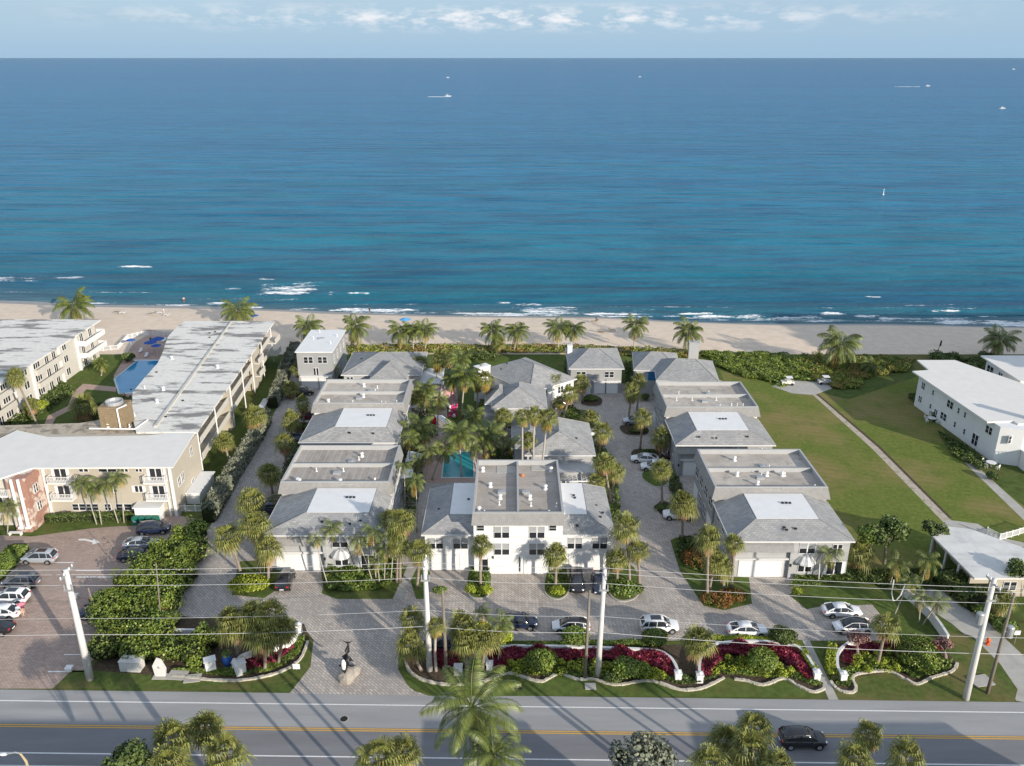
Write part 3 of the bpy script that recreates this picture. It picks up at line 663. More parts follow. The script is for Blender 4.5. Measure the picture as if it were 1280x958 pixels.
def villa(label, x0, x1, yf, yt, yb, wall, wallF, deck, patch, h=8.0, seed=1, sunside='L', tallF=None):
    """two-storey villa: tall flat-roofed block (yt..yb) with a lower hip-roofed wing (yf..yt) towards the street"""
    rnd = random.Random(seed)
    o = E('villa', (x0+x1)/2, yf, label, 'house', 'grey townhouse villas of the court')
    b = MB(); b.box(x0, x1, yt, yb, 0, h-.9)
    W = b.build('wall', wall, o)
    b = MB(); b.box(x0+.1, x1-.1, yt-.03, yt+.02, 5.4, h-1.5); b.build('upper_wall', tallF or wallF, o)
    b = MB(); b.box(x0+.25, x1-.2, yf, yt-.031, 0, 5.5); b.build('front_wing_wall', wallF, o)
    zd = parapet_roof(o, x0, x1, yt, yb, h, deck)
    mansard(o, x0, x1, yt, yb, h, 1.75, .42, 'FLR')
    px0, px1, py0, py1 = patch
    patchroof(o, x0+.25, x1-.2, yf, yt-.04, 5.62, px0, px1, py0, py1, 7.15)
    for i in range(9): vent(o, rnd.uniform(x0+1, x1-1), rnd.choice((yt+.9+rnd.uniform(0,1.2), (yt+yb)/2+rnd.uniform(1,4), (yt+yb)/2-1.4)), zd, rnd.choice((0,0,0,1)))
    vent(o, (x0+x1)/2-.5, (yt+yb)/2-2.2, zd, 2); vent(o, (x0+x1)/2+1, (yt+yb)/2+1.5, zd, 3)
    for i in range(3): vent(o, (px0+px1)/2+.5+i*.5, (py0+py1)/2+.6, 7.18, 4)
    for i in range(3): vent(o, px0+(px1-px0)*rnd.random(), py0-1.0-rnd.random(), 6.5, 4)
    # front: garage below a shingled skirt, windows and awning to its right
    b = MB(); gx1 = x0+8.2
    b.add([(x0+.2,yf-.05,5.4),(gx1,yf-.05,5.4),(gx1,yf-.75,4.2),(x0+.2,yf-.75,4.2),(x0+.2,yf-.02,4.1),(gx1,yf-.02,4.1)], [(0,3,2,1),(3,4,5,2),(0,4,3),(1,2,5)])
    b.build('skirt_roof', m_mansard, o)
    b = MB(); b.box(x0+.6, gx1-.4, yf-.35, yf, 2.75, 3.0); b.build('garage_lintel', m_trim, o)
    garage(o, x0+4.3, yf, 5.6, 2.4)
    b = MB(); b.box(x0+.3, x0+.75, yf-.45, yf-.001, 0, 4.1); b.build('pier', wallF, o)
    b = MB(); b.box(gx1-.35, gx1, yf-.45, yf-.001, 0, 4.1); b.build('pier', wallF, o)
    b = MB(); b.box(x0+.42, x0+.6, yf-.62, yf-.46, 1.9, 2.3); b.build('wall_lamp', m_black, o); b = MB(); b.box(gx1-.25, gx1-.08, yf-.62, yf-.46, 1.9, 2.3); b.build('wall_lamp', m_black, o)
    window(o, x0+10.1, yf, 3.6, 2.0, 1.55, style='blind'); awning(o, x0+10.1, yf, 2.45, 2.7); window(o, x0+10.1, yf, .8, 1.7, 1.3, rows=1)
    window(o, x1-1.8, yf, .4, 1.9, 1.9, style='shut', rows=1); window(o, x1-1.8, yf, 3.7, 1.2, 1.2)
    # small attic vent on the tall wall
    b = MB(); 
    for i in range(2):
        for j in range(2): b.box((px0+px1)/2-1.2+i*1.2, (px0+px1)/2-.2+i*1.2, yt-.09, yt-.04, 7.22+j*.22, 7.38+j*.22)
    b.build('louvre', m_frame, o)
    # long side walls
    for s, yaw, xx in ((-1, -90, x0), (1, 90, x1)):
        L_ = yb-yt
        for i in range(4):
            y = yt+L_*(i+.5)/4
            window(o, xx, y, 4.0, 1.7, 1.7, yaw)
            if s < 0 and i in (0, 3): garage(o, xx, y, 2.6, 2.3, yaw)
            else: window(o, xx, y, .9, 1.6, 1.6, yaw)
        xs_ = x0+.25 if s < 0 else x1-.2
        for i in range(3): window(o, xs_, yf+1.6+i*3, 3.9, 1.1, 1.3, yaw); 
        window(o, xs_, yf+3, .9, 1.1, 1.3, yaw)
    return o
def villas():
    villa('pale grey flat-roofed villa nearest the street on the right of the lane, by the meadow', 28.4, 44.2, 94.3, 104.2, 116.5, m_grey, m_pale, m_deckA, (32.3,40.6,97.0,103.9), seed=3)
    villa('white and grey villa with a stained flat roof between the meadow and the beach house', 26.6, 42.4, 123.2, 133.2, 145.3, m_grey, m_grey, m_deckA, (30.2,38.8,125.3,132.9), seed=5, tallF=m_white)
    villa('villa with the dark seamed flat roof nearest the street on the left lane', -32.8, -17.3, 95.8, 105.8, 117.9, m_pale, m_pale, m_deckB, (-27.6,-19.1,98.6,105.5), seed=8)
    villa('middle villa of the left lane with palm shadows on its grey flat roof', -34.6, -18.8, 124.2, 134.9, 146.5, m_pale, m_pale, m_deckA, (-29.3,-20.7,126.7,134.6), seed=11, tallF=m_white)
    # the three-storey white villa
    o = E('villa', .8, 95, 'white three-storey villa with black windows and a dark parapet roof in the middle', 'house')
    x0, x1, y0, y1, h = -5.1, 6.7, 95.0, 110.2, 9.3
    b = MB(); b.box(x0+.1, x1-.1, y0, y1, 0, h-1.0); b.build('wall', m_white, o)
    zd = parapet_roof(o, x0, x1, y0-.1, y1, h, m_deckJ, 'y', depth=.8)
    b = MB(); zt, zb = h-.1, 7.75
    b.add([(x0,y0-.11,zt),(x1,y0-.11,zt),(x1+.15,y0-.75,zb),(x0-.15,y0-.75,zb),(x1,y0-.01,zb-.04),(x0,y0-.01,zb-.04)], [(0,3,2,1),(3,5,4,2),(0,5,3),(1,2,4)])
    b.build('mansard', m_mansard, o)
    for x in (-3.1+1.6, 3.6-.5): 
        window(o, x+.15, y0, 5.5, 1.95, 1.7, cols=2, rows=2, style='blind'); window(o, x+.15, y0, 2.95, 1.95, 1.7, cols=2, rows=2, style='blind')
    for x in (-4.1, 5.3): window(o, x, y0, 6.6, .9, .75, cols=1, rows=2)
    garage(o, -1.0, y0, 4.1, 2.35); garage(o, 3.2, y0, 3.0, 2.35)
    b = MB(); b.box(-3.9, -3.1, y0-.06, y0, .05, 2.2); b.build('front_door', m_black, o)
    b = MB(); b.box(.98, 1.12, y0-.16, y0-.04, .4, 2.6); b.build('downpipe', m_black, o); b = MB(); b.box(4.9, 5.02, y0-.16, y0-.04, .4, 2.6); b.build('downpipe', m_black, o)
    b = MB(); b.box(-2.55, -2.4, y0-.2, y0, 2.4, 2.75); b.build('wall_lamp', m_black, o); b = MB(); b.box(5.3, 5.45, y0-.2, y0, 2.4, 2.75); b.build('wall_lamp', m_black, o)
    for x, y, k in ((-4.2,108,1),(-3,103.3,1),(-1.4,101.5,2),(-1.6,99.9,1),(-1.7,98.3,0),(-4.3,96.6,1),(-3.6,95.9,0),(1.9,101.5,2),(2.4,99.8,1),(4.6,102.6,1),(5.9,97.8,0),(5.6,108,1),(2.5,98,0),(4.8,95.9,0)): vent(o, x, y, zd, k)
    b = MB(); b.box(-2.2, .6, 107.4, 109.6, zd, zd+.05); b.build('roof_mat', m_conc, o); b = MB(); b.box(2.8, 5.8, 108.2, 109.7, zd, zd+.05); b.build('roof_mat', m_conc, o)
    b = MB(); b.lathe([(.25,zd),(.3,zd+.2),(.1,zd+.4)], 1.5, 106.5); b.build('planter', mat('terracotta', (.5,.18,.08), .8), o)
    # left wing
    b = MB(); b.box(-11.5, x0+.099, y0+.9, 108.3, 0, 5.5); b.build('wing_wall', m_white, o)
    patchroof(o, -11.5, x0+.05, y0+.9, 108.4, 5.62, -8.4, x0+.04, 98.4, 107.3, 7.0, fx=False)
    b = MB(); b.box(x1-.099, 13.1, y0+.9, 108.3, 0, 5.5); b.build('wing_wall', m_white, o)
    patchroof(o, x1-.05, 13.1, y0+.9, 108.4, 5.62, x1-.04, 10.1, 98.4, 107.3, 7.0, lx=False)
    for x in (-10.1, -6.8, 8.3, 11.6): window(o, x, y0+.9, 3.3, 1.9, 1.65, style='blind')
    garage(o, -8.9, y0+.9, 3.8, 2.3); garage(o, 10.0, y0+.9, 4.6, 2.3)
    for x, y in ((-6.0,102.4),(8.6,103.5),(8.7,102.8),(11.6,102),(12.3,100),(-10,101),(8.6,96.7),(11.9,98.9)): vent(o, x, y, 7.02 if abs(x-1) < 8.2 and y > 98.5 else 6.25, 4)
    return
villas()
# grey box villa beside the hedge, next to the beach
o = E('villa', -40.3, 162, 'tall narrow grey villa with a light flat roof beside the hotel hedge', 'house')
b = MB(); b.box(-44.0, -36.8, 162, 176.5, 0, 7.9); b.build('wall', m_grey, o)
b = MB(); b.box(-44.25, -36.55, 161.75, 176.7, 7.9, 8.1); b.build('flat_roof', m_patch, o)
for x in (-42.2, -41.2, -39.3, -38.3): window(o, x, 162, 5.6, .8, 1.3, cols=1)
window(o, -40.3, 162, 3.0, 1.0, 1.5, rows=1); garage(o, -41.8, 162, 3.2); garage(o, -38.4, 162, 2.6)
b = MB(); b.box(-43.6, -37, 161.2, 161.99, 2.7, 3.0); b.build('canopy', m_trim, o)
for i in range(4): window(o, -36.8, 164+i*3.4, 5.0, .7, 1.7, 90, cols=1); window(o, -36.8, 165+i*3.4, 1.4, .7, 1.3, 90, cols=1)
for x, y, k in ((-42,175,0),(-40.5,170,2),(-42.3,170.2,0),(-37.6,172,0),(-38,167,0)): vent(o, x, y, 8.1, k)
# beach houses
def house(label, x, y, yaw, parts, extra=None, wall=None):
    setxf(x, y, R(yaw)); o = E('beach_house', x, y, label, 'house', None)
    for (x0, x1, y0, y1, z0, zr, rd, ins, m_) in parts:
        b = MB(); b.box(x0, x1, y0, y1, 0, z0-.02); b.build('wall', m_ or wall or m_pale, o)
        hip(o, x0, x1, y0, y1, z0, zr, ridge=rd, inset=ins)
    if extra: extra(o)
    setxf(); return o
def ex1(o):
    for i, (x, y) in enumerate(((3, 4), (7, 10), (12, 9), (5, 12))): vent(o, x, y, 7.0, 4)
    window(o, 1.2, 0, 3.3, 1.2, 1.3); window(o, 1.5, 0, .9, 1.4, 1.2)
    b = MB(); b.box(15.0, 19.5, -.5, 8, 3.3, 3.5); b.build('white_flat_roof', m_patch, o)
    b = MB(); b.box(15.1, 19.3, -.3, 7.8, 0, 3.29); b.build('side_wing', m_pale, o)
house('low beach house with crossing grey hips behind the middle left villa', -33.5, 156.5, 0, [(0,15,0,13,5.2,7.6,'x',None,None),(6.0,12.5,-2.6,5,5.15,7.55,'y',None,None)], ex1)
def ex2(o):
    for x, z in ((2.6, 3.2), (6.6, 3.2), (2.6, .8)): window(o, x, 0, z, 1.3, 1.3)
    window(o, 8.6, 0, 3.0, 1.2, 1.6); b = MB(); b.box(4, 5.1, -.06, 0, 0, 2.2); b.build('front_door', m_beige, o)
    chimney(o, -3.0, 12.6, 0, 7.2, 2.9, 1.6)
    for p in ((3, 7), (-1, 9), (6, 8), (2, 11)): vent(o, *p, 7.1, 4)
house('beach house with a wide skewed hip roof, white entry wall and big white chimney', 4.2, 147.6, 38, [(-1,10,0,15,5.3,8.0,'y',None,m_white)], ex2)
def ex3(o):
    b = MB(); b.box(-2.0, 0, 1, 8, 0, 3.2); b.build('porch', m_pale, o)
    for p in ((2, 3), (7, 3)): vent(o, *p, 6.3, 4)
    window(o, 2.5, 0, 1, 1.4, 1.3); window(o, 6.5, 0, 3.3, 1.4, 1.2)
house('cottage with a peaked grey hip roof joined below the skewed beach house', -3.3, 139.5, 0, [(0,9.2,0,9.5,5.2,7.8,'y',4.0,None),(-1.2,3,2.5,9.2,5.0,7.0,'y',None,None)], ex3)
def ex4(o):
    for x in (1.6, 2.6, 7.3, 8.3): window(o, x, 0, 3.5, .8, 1.2, cols=1)
    garage(o, 7.2, -.0, 4.6, 2.3, arch=True); b = MB(); b.box(4.6, 10.2, -.4, 0, 2.55, 2.8); b.build('lintel', m_trim, o)
    b = MB(); b.box(7.12, 7.25, -.2, -.08, 0, 3.0); b.build('downpipe', m_black, o)
    chimney(o, .3, 9, 5, 7.4, 1.0, 2.0); vent(o, 8, 9.6, 6.4, 4); vent(o, 3.5, 3, 6.4, 4)
    b = MB(); b.box(3.2, 4.1, -.06, 0, 0, 2.1); b.build('front_door', m_frame, o)
house('beach house with two arched white garage doors under a plain hip roof', 11.9, 159.3, 0, [(0,10.3,0,12,5.5,7.6,'x',4.6,m_grey)], ex4)
def ex5(o):
    window(o, .9, 0, 3.2, 1.0, 1.2); b = MB(); b.box(2.5, 4.2, -.06, .0, 3.1, 4.9); b.build('blue_door', mat('blue_door_paint', (.03,.16,.36), .5), o)
    for x in (5.2, 6.2): window(o, x, 0, 3.2, .8, 1.6, cols=1)
    chimney(o, 12.6, 12.4, 0, 7.4, 2.1, 1.4, m_pale)
    for p in ((6, 6), (9, 8), (3, 9)): vent(o, *p, 6.6, 4)
house('angled beach house with blue upstairs door and white chimney beside the sea grapes', 25.0, 159.0, -6, [(0,8.5,0,10.5,5.3,7.4,'x',3.6,None),(4.2,15.5,-5.2,6.5,5.2,7.7,'x',4.2,None)], ex5)
def ex6(o):
    b = MB(); b.box(4.6, 10.4, -3.5, -.01, 0, 3.7); b.box(4.4, 10.6, -3.7, -.02, 3.7, 3.95); b.build('flat_annex', m_pale, o)
    for p in ((7.5, 7), (8, 3)): vent(o, *p, 6.6, 4)
    window(o, 6.0, -3.5, 1.2, 1.2, 1.2); window(o, 8.5, -3.5, 1.2, 1.2, 1.2)
    b = MB()
    for i in range(7): b.box(6.2+i*.7, 6.28+i*.7, -5.2, -3.71, 3.3, 3.42)
    b.box(6, 10.6, -5.25, -5.15, 3.1, 3.3); b.box(6, 6.1, -5.2, -5.1, 0, 3.1); b.box(10.5, 10.6, -5.2, -5.1, 0, 3.1); b.build('pergola', m_frame, o)
house('steep grey hip-roofed cottage just behind the white three-storey villa', 2.4, 120.2, 0, [(0,10.4,0,11.6,5.3,7.9,'y',3.4,None),(-2.0,3.2,3.4,11.2,4.9,6.9,'y',None,None)], ex6)

# ------------------------------------------------------------------ hotel on the left
def wallseg(b, a, c, z0, z1, t=.3, m=0):
    dx, dy = c[0]-a[0], c[1]-a[1]; L_ = math.hypot(dx, dy); b.obox((a[0]+c[0])/2, (a[1]+c[1])/2, z0, z1, L_, t, math.atan2(dy, dx), m)
def lerp(a, c, t): return (a[0]+(c[0]-a[0])*t, a[1]+(c[1]-a[1])*t)
def rails(b, a, c, z, h=1.0, step=.28, m=0):
    L_ = math.hypot(c[0]-a[0], c[1]-a[1]); n = max(2, int(L_/step))
    for k in range(n+1):
        x, y = lerp(a, c, k/n); b.box(x-.025, x+.025, y-.025, y+.025, z, z+h, m)
    wallseg(b, a, c, z+h, z+h+.07, .08, m)
HA = R(3.0)
# wing along the lane (stained roof), with galleries on its right side
rb = [(-73.6,181.2),(-53.4,181.2),(-49.9,121.2),(-59.5,121.2)]+PP([(166,524),(165,507),(166,491),(181,473),(197,455),(202,445),(210,421.5),(221,410)], 8.6)
o = E('hotel_wing', -60, 122, 'long hotel wing with a blotchy stained white roof and open galleries along the hedge', 'hotel')
ins = [(-72.6,180.2),(-56.0,180.0),(-52.2,122.2),(-58.8,122.2)]+[(x+.9, y) for x, y in rb[4:]]
b = MB(); b.prism(ins, 0, 8.35); b.build('wall', m_beige, o)
b = MB(); b.prism(rb, 8.4, 8.72); b.build('roof', m_stained, o)
b = MB(); b.prism([(-63.0,180.5),(-62.7,180.5),(-56.9,123),(-57.4,123)], 8.72, 8.98); b.build('roof_ridge', m_cream, o)
A_, B_ = (-50.4, 122.4), (-53.7, 178.6)
def side(t, off=0.0):
    x, y = lerp(A_, B_, t); return (x-off, y)
for z in (2.75, 5.55):
    b = MB(); b.prism([side(0), side(1), side(1, 2.6), side(0, 2.6)], z, z+.22); b.build('gallery_floor', m_cream, o)
    b = MB(); wallseg(b, side(.02), side(.33), z+.22, z+1.15, .12); wallseg(b, side(.38), side(.67), z+.22, z+1.15, .12); wallseg(b, side(.80), side(.99), z+.22, z+1.15, .12)
    b.build('gallery_parapet', m_cream, o)
b = MB(); b.prism([side(.68), side(.79), side(.79, 2.5), side(.68, 2.5)], 0, 8.39); b.build('stair_tower', m_beige, o); b = MB(); b.prism([side(.33), side(.375), side(.375, 2.4), side(.33, 2.4)], 0, 8.39); b.build('stair_tower', m_beige, o)
for t in (.0, .18, .36, .52, .66, .82, .99):
    x, y = side(t, -.05); b = MB(); b.tube((x, y, 0), (x, y, 8.4), .11, n=8); b.build('gallery_post', m_frame, o)
for k in range(17):
    t = .02+k/17*.96
    if .66 < t < .8: continue
    x, y = side(t, 2.62-.6*(1-t)*0)
    xx = -52.2+(-56.0+52.2)*((y-122.2)/57)
    for z in (.1, 2.98, 5.78):
        window(o, xx+.02, y, z, .9, 2.0, 90+3.8, cols=1, rows=1, style='door')
for y in (163.5, 176.5):
    for z in (3.0, 5.8): 
        b = MB(); b.box(-53.9, -51.6, y-2.2, y+1.6, z-.25, z); wallseg(b, (-51.7,y-2.2), (-51.7,y+1.6), z, z+.95, .1); b.build('balcony', m_cream, o)
rnd = random.Random(4)
for i in range(16): vent(o, rnd.uniform(-68, -54), rnd.uniform(124, 176) if i > 4 else rnd.uniform(122.5, 128), 8.72, rnd.choice((0,0,4,1)))
# street wing (clean white roof)
o = E('hotel_wing', -60, 110, 'beige three-storey hotel front with white balconies and a clean white roof', 'hotel')
front = [(-69.0,110.2),(-50.0,110.2),(-49.9,121.1),(-69.0,121.1)]
b = MB(); b.prism(front, 0, 8.35); b.prism([(-80,113.8),(-69.01,113.8),(-69.01,121.1),(-80,121.1)], 0, 8.35); b.build('wall', m_beige, o)
b = MB(); b.prism([(-69.4,108.9),(-49.2,109.2)]+PP([(245,538.5),(184,544.5),(60,546.5),(21,538),(0,548),(-60,548)], 8.6)+[(-95,105.2),(-72.6,105.2)], 8.4, 8.62); b.build('roof', m_hotelroof, o)
b = MB(); b.prism(PP([(-60,534),(100,529),(130,524),(168,522),(200,530),(236,531),(243,537),(184,543.5),(60,545.5),(22,537),(0,546),(-60,546)], 8.3), 0, 8.3); b.build('gravel_roof', m_rust, o)
for fx_, kinds in ((-66.3,'b'),(-62.6,'s'),(-59.2,'w'),(-56.5,'s'),(-52.6,'b')):
    pass
def win3(x, z, w_, h, **k): window(o, x, 110.2, z, w_, h, **k)
for z in (3.15, 6.0):
    for x in (-66.3, -52.3):
        window(o, x, 110.2, z, 1.7, 1.85, cols=2, rows=1, style='shut')
        b = MB(); b.box(x-1.6, x+1.6, 109.1, 110.19, z-.2, z-.03); rails(b, (x-1.55,109.15), (x+1.55,109.15), z-.03, .95, .22); rails(b, (x-1.55,109.2), (x-1.55,110.1), z-.03, .95); rails(b, (x+1.55,109.2), (x+1.55,110.1), z-.03, .95)
        b.build('balcony', m_frame, o)
for x, w_ in ((-62.8,1.3),(-59.3,2.6),(-56.8,1.0),(-54.7,.9)): window(o, x, 110.2, 7.35, w_, .45, cols=2, rows=1)
for x in (-62.6, -59.0, -55.2): window(o, x, 110.2, 4.0, 1.1, 1.0, cols=2, rows=1, style='shut' if x != -59 else 'win')
for x, w_ in ((-64.6,1.9),(-62.6,1.7),(-60.3,.9),(-57.9,2.3)): window(o, x, 110.2, .95, w_, 1.0, cols=2, rows=2)
b = MB(); b.box(-50.35, -49.95, 109.9, 110.19, 0, 8.35); b.build('pilaster', m_frame, o)
b = MB(); b.box(-51.1, -50.85, 109.95, 110.19, 0, 8.35); b.build('pilaster', m_frame, o)
b = MB(); b.box(-68.9, -68.6, 109.95, 110.19, 0, 8.35); b.build('pilaster', m_frame, o)
for y, z in ((112.2,4.0),(113.6,4.0),(117,1.2),(118,6.2)): window(o, -49.95, y, z, .9, 1.4, 90)
b = MB(); b.box(-49.9, -47.9, 113.6, 120.5, 0, 1.9); b.box(-49.9, -47.7, 113.4, 120.7, 1.9, 2.0); b.build('side_porch', m_frame, o)
b = MB(); b.box(-55.6, -51.9, 108.5, 110.18, 0, 2.2); b.box(-55.8, -51.7, 108.3, 110.17, 2.2, 2.35); b.build('bin_store', m_white, o)
# entrance pavilion
o = E('hotel_entrance', -72, 106, 'hotel entrance bay of salmon brick with tall white columns at the left edge', 'hotel entrance')
b = MB(); b.box(-95, -69.8, 107.4, 113.75, 0, 8.35); b.build('wall', m_cream, o)
b = MB(); b.box(-71.9, -69.05, 106.0, 113.7, 0, 8.34); b.build('brick_wall', m_brickwall, o)
for z in (2.6, 5.4):
    b = MB(); b.box(-78.4, -72.0, 105.9, 107.39, z, z+.2); rails(b, (-78.4,106), (-72.0,106), z+.2, .95, .25); b.build('balcony', m_frame, o)
    for x in (-74.6, -77.2): window(o, x, 107.4, z+.2, 1.5, 1.9, cols=2, rows=1)
b = MB(); b.box(-71.5, -69.3, 105.4, 105.99, 0, .5); b.build('plinth', m_brickwall, o)
for x in (-70.9, -69.9):
    b = MB(); b.tube((x, 105.7, .5), (x, 105.7, 8.39), .26, .22, 12); b.box(x-.38, x+.38, 105.42, 105.98, .5, .8); b.build('column', m_frame, o)
for z in (2.4, 5.2): window(o, -69.05, 108, z, 1.0, 1.3, 90)
# far wing beyond the courtyard
o = E('hotel_wing', -94, 150, 'farther hotel block with white balconies left of the pool courtyard', 'hotel')
WX = -94.6
b = MB(); b.prism([(WX,182),(-125,182),(-125,112),(WX,112)], 0, 8.1); b.build('wall', m_cream, o)
b = MB(); b.prism([(-93.4,183.4),(-126,183.4),(-126,111),(-93.4,111)], 8.15, 8.45); b.build('roof', m_stained, o)
for y, wd in ((168,1.5),(157,2.2),(152.6,1.6),(145.5,2.2),(140.5,1.6),(133,2.2),(126,1.6)):
    for z in (.9, 3.7, 6.4): window(o, WX, y, z, wd, 1.4, 90, cols=3 if wd > 2 else 2, rows=1)
for z in (2.75, 5.5):
    for y0, y1, out in ((155.3,165.4,1.0),(139.2,148.0,1.0),(124,136,1.0),(173.5,182.6,1.9)):
        b = MB(); b.box(WX+.01, WX+out, y0, y1, z-.2, z); b.box(WX+out-.1, WX+out, y0, y1, z+.001, z+.95); b.box(WX+.01, WX+out-.101, y0, y0+.1, z+.001, z+.95); b.box(WX+.01, WX+out-.101, y1-.1, y1, z+.001, z+.95); b.build('balcony', m_frame if out > 1.5 else m_cream, o)
for z in (.1, 2.95, 5.75):
    for y in (160.8, 163.6, 175.5, 179.5, 142.7, 129.5): window(o, WX, y, z, 1.3, 2.0, 90, style='door', rows=1)
for y in (165.6, 172.9, 154.9, 148.2):
    b = MB(); b.box(WX+.01, WX+.35, y-.22, y+.22, 0, 8.14); b.build('pilaster', m_frame, o)
# cooling tower on the hotel roof
cx, cy = xat(146, 520, 124.5), 124.5
o = E('cooling_tower', cx, cy, 'brown louvred cooling tower with a round fan collar on the hotel roof', 'cooling tower', z=8.3)
b = MB(); b.box(cx-2.0, cx+2.0, cy-1.6, cy+1.6, 8.7, 12.2)
for k in range(8): b.box(cx-2.06, cx+2.06, cy-1.66, cy-1.61, 8.9+k*.4, 9.05+k*.4)
b.build('casing', m_brown, o)
b = MB(); b.lathe([(1.35,12.2),(1.35,12.75),(1.25,12.75),(1.2,12.3)], cx, cy, 20); b.build('fan_collar', m_metal, o)
b = MB(); b.path([(cx+1.2,cy-1.9,8.7),(cx+1.1,cy-1.8,12.0),(cx+2.6,cy-1.5,12.6)], .14); b.path([(cx-3.5,cy-2.4,8.9),(cx+3.8,cy-2.6,8.9),(cx+4.4,cy+1,8.9)], .13); b.build('pipe', m_frame, o)
b = MB()
for dx in (-1.8, 0, 1.8):
    for dy in (-1.4, 1.4): b.box(cx+dx-.1, cx+dx+.1, cy+dy-.1, cy+dy+.1, 8.3, 8.7)
b.build('leg', m_metal, o)

# ------------------------------------------------------------------ white houses on the right
o = E('apartment_house', 85, 130, 'long white two-storey house with a plain white roof right of the meadow', 'house')
b = MB(); b.prism([(79.3,153.0),(81.4,127.8),(84.8,126.5),(94.5,127.3),(98,128),(95,146),(92.5,153.5)], 0, 6.6); b.build('wall', m_white, o)
b = MB(); b.prism([(78.2,153.8),(79.9,129.3),(84.5,129.7),(84.6,128.5),(99.5,129.2),(96,147),(89.6,160.2),(82.0,160.2),(81.7,154.4)], 6.62, 6.9); b.build('roof', m_hotelroof, o)
b = MB(); b.prism([(81.6,153.6),(92.4,153.6),(91,159),(83.5,159)], 0, .3); b.prism([(82.5,153.6),(92,153.6),(91,158.4),(84,158.4)], 3.1, 3.3)
for x in (84, 88, 91): b.tube((x, 158.2, 0), (x, 158.2, 6.6), .12)
b.build('sea_porch', m_frame, o)
def ps(t): return lerp((81.35,128.4), (79.3,153.0), t)
yp = -90+math.degrees(math.atan2(2.05, 24.6))
for t, z, w_, h in ((.08,4.2,1.7,1.3),(.36,4.2,.5,1.0),(.44,4.2,.5,1.0),(.55,4.1,1.8,1.3),(.78,4.4,.5,.9),(.92,4.2,1.0,1.3),(.20,.7,1.6,2.0),(.33,1.3,.5,1.0),(.45,1.4,.5,1.0),(.60,1.2,1.8,1.3),(.70,.1,.9,2.1),(.78,1.6,.5,.9),(.93,1.4,1.0,1.2)):
    window(o, *ps(t), z, w_, h, yp, cols=2 if w_ > .7 else 1)
window(o, 83.2, 127.1, 4.0, 1.3, 1.3, 18); window(o, 88, 126.75, 4.0, 1.0, 2.1, 3, style='door', cols=1); window(o, 92, 127.1, 4.0, 1.6, 1.9, 3, style='door'); window(o, 86.5, 126.6, .4, 1.2, 2.0, 3, style='door', cols=1)
chimney(o, 87.6, 130.6, 0, 9.2, 1.1, 1.1)
b = MB(); b.box(84.8, 97, 122.6, 126.4, 2.9, 3.1); rails(b, (84.8,122.7), (97,122.7), 3.1, 1.0, .3); b.build('terrace', m_frame, o)
b = MB(); b.box(84.9, 97, 122.9, 126.45, 0, 2.88); b.build('lower_wall', m_white, o)
for x in (86.5, 89.5, 92): window(o, x, 122.9, .3, 1.2, 2.0, style='door', cols=1)
o = E('apartment_house', 100, 160, 'white two-storey house at the right edge, farther towards the beach', 'house')
b = MB(); b.prism([(97.0,149.5),(97.2,162.0),(122,162),(122,149.5)], 0, 6.6); b.build('wall', m_white, o)
b = MB(); b.prism([(96.2,148.3),(96.3,163.0),(123,163),(123,148.3)], 6.62, 6.9); b.build('roof', m_hotelroof, o)
for i, (y, w_) in enumerate(((160.0,2.2),(156.2,1.3),(152.6,.9))): window(o, 97.1, y, 4.0, w_, 1.6, -90, cols=2); window(o, 97.1, y-.5, 1.0, w_, 1.4, -90, cols=2)
# carport house bottom right
o = E('carport_house', 62, 94, 'low house with a broad pale flat roof over an open carport at the right', 'house')
b = MB(); b.prism([(57.0,99.8),(58.9,101.6),(63.2,100.6),(67.6,96.0),(67,88.9),(57.7,88.9)], 3.2, 3.45); b.build('roof', layer(mat('chalky_roof', (.62,.61,.58), .85, .07, .7), .3, .5, .65, (.44,.44,.44), .6), o)
b = MB(); b.prism([(60.0,98.5),(66.6,95.6),(66.6,89.9),(60.4,89.9)], 0, 3.19); b.box(57.9, 60.3, 90.0, 90.3, 1.9, 3.18); b.build('wall', m_beige, o)
for y in (99.2, 95.5, 92.2): 
    x = 57.35; b = MB(); b.box(x, x+.2, y-.1, y+.1, 0, 3.2); b.build('carport_post', m_frame, o)
window(o, 63, 89.9, 1.0, 1.6, 1.2); window(o, 65.4, 89.9, 1.0, 1.0, 1.2)
# taller blocks outside the picture whose shadows fall across the beach and the road
def block(label, x0, x1, y0, y1, h, fl):
    o = E('apartment_block', (x0+x1)/2, y0, label, 'apartment block', 'apartment blocks outside the picture')
    b = MB(); b.box(x0, x1, y0, y1, 0, h); b.build('wall', m_cream, o)
    b = MB(); b.box(x0-.2, x1+.2, y0-.2, y1+.2, h, h+.3); b.box(x0+2, x0+6, y0+2, y0+5, h+.3, h+2.2); b.build('roof', m_patch, o)
    b = MB()
    for k in range(1, fl): b.box(x0-.9, x1+.9, y0-.9, y1+.9, k*h/fl-.1, k*h/fl+.1)
    b.build('balcony_slab', m_frame, o)
block('tall beachfront apartment block beyond the right border', 133, 205, 121, 148, 28, 9)
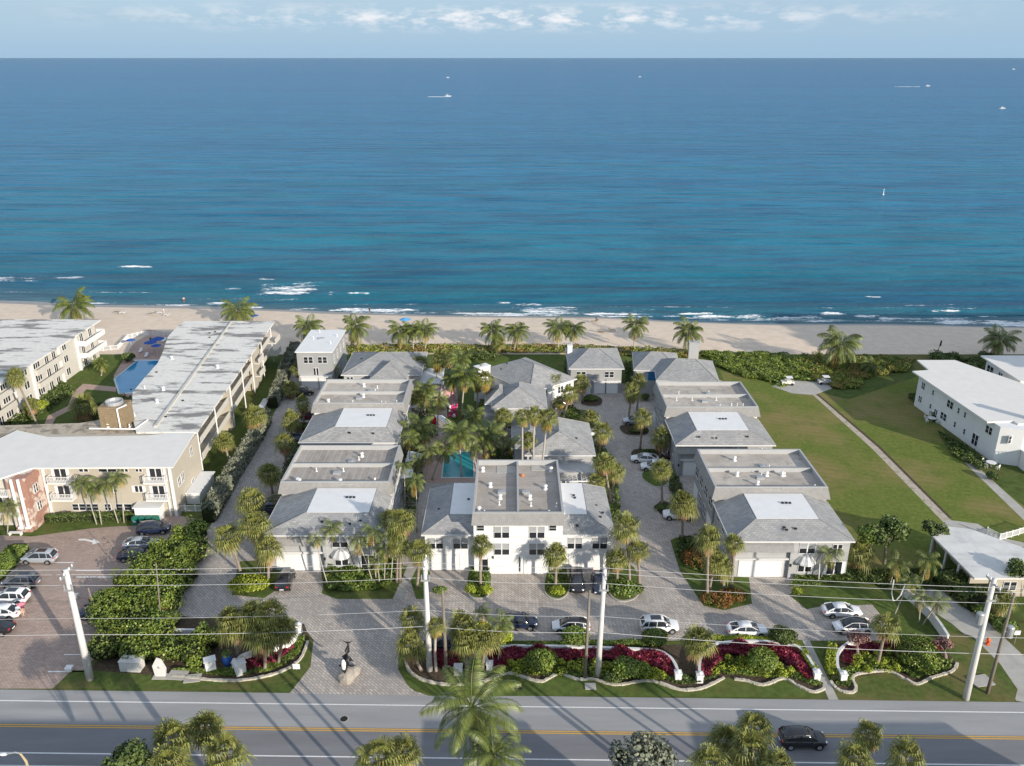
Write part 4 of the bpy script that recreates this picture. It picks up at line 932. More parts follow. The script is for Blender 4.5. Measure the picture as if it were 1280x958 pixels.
# ------------------------------------------------------------------ plants
def leafquad(b, c, n, u, l, w_, m=0):
    v = n.cross(u).normalized()
    p = [c-u*l*.5, c+v*w_*.5, c+u*l*.5, c-v*w_*.5]
    b.v += [tuple(q) for q in p]; k = len(b.v); b.f.append([k-4,k-3,k-2,k-1]); b.m.append(m)
def rvec(r): 
    while True:
        v = Vector((r.uniform(-1,1), r.uniform(-1,1), r.uniform(-1,1)))
        if .05 < v.length < 1: return v.normalized()
def blob(b, r, c, rad, n, size, lump=.25, low=-.3):
    """leaves through the outer shell of a lumpy volume"""
    ph = [(rvec(r), r.uniform(.5, 1)) for _ in range(7)]
    for _ in range(n):
        d = rvec(r)
        if d.z < low: d.z = -d.z*.5; d.normalize()
        k = 1+lump*sum(max(0, d.dot(q)-.6)*a*2 for q, a in ph)-lump*.4
        k *= r.uniform(.72, 1.04)
        p = Vector((c[0]+d.x*rad[0]*k, c[1]+d.y*rad[1]*k, c[2]+d.z*rad[2]*k))
        nn_ = (d+rvec(r)*.9).normalized(); u = nn_.cross(rvec(r)).normalized()
        s = size*r.uniform(.6, 1.35); leafquad(b, p, nn_, u, s*1.25, s)
def shrub(label, x, y, rx, ry, h, m=None, n=None, size=.16, seed=0, name='shrub', group=None, cat='shrub', stem=0.0, lump=.25):
    r = random.Random(seed+int(x*7+y*13)); m = m or m_leaf_green
    o = E(name, x, y, label, cat, group)
    b = MB(); blob(b, r, (x, y, stem+(h-stem)*.5), (rx, ry, (h-stem)*.52), n or int(260*(rx+ry)*max(.6, h)/1.6), size, lump, -.9 if stem else -.25)
    b.build('foliage', m, o)
    b = MB(); b.ball((x, y, stem+(h-stem)*.48), (rx*.74, ry*.74, (h-stem)*.40), 12, 7, j=.1, rnd=r); b.build('dark_core', m_core, o)
    b = MB()
    for k in range(3): b.tube((x+r.uniform(-.1,.1), y+r.uniform(-.1,.1), 0), (x+r.uniform(-.4,.4)*rx, y+r.uniform(-.4,.4)*ry, h*.5), .06, .03, 5)
    b.build('stem', m_trunk, o)
    return o
def clumps(label, pts, m, n, size, r0, seed):
    """separate rounded clumps of low foliage planted side by side"""
    r = random.Random(seed); q = PP(pts); b = MB(); xs_ = [p[0] for p in q]; ys_ = [p[1] for p in q]; cs = []; t = 0
    while len(cs) < n and t < 4000:
        t += 1; x = r.uniform(min(xs_), max(xs_)); y = r.uniform(min(ys_), max(ys_))
        if inpoly((x, y), q) and all(math.hypot(x-a, y-c) > r0*1.75 for a, c in cs): cs.append((x, y))
    for x, y in cs:
        rr = r0*r.uniform(.75, 1.1); hh = r.uniform(.6, 1.0); blob(b, r, (x, y, hh*.55), (rr, rr, hh*.6), 110, size, .3, -.3)
    return T(b.build('foliage_clumps', m), label, 'flower bed', None, 'stuff')
def inpoly(p, q):
    c = False; j = len(q)-1
    for i in range(len(q)):
        if (q[i][1] > p[1]) != (q[j][1] > p[1]) and p[0] < (q[j][0]-q[i][0])*(p[1]-q[i][1])/(q[j][1]-q[i][1])+q[i][0]: c = not c
        j = i
    return c
def cover(name, label, pts, m, n, size, h, seed=0, cat='ground cover', clump=1.0, px=True):
    """a bed of low plants nobody could count: lumpy heights, one object"""
    r = random.Random(seed); q = PP(pts) if px else pts; b = MB()
    xs_ = [p[0] for p in q]; ys_ = [p[1] for p in q]; k = 0
    while k < n:
        x = r.uniform(min(xs_), max(xs_)); y = r.uniform(min(ys_), max(ys_))
        if not inpoly((x, y), q): continue
        hh = h*(.35+.65*(.5+.5*math.sin(x*2.1/clump+3*math.sin(y*.8/clump)))*(.5+.5*math.cos(y*2.6/clump+x*.7)))
        z = hh*r.uniform(.55, 1.0)+.03; nn_ = (Vector((0,0,.9))+rvec(r)*1.1).normalized()
        u = nn_.cross(rvec(r)).normalized(); s = size*r.uniform(.6, 1.4); leafquad(b, Vector((x, y, z)), nn_, u, s*1.3, s); k += 1
    o = b.build(name, m); return T(o, label, cat, None, 'stuff')
def hedge(label, pts, w_, h, m, dens, size, seed=0, tall=1.0):
    """clipped or shaggy hedge along a line of ground points"""
    r = random.Random(seed); q = PP(pts); b = MB(); c = MB()
    o = E('hedge', *q[0], label, 'hedge')
    for (x0, y0), (x1, y1) in zip(q, q[1:]):
        L_ = math.hypot(x1-x0, y1-y0); a = math.atan2(y1-y0, x1-x0); nx, ny = -math.sin(a), math.cos(a)
        for _ in range(int(L_*dens)):
            t = r.random(); s = r.uniform(-1, 1); zz = r.random()
            e = r.choice((0, 1, 1)); 
            if e == 0: s = math.copysign(r.uniform(.85, 1.05), s); z = h*zz
            else: z = h*r.uniform(.86, 1.04+.18*math.sin(t*L_*1.7+seed))
            p = Vector((x0+(x1-x0)*t+nx*s*w_/2, y0+(y1-y0)*t+ny*s*w_/2, z))
            n_ = (Vector((nx*s*.6, ny*s*.6, .8))+rvec(r)*.9).normalized(); u = (n_.cross(rvec(r))+Vector((0,0,tall-1))).normalized()
            sc = size*r.uniform(.6, 1.4); leafquad(b, p, n_, u, sc*1.4*tall, sc)
        c.obox((x0+x1)/2, (y0+y1)/2, 0, h*.86, L_+w_*.4, w_*.8, a)
    b.build('foliage', m, o); c.build('dark_core', m_core, o); return o
def crown_sabal(seed, R_=1.9, n=38):
    r = random.Random(seed); b = MB(); d = MB()
    for k in range(n+12):
        dead = k >= n
        a = k*2.399963+r.uniform(-.2, .2); f = (k+.5)/n
        el = R(80-118*min(1, f)**.9+r.uniform(-8, 8)) if not dead else R(r.uniform(-80, -52))
        L_ = R_*r.uniform(.74, 1.12)*(1 if not dead else .8)
        dr = Vector((math.cos(a)*math.cos(el), math.sin(a)*math.cos(el), math.sin(el)))
        side = dr.cross(Vector((0, 0, 1))).normalized(); up = side.cross(dr).normalized()
        dry = r.random(); p0 = Vector((0, 0, 0)); hub = dr*L_*.42; T_ = d if dead else b
        w_ = .02; T_.v += [tuple(p0-side*w_), tuple(p0+side*w_), tuple(hub+side*w_), tuple(hub-side*w_)]; q = len(T_.v); T_.f.append([q-4,q-3,q-2,q-1]); T_.m.append(0)
        ns = 15
        for s in range(ns):
            g = (s/(ns-1)-.5)*R(205 if not dead else 110); c, sn = math.cos(g), math.sin(g)
            ln = L_*.62*(.72+.28*math.cos(g*.8))*r.uniform(.78, 1.12)
            dd = (dr*c+side*sn+up*(.18*abs(sn))).normalized()
            pv = dd.cross(up).normalized()*L_*.030
            m1 = hub+dd*ln*.62; tip = hub+dd*ln+Vector((0, 0, -ln*(.30+.22*dry)*(1+abs(sn)*.5)))
            T_.v += [tuple(hub), tuple(m1-pv), tuple(tip), tuple(m1+pv)]; q = len(T_.v); T_.f.append([q-4,q-3,q-2,q-1]); T_.m.append(0)
    return b, d
def crown_feather(seed, R_=2.6, n=19, lf=26, droop=1.15, width=.34, top=80, bottom=-30, lw=.016):
    r = random.Random(seed); b = MB(); d = MB()
    for k in range(n+3):
        dead = k >= n; a = k*2.399963+r.uniform(-.25, .25)
        el = R(top-(top-bottom)*((k+.5)/n)**.85+r.uniform(-7, 7)) if not dead else R(r.uniform(-62, -45))
        L_ = R_*r.uniform(.88, 1.06); T_ = d if dead else b; p = Vector((0, 0, 0)); e = el; pts = [p.copy()]; ns = 9
        tw = r.uniform(-.35, .35); az_ = a
        for s in range(ns):
            p = p+Vector((math.cos(az_)*math.cos(e), math.sin(az_)*math.cos(e), math.sin(e)))*L_/ns; pts.append(p.copy())
            e -= droop*R(3.5+13*(s/ns))*(1 if e > R(-75) else 0); az_ += tw*.06
        for i in range(ns):
            w_ = .035*(1-i/ns)+.008; sd = (pts[i+1]-pts[i]).cross(Vector((0,0,1))).normalized()
            T_.v += [tuple(pts[i]-sd*w_), tuple(pts[i]+sd*w_), tuple(pts[i+1]+sd*w_), tuple(pts[i+1]-sd*w_)]; q = len(T_.v); T_.f.append([q-4,q-3,q-2,q-1]); T_.m.append(0)
        for i in range(lf):
            t = .14+.86*(i+.5)/lf; q_ = t*ns; j = min(ns-1, int(q_)); c = pts[j].lerp(pts[j+1], q_-j)
            ax = (pts[j+1]-pts[j]).normalized(); sd = ax.cross(Vector((0,0,1))).normalized()
            ll = R_*width*(math.sin(math.pi*min(1, t*.86+.10))**.7)*r.uniform(.85, 1.1)
            for sg in (-1, 1):
                dd = (sd*sg+ax*.75+Vector((0,0,-.30-droop*.28))).normalized(); wv = ax*R_*lw
                mid = c+dd*ll*.55; tip = c+dd*ll+Vector((0,0,-ll*.22))
                T_.v += [tuple(c), tuple(mid-wv), tuple(tip), tuple(mid+wv)]; q = len(T_.v); T_.f.append([q-4,q-3,q-2,q-1]); T_.m.append(0)
    return b, d
CR = {}
def crowns():
    sv = XF[:]; setxf()
    for i in range(9):
        b, d = crown_sabal(10+i, n=24+(i*5)%17); CR['sabal', i] = (b.mesh('crown', m_leaf_sabal), d.mesh('dead_fronds', m_leaf_dead), 1.9)
    for i in range(3):
        b, d = crown_sabal(40+i, n=28); d2 = MB(); r = random.Random(i)
        for k in range(26):      # the skirt of old fans of a washingtonia
            a = r.uniform(0, 6.28); z = r.uniform(-1.5, -.2); dr = Vector((math.cos(a), math.sin(a), -1.4)).normalized(); c = Vector((math.cos(a)*.25, math.sin(a)*.25, z))
            sd = dr.cross(Vector((0,0,1))).normalized()
            for g in (-.5,-.25,0,.25,.5):
                dd = (dr+sd*g).normalized(); pv = sd*.05; ln = r.uniform(.8, 1.15)
                d.v += [tuple(c), tuple(c+dd*ln*.6-pv), tuple(c+dd*ln), tuple(c+dd*ln*.6+pv)]; q = len(d.v); d.f.append([q-4,q-3,q-2,q-1]); d.m.append(0)
        CR['fan', i] = (b.mesh('crown', m_leaf_sabal), d.mesh('dead_fronds', m_leaf_yel), 1.9)
    for i in range(4):
        b, d = crown_feather(60+i, 2.7, 22+i); CR['coco', i] = (b.mesh('crown', m_leaf_coco), d.mesh('dead_fronds', m_leaf_yel), 2.7)
    for i in range(2):
        b, d = crown_feather(80+i, 3.4, 26, 60, 1.25, .24, 80, -50, .0068); CR['big', i] = (b.mesh('crown', m_leaf_coco), d.mesh('dead_fronds', m_leaf_yel), 3.4)
    for i in range(3):
        b, d = crown_feather(70+i, 1.8, 13, 20, 1.5, .38, 72, -20); CR['small', i] = (b.mesh('crown', m_leaf_coco), d.mesh('dead_fronds', m_leaf_yel), 1.8)
    setxf(*sv)
crowns()
NPALM = [0]
PN = {'sabal': ('sabal_palm', 'sabal palms of the court'), 'fan': ('fan_palm', 'tall fan palms'), 'coco': ('coconut_palm', 'coconut palms'), 'big': ('coconut_palm', 'coconut palms'), 'small': ('feather_palm', 'slender feather palms')}
def palm(kind, cx, cy, bx, by, rpx, label, group=True, base=None, tr=None):
    """crown centre pixel, base pixel, crown radius in pixels"""
    NPALM[0] += 1; k = NPALM[0]; r = random.Random(k*31)
    X, Y = base or P(bx, by)
    zc = max(.8, zat(cy, Y)); xc = xat(cx, cy, Y)
    d = Y*math.cos(CP)-(zc-CH)*math.sin(CP); rad = rpx*{'sabal': 1.3, 'fan': 1.2, 'small': 1.15}.get(kind, 1.2)*d/CF
    var = {'sabal': 9, 'fan': 3, 'coco': 4, 'big': 2, 'small': 3}[kind]
    me, dm, R0 = CR[kind, k % var]
    nm, gr = PN[kind]
    o = E(nm, X, Y, label, 'palm tree', gr if group else None)
    zt = zc-(.12 if kind in ('sabal', 'fan') else .0)*rad
    tr = tr or {'sabal': .20, 'fan': .17, 'coco': .15, 'big': .19, 'small': .085}[kind]
    pts = []; rs = []; n = 7; bw = r.uniform(-.25, .25)*(2.0 if kind in ('coco', 'big') else .8)
    for i in range(n+1):
        t = i/n; pts.append((X+(xc-X)*t**(1.0)+bw*math.sin(math.pi*t)*.6, Y+bw*.5*math.sin(math.pi*t), -.1+(zt+.1)*t))
        rs.append(tr*(1.25 if i == 0 else (1.0 if kind != 'small' else .95)-.22*t))
    b = MB(); b.path(pts, rs, 8)
    t_ = b.build('trunk', m_trunk2 if kind in ('small', 'coco', 'big', 'fan') else m_trunk, o, smooth=True)
    rz = r.uniform(0, 6.28); s = rad/R0; sx2 = r.uniform(.88, 1.06); sz2 = r.uniform(.85, 1.15)
    for nme, mm in (('crown', me), ('dead_fronds', dm)):
        c = link(nme, mm, o, (xc, Y, zt)); c.rotation_euler = (r.uniform(-.14,.14), r.uniform(-.14,.14), rz); c.scale = (s*sx2, s, s*sz2)
    return o
S, CO, SM, FN = 'sabal', 'coco', 'small', 'fan'
for a in [
 # beach row, left to right
 (CO,93,382,93,404,24,'coconut palm standing on the sand behind the far hotel block at the left'),
 (CO,298,388,298,404,22,'coconut palm on the sand behind the end of the long stained hotel roof'),
 (CO,386,408,388,428,19,'coconut palm on the sand left of and behind the narrow grey villa'),
 (CO,445,408,446,437,20,'coconut palm on the dune edge just right of the narrow grey villa'),
 (CO,500,414,500,438,16,'left palm of the three coconut palms on the dune near the blue umbrella'),
 (CO,516,412,517,438,15,'middle palm of the three coconut palms on the dune near the blue umbrella'),
 (CO,531,412,531,438,16,'right palm of the three coconut palms on the dune near the blue umbrella'),
 (CO,616,413,612,440,17,'left coconut palm of the pair behind the big white chimney'),
 (CO,646,413,643,439,18,'right coconut palm of the pair behind the big white chimney'),
 (CO,697,410,698,438,18,'left coconut palm of the pair behind the gap between two beach houses'),
 (CO,717,411,712,437,17,'right leaning coconut palm of the pair between two beach houses'),
 (CO,795,406,793,438,18,'tall slim coconut palm alone on the beach behind the arched-garage house'),
 (CO,861,414,861,441,20,'coconut palm with hanging fronds behind the white chimney of the angled house'),
 (CO,1050,430,1043,461,27,'large coconut palm growing out of the sea grape thicket at the meadow'),
 (CO,1250,424,1246,449,23,'shaded coconut palm between the white houses at the right border'),
 (CO,1088,457,1090,466,16,'stunted dark coconut palm low in the thicket left of the white house'),
 # villas' garden
 (S,624,428,624,442,10,'small yellowish sabal palm directly behind the big white chimney'),
 (FN,525,452,527,482,12,'short fan palm in front of the white flat roof by the crossing hips'),
 (FN,548,447,545,492,14,'fan palm with a brown skirt beside the white flat roof'),
 (CO,575,450,574,500,15,'left of the two tall coconut palms on the dark lawn right of the pink backdrop'),
 (CO,583,468,578,522,21,'right, nearer palm of the tall pair on the dark lawn beside the pink backdrop'),
 (FN,607,472,607,524,13,'fan palm with a tan skirt in front of the skewed beach house'),
 (FN,597,478,597,512,10,'shorter fan palm half hidden left of the tan-skirted one'),
 (FN,517,494,517,525,13,'fan palm at the right wall of the middle left villa, tan skirt'),
 (CO,531,487,531,522,19,'bushy coconut palm left of the pink backdrop'),
 (CO,522,535,523,570,24,'wide coconut palm over the gap behind the dark seamed villa'),
 (CO,573,541,577,596,22,'coconut palm standing in front of the teal pool, its trunk crossing the water'),
 (CO,610,545,612,578,27,'coconut palm with long drooping yellow fronds at the pool deck corner'),
 (S,629,519,633,552,13,'dark round palm between the pool deck and the hip cottages'),
 (SM,536,562,531,606,17,'slender palm left of the teal pool'),
 (SM,523,574,521,606,14,'second slender palm left of the teal pool, closer to the villa wall'),
 (SM,519,601,521,666,15,'slender palm with a very long pale trunk in the alley left of the white villa'),
 (FN,653,518,653,612,12,'leftmost fan palm of the trio behind the white three-storey villa'),
 (FN,668,517,667,613,12,'middle fan palm of the trio behind the white three-storey villa'),
 (FN,684,520,674,613,14,'rightmost, leaning fan palm of the trio behind the white three-storey villa'),
 (FN,692,474,696,508,11,'sparse fan palm in front of the white entry wall'),
 (S,712,490,703,526,12,'leaning palm with a thick brown trunk beside the dark parked car'),
 (S,726,477,729,502,12,'yellowish palm left of the arched garage doors'),
 # court, right lane
 (S,738,522,734,556,13,'palm on the small lawn left of the lane, the farther of two'),
 (S,753,538,749,568,13,'palm on the small lawn left of the lane, the nearer of two'),
 (S,756,577,765,635,15,'leaning palm at the corner right behind the white three-storey villa'),
 (S,768,588,764,630,13,'upright palm touching the leaning one behind the white three-storey villa'),
 (S,790,488,785,527,13,'palm near the arched garage doors, left of a close pair'),
 (S,799,474,796,514,10,'darker palm near the arched garage doors, right of a close pair'),
 (S,803,521,800,562,12,'palm in the shaded bed between two parking bays of the right lane'),
 (S,827,546,824,574,14,'palm against the villa wall above the two white cars'),
 (S,827,585,828,634,14,'palm on the round lawn island in front of the two white cars'),
 (S,854,628,853,676,18,'palm with a bright crown standing over the white estate car'),
 (S,886,672,884,752,17,'back palm of the clump left of the white awning, dark crown'),
 (S,918,678,914,735,13,'right palm of the clump left of the white awning'),
 (S,893,700,886,740,15,'front left palm of the clump above the rust-coloured shrubs'),
 (S,903,708,906,739,15,'front right palm of the clump above the rust-coloured shrubs'),
 (S,783,657,787,732,18,'tallest palm of the clump right of the two dark parked cars'),
 (S,797,686,799,734,15,'right palm of the clump right of the two dark parked cars'),
 (S,771,697,771,735,15,'left low palm of the clump right of the two dark parked cars'),
 (S,602,680,601,735,15,'palm in the kerbed bed left of the centre garage of the white villa'),
 (S,695,692,694,735,16,'palm in the kerbed bed right of the centre garage of the white villa'),
 # left lane
 (S,374,461,375,482,11,'round palm left of the garage of the narrow grey villa'),
 (S,411,461,410,481,11,'round palm right of the garage of the narrow grey villa'),
 (S,363,485,365,498,11,'low dark palm at the far end of the left lane'),
 (S,378,503,380,532,11,'dark palm beside the maroon car'),
 (S,364,524,366,548,14,'palm at the left lane beside the dark blue car'),
 (S,355,551,357,583,14,'palm just below the one beside the dark blue car on the left lane'),
 (S,318,517,321,548,16,'broad palm growing at the bend of the hotel hedge'),
 (S,280,550,287,584,13,'palm with a pale trunk on the hotel lawn inside the hedge'),
 (S,336,590,341,617,16,'dark palm at the back left corner of the dark seamed villa'),
 (S,314,625,318,660,19,'wide palm over the left lane in line with the dark car'),
 (SM,343,621,345,650,11,'little yellow-green palm with a pale trunk beside the dark car'),
 (S,317,655,324,718,19,'middle palm of the trio on the lawn left of the black car'),
 (S,285,669,301,716,20,'left palm of the trio on the lawn left of the black car'),
 (S,334,683,335,731,18,'right palm of the trio on the lawn left of the black car'),
 # in front of the dark seamed villa
 (SM,415,660,418,712,17,'slender palm with twin-looking trunk over the left white awning'),
 (SM,395,673,411,734,14,'thin leaning palm in front of the left garage door'),
 (SM,447,676,466,728,16,'leftmost stem of the feathery palm thicket by the front path'),
 (SM,466,664,470,726,17,'arching stem second from the left in the feathery palm thicket by the front path'),
 (SM,480,686,480,728,17,'low middle stem of the feathery palm thicket by the front path'),
 (SM,470,700,474,732,15,'lowest front stem of the feathery palm thicket by the front path'),
 (SM,492,668,488,728,18,'tall middle stem of the feathery palm thicket by the front path'),
 (S,503,650,500,728,19,'tall full-crowned palm rising out of the feathery thicket'),
 (S,497,675,496,728,15,'shaded palm just under the tall full-crowned one in the thicket'),
 (S,523,687,521,735,17,'round palm between the front path and the white villa wing'),
 (SM,540,670,542,700,8,'tiny palm beside the left wing of the white villa'),
 # entrance island left
 (S,290,776,297,823,22,'left palm of the dense clump on the entrance island'),
 (S,314,768,318,824,22,'back palm of the dense clump on the entrance island'),
 (S,336,764,334,826,21,'tallest yellow-green palm of the dense clump on the entrance island'),
 (S,329,792,331,838,21,'front palm of the dense clump on the entrance island, over the curved wall'),
 (S,352,786,348,830,20,'right palm of the dense clump on the entrance island'),
 # entrance island right
 (S,515,774,517,820,18,'back left palm at the corner of the long flower bed by the entrance'),
 (S,513,804,527,838,19,'front left palm at the corner of the long flower bed by the entrance'),
 (FN,545,780,545,839,14,'thin palm between the white pole and the wooden pole at the entrance'),
 (S,578,780,580,822,19,'back palm of the grey-green clump in the middle bed'),
 (S,586,800,583,838,20,'front left palm of the grey-green clump in the middle bed'),
 (S,604,796,603,838,20,'front right palm of the grey-green clump in the middle bed'),
 (SM,603,764,604,800,14,'small palm behind the grey-green clump in the middle bed'),
 (SM,626,778,622,830,20,'feather palm with a clean thin trunk left of the burgundy bed'),
 (S,873,800,872,838,21,'palm standing in the opening between the two curved white walls'),
 (S,1108,780,1096,834,18,'palm in the right flower bed over the lime plants'),
 # right part
 (SM,1038,691,1025,726,18,'slender leaning palm in front of the right villa, beside its white shutters'),
 (S,1076,690,1074,716,19,'shaggy palm at the left end of the dark grove right of the near villa'),
 (SM,1120,703,1112,733,20,'arching feather palm in the middle of the dark grove, pale curved trunk'),
 (SM,1138,725,1118,768,17,'feather palm over the loop of white pipe by the lane wall'),
 (SM,1160,700,1150,738,20,'feather palm at the right end of the dark grove before the carport'),
 (SM,1152,747,1149,779,16,'left palm of the leaning pair at the lane wall'),
 (SM,1172,752,1153,781,18,'right leaning palm of the leaning pair at the lane wall'),
 (S,1252,748,1252,775,17,'low palm behind the wooden pole at the right border'),
 # hotel
 (SM,104,604,121,656,18,'leftmost slender palm before the beige hotel front'),
 (SM,118,611,127,656,15,'second slender palm from the left before the beige hotel front'),
 (SM,134,604,148,654,16,'third slender palm from the left before the beige hotel front'),
 (SM,148,596,155,654,15,'rightmost slender palm before the beige hotel front'),
 (SM,8,632,9,668,20,'slender palm at the brick entrance bay on the left border'),
 (S,19,470,50,538,12,'tall palm with a leaning trunk before the far hotel block'),
 (S,104,506,108,526,17,'broad palm on the courtyard lawn left of the cooling tower'),
 (CO,125,454,126,470,10,'small coconut palm on the courtyard lawn near the blue pool'),
 (S,152,503,152,520,13,'dark palm behind the cooling tower'),
 (S,38,505,40,524,10,'low bushy palm below the far hotel block'),
  # extra crowns filling the garden between the villas
 (CO,548,500,547,545,16,'coconut palm directly left of the balloon tower'),
 (SM,512,548,511,592,15,'feathery palm against the right end of the middle left villa'),
 (CO,556,562,540,600,17,'low coconut palm at the near left corner of the pool deck'),
 (SM,590,560,596,586,13,'small feather palm at the right edge of the teal pool'),
 (CO,592,520,594,560,17,'dark coconut palm between the lawn table and the pool deck'),
 (SM,640,552,642,590,13,'feather palm behind the back wall of the white villa'),
 (S,560,445,560,470,11,'round palm at the back of the garden lawn'),
 (CO,566,475,565,515,15,'coconut palm right behind the pink backdrop'),
 (S,745,600,752,645,12,'dark palm at the right wall of the white villa wing'),
 (SM,505,582,506,640,13,'thin palm between the two left villas and the alley'),
 (FN,700,500,700,520,10,'low fan palm beside the leaning brown-trunked palm'),
 (S,488,648,486,700,15,'yellow-green palm leaning over the hip roof of the dark seamed villa'),
 (S,660,548,664,604,11,'small palm between the trio and the hip cottage'),
# street side, bottom border
]: palm(*a)
def fpalm(kind, cx, cy, Y, rpx, label):
    X = xat(cx, cy, Y); palm(kind, cx, cy, 0, 0, rpx, label, base=(X+random.uniform(-.8,.8), Y))
fpalm('big', 590, 884, 51.5, 66, 'big arching coconut palm in the foreground over the road')
fpalm('big', 617, 944, 48.0, 44, 'smaller coconut palm below the big one at the bottom border')
fpalm(S, 215, 922, 56.0, 27, 'upper left palm of the foreground clump at the bottom left')
fpalm(S, 256, 908, 57.5, 22, 'dark upper right palm of the foreground clump at the bottom left')
fpalm(S, 280, 940, 53.5, 27, 'lower right palm of the foreground clump at the bottom left')
fpalm(S, 211, 952, 52.5, 25, 'lower left palm of the foreground clump at the bottom left')
fpalm(S, 472, 945, 52.5, 27, 'left palm of the foreground pair left of the big coconut palm')
fpalm(S, 503, 938, 53.5, 23, 'right palm of the foreground pair left of the big coconut palm')
fpalm(S, 943, 908, 58.5, 22, 'highest palm of the foreground clump left of the black road car')
fpalm(S, 908, 925, 56.0, 23, 'middle left palm of the foreground clump left of the black road car')
fpalm(S, 938, 938, 53.5, 28, 'front palm of the foreground clump left of the black road car')
fpalm(S, 888, 953, 51.5, 25, 'lowest left palm of the foreground clump left of the black road car')
fpalm(S, 972, 955, 51.5, 22, 'lowest right palm of the foreground clump left of the black road car')
fpalm(S, 1086, 918, 57.0, 19, 'top palm of the foreground clump right of the black road car')
fpalm(S, 1070, 946, 53.0, 23, 'lower left palm of the foreground clump right of the black road car')
fpalm(S, 1134, 944, 53.5, 25, 'lower right palm of the foreground clump right of the black road car')
def broad(label, cx, cy, bx, by, rpx, m, seed=0, base=None, sz=.22, n=900, nb=7, cat='tree', name='broadleaf_tree'):
    """tree with a forked trunk and separate leaf clumps"""
    r = random.Random(seed); X, Y = base or P(bx, by); zc = zat(cy, Y); xc = xat(cx, cy, Y); d = Y*math.cos(CP)-(zc-CH)*math.sin(CP); rad = rpx*d/CF
    o = E(name, X, Y, label, cat); b = MB(); t = MB(); t.path([(X,Y,-.1),(X+(xc-X)*.3,Y,zc*.35),(X+(xc-X)*.6,Y,zc*.6)], [.24,.18,.15], 7); c0 = Vector((X+(xc-X)*.6, Y, zc*.6)); co = MB()
    for k in range(nb):
        v = rvec(r); v.z = abs(v.z)*.8-.15; c = Vector((xc, Y, zc))+Vector((v.x*rad*.62, v.y*rad*.62, v.z*rad*.6)); rr = rad*r.uniform(.36, .55)
        blob(b, r, c, (rr, rr, rr*.8), n//nb, sz, .3, -.9); t.path([c0, c0.lerp(c, .6)+Vector((0,0,.1)), c], [.09,.06,.03], 5); co.ball(c, rr*.45, 8, 5, j=.2, rnd=r)
    f = b.build('crown', m, o); t.build('trunk', m_trunk, o); co.build('dark_core', m_core, o); return o
broad('silvery grey-leaved tree at the bottom border between road and big palm clump', 803, 952, 0, 0, 44, m_leaf_silver, 3, (xat(803, 952, 52), 52), .26, 2200, 9)
broad('dark leafy tree at the bottom left beside the foreground palms', 160, 955, 0, 0, 30, m_leaf_dark, 5, (xat(160, 955, 53), 53), .28, 1100)
broad('dark tree overlapping the white flat roof corner of the carport house', 1168, 664, 1168, 690, 17, m_leaf_dark, 6, None, .3, 900)
broad('tall dense tree at the back of the dark grove right of the near villa', 1108, 666, 1105, 712, 26, m_leaf_dark, 8, None, .32, 1700)
broad('second dense tree at the back of the dark grove, left of the tall one', 1086, 670, 1085, 712, 18, m_leaf_green, 9, None, .30, 1000)
broad('dark tree at the right border beside the carport house roof', 1275, 712, 1276, 745, 17, m_leaf_dark, 10, None, .28, 900)
broad('small pinkish flowering tree before the two parked cars at the right', 1071, 800, 1072, 822, 17, m_leaf_pink, 11, None, .15, 1500)
broad('small pinkish shrub-tree at the right tip of the flower bed', 1180, 806, 1182, 824, 13, m_leaf_pink, 12, None, .15, 900)

# sea grape thickets, dune strip
def thicket(name, label, pts, m, n, size, h, seed):
    r = random.Random(seed); q = PP(pts); xs_ = [p[0] for p in q]; ys_ = [p[1] for p in q]; b = MB(); c = MB(); k = 0; cs = []
    while len(cs) < n//150:
        x = r.uniform(min(xs_), max(xs_)); y = r.uniform(min(ys_), max(ys_))
        if inpoly((x, y), q): cs.append((x, y, r.uniform(.5, 1.08)*h, r.uniform(.7, 1.8)))
    for x, y, hh, rr in cs:
        blob(b, r, (x, y, hh*.5), (rr, rr, hh*.55), 330, size, .5, -.2); c.ball((x, y, hh*.42), (rr*.8, rr*.8, hh*.42), 9, 5, j=.15, rnd=r)
    o = link(name, None, None, (q[0][0], q[0][1], 0)); T(o, label, 'thicket', None, 'stuff')
    b.build('foliage', m, o); c.build('dark_core', m_core, o); return o
thicket('sea_grape_thicket', 'big bright sea grape thicket between the brick parking lot and the left lane', [(128,824),(121,792),(134,748),(160,724),(190,702),(215,684),(240,666),(256,672),(250,700),(222,750),(210,797),(268,806),(262,832),(225,834),(175,830)], m_leaf_grape, 24000, .21, 2.7, 1)
thicket('sea_grape_thicket', 'sea grape thicket along the beach above the meadow', [(880,444),(940,442),(1000,446),(1022,452),(1000,465),(992,474),(978,482),(925,470),(898,460)], m_leaf_grape, 16000, .25, 1.0, 2)
thicket('sea_grape_thicket', 'darker sea grape thicket around the large coconut palm', [(985,446),(1120,448),(1140,452),(1138,462),(1085,472),(1070,484),(1055,488),(1040,486),(1036,478),(1000,478),(1004,462)], m_leaf_dune, 17000, .25, 1.05, 3)
thicket('sea_grape_thicket', 'dark green shrubs behind the right white house roofs', [(1150,448),(1240,448),(1235,470),(1205,460)], m_leaf_dark, 6000, .34, 1.6, 4)
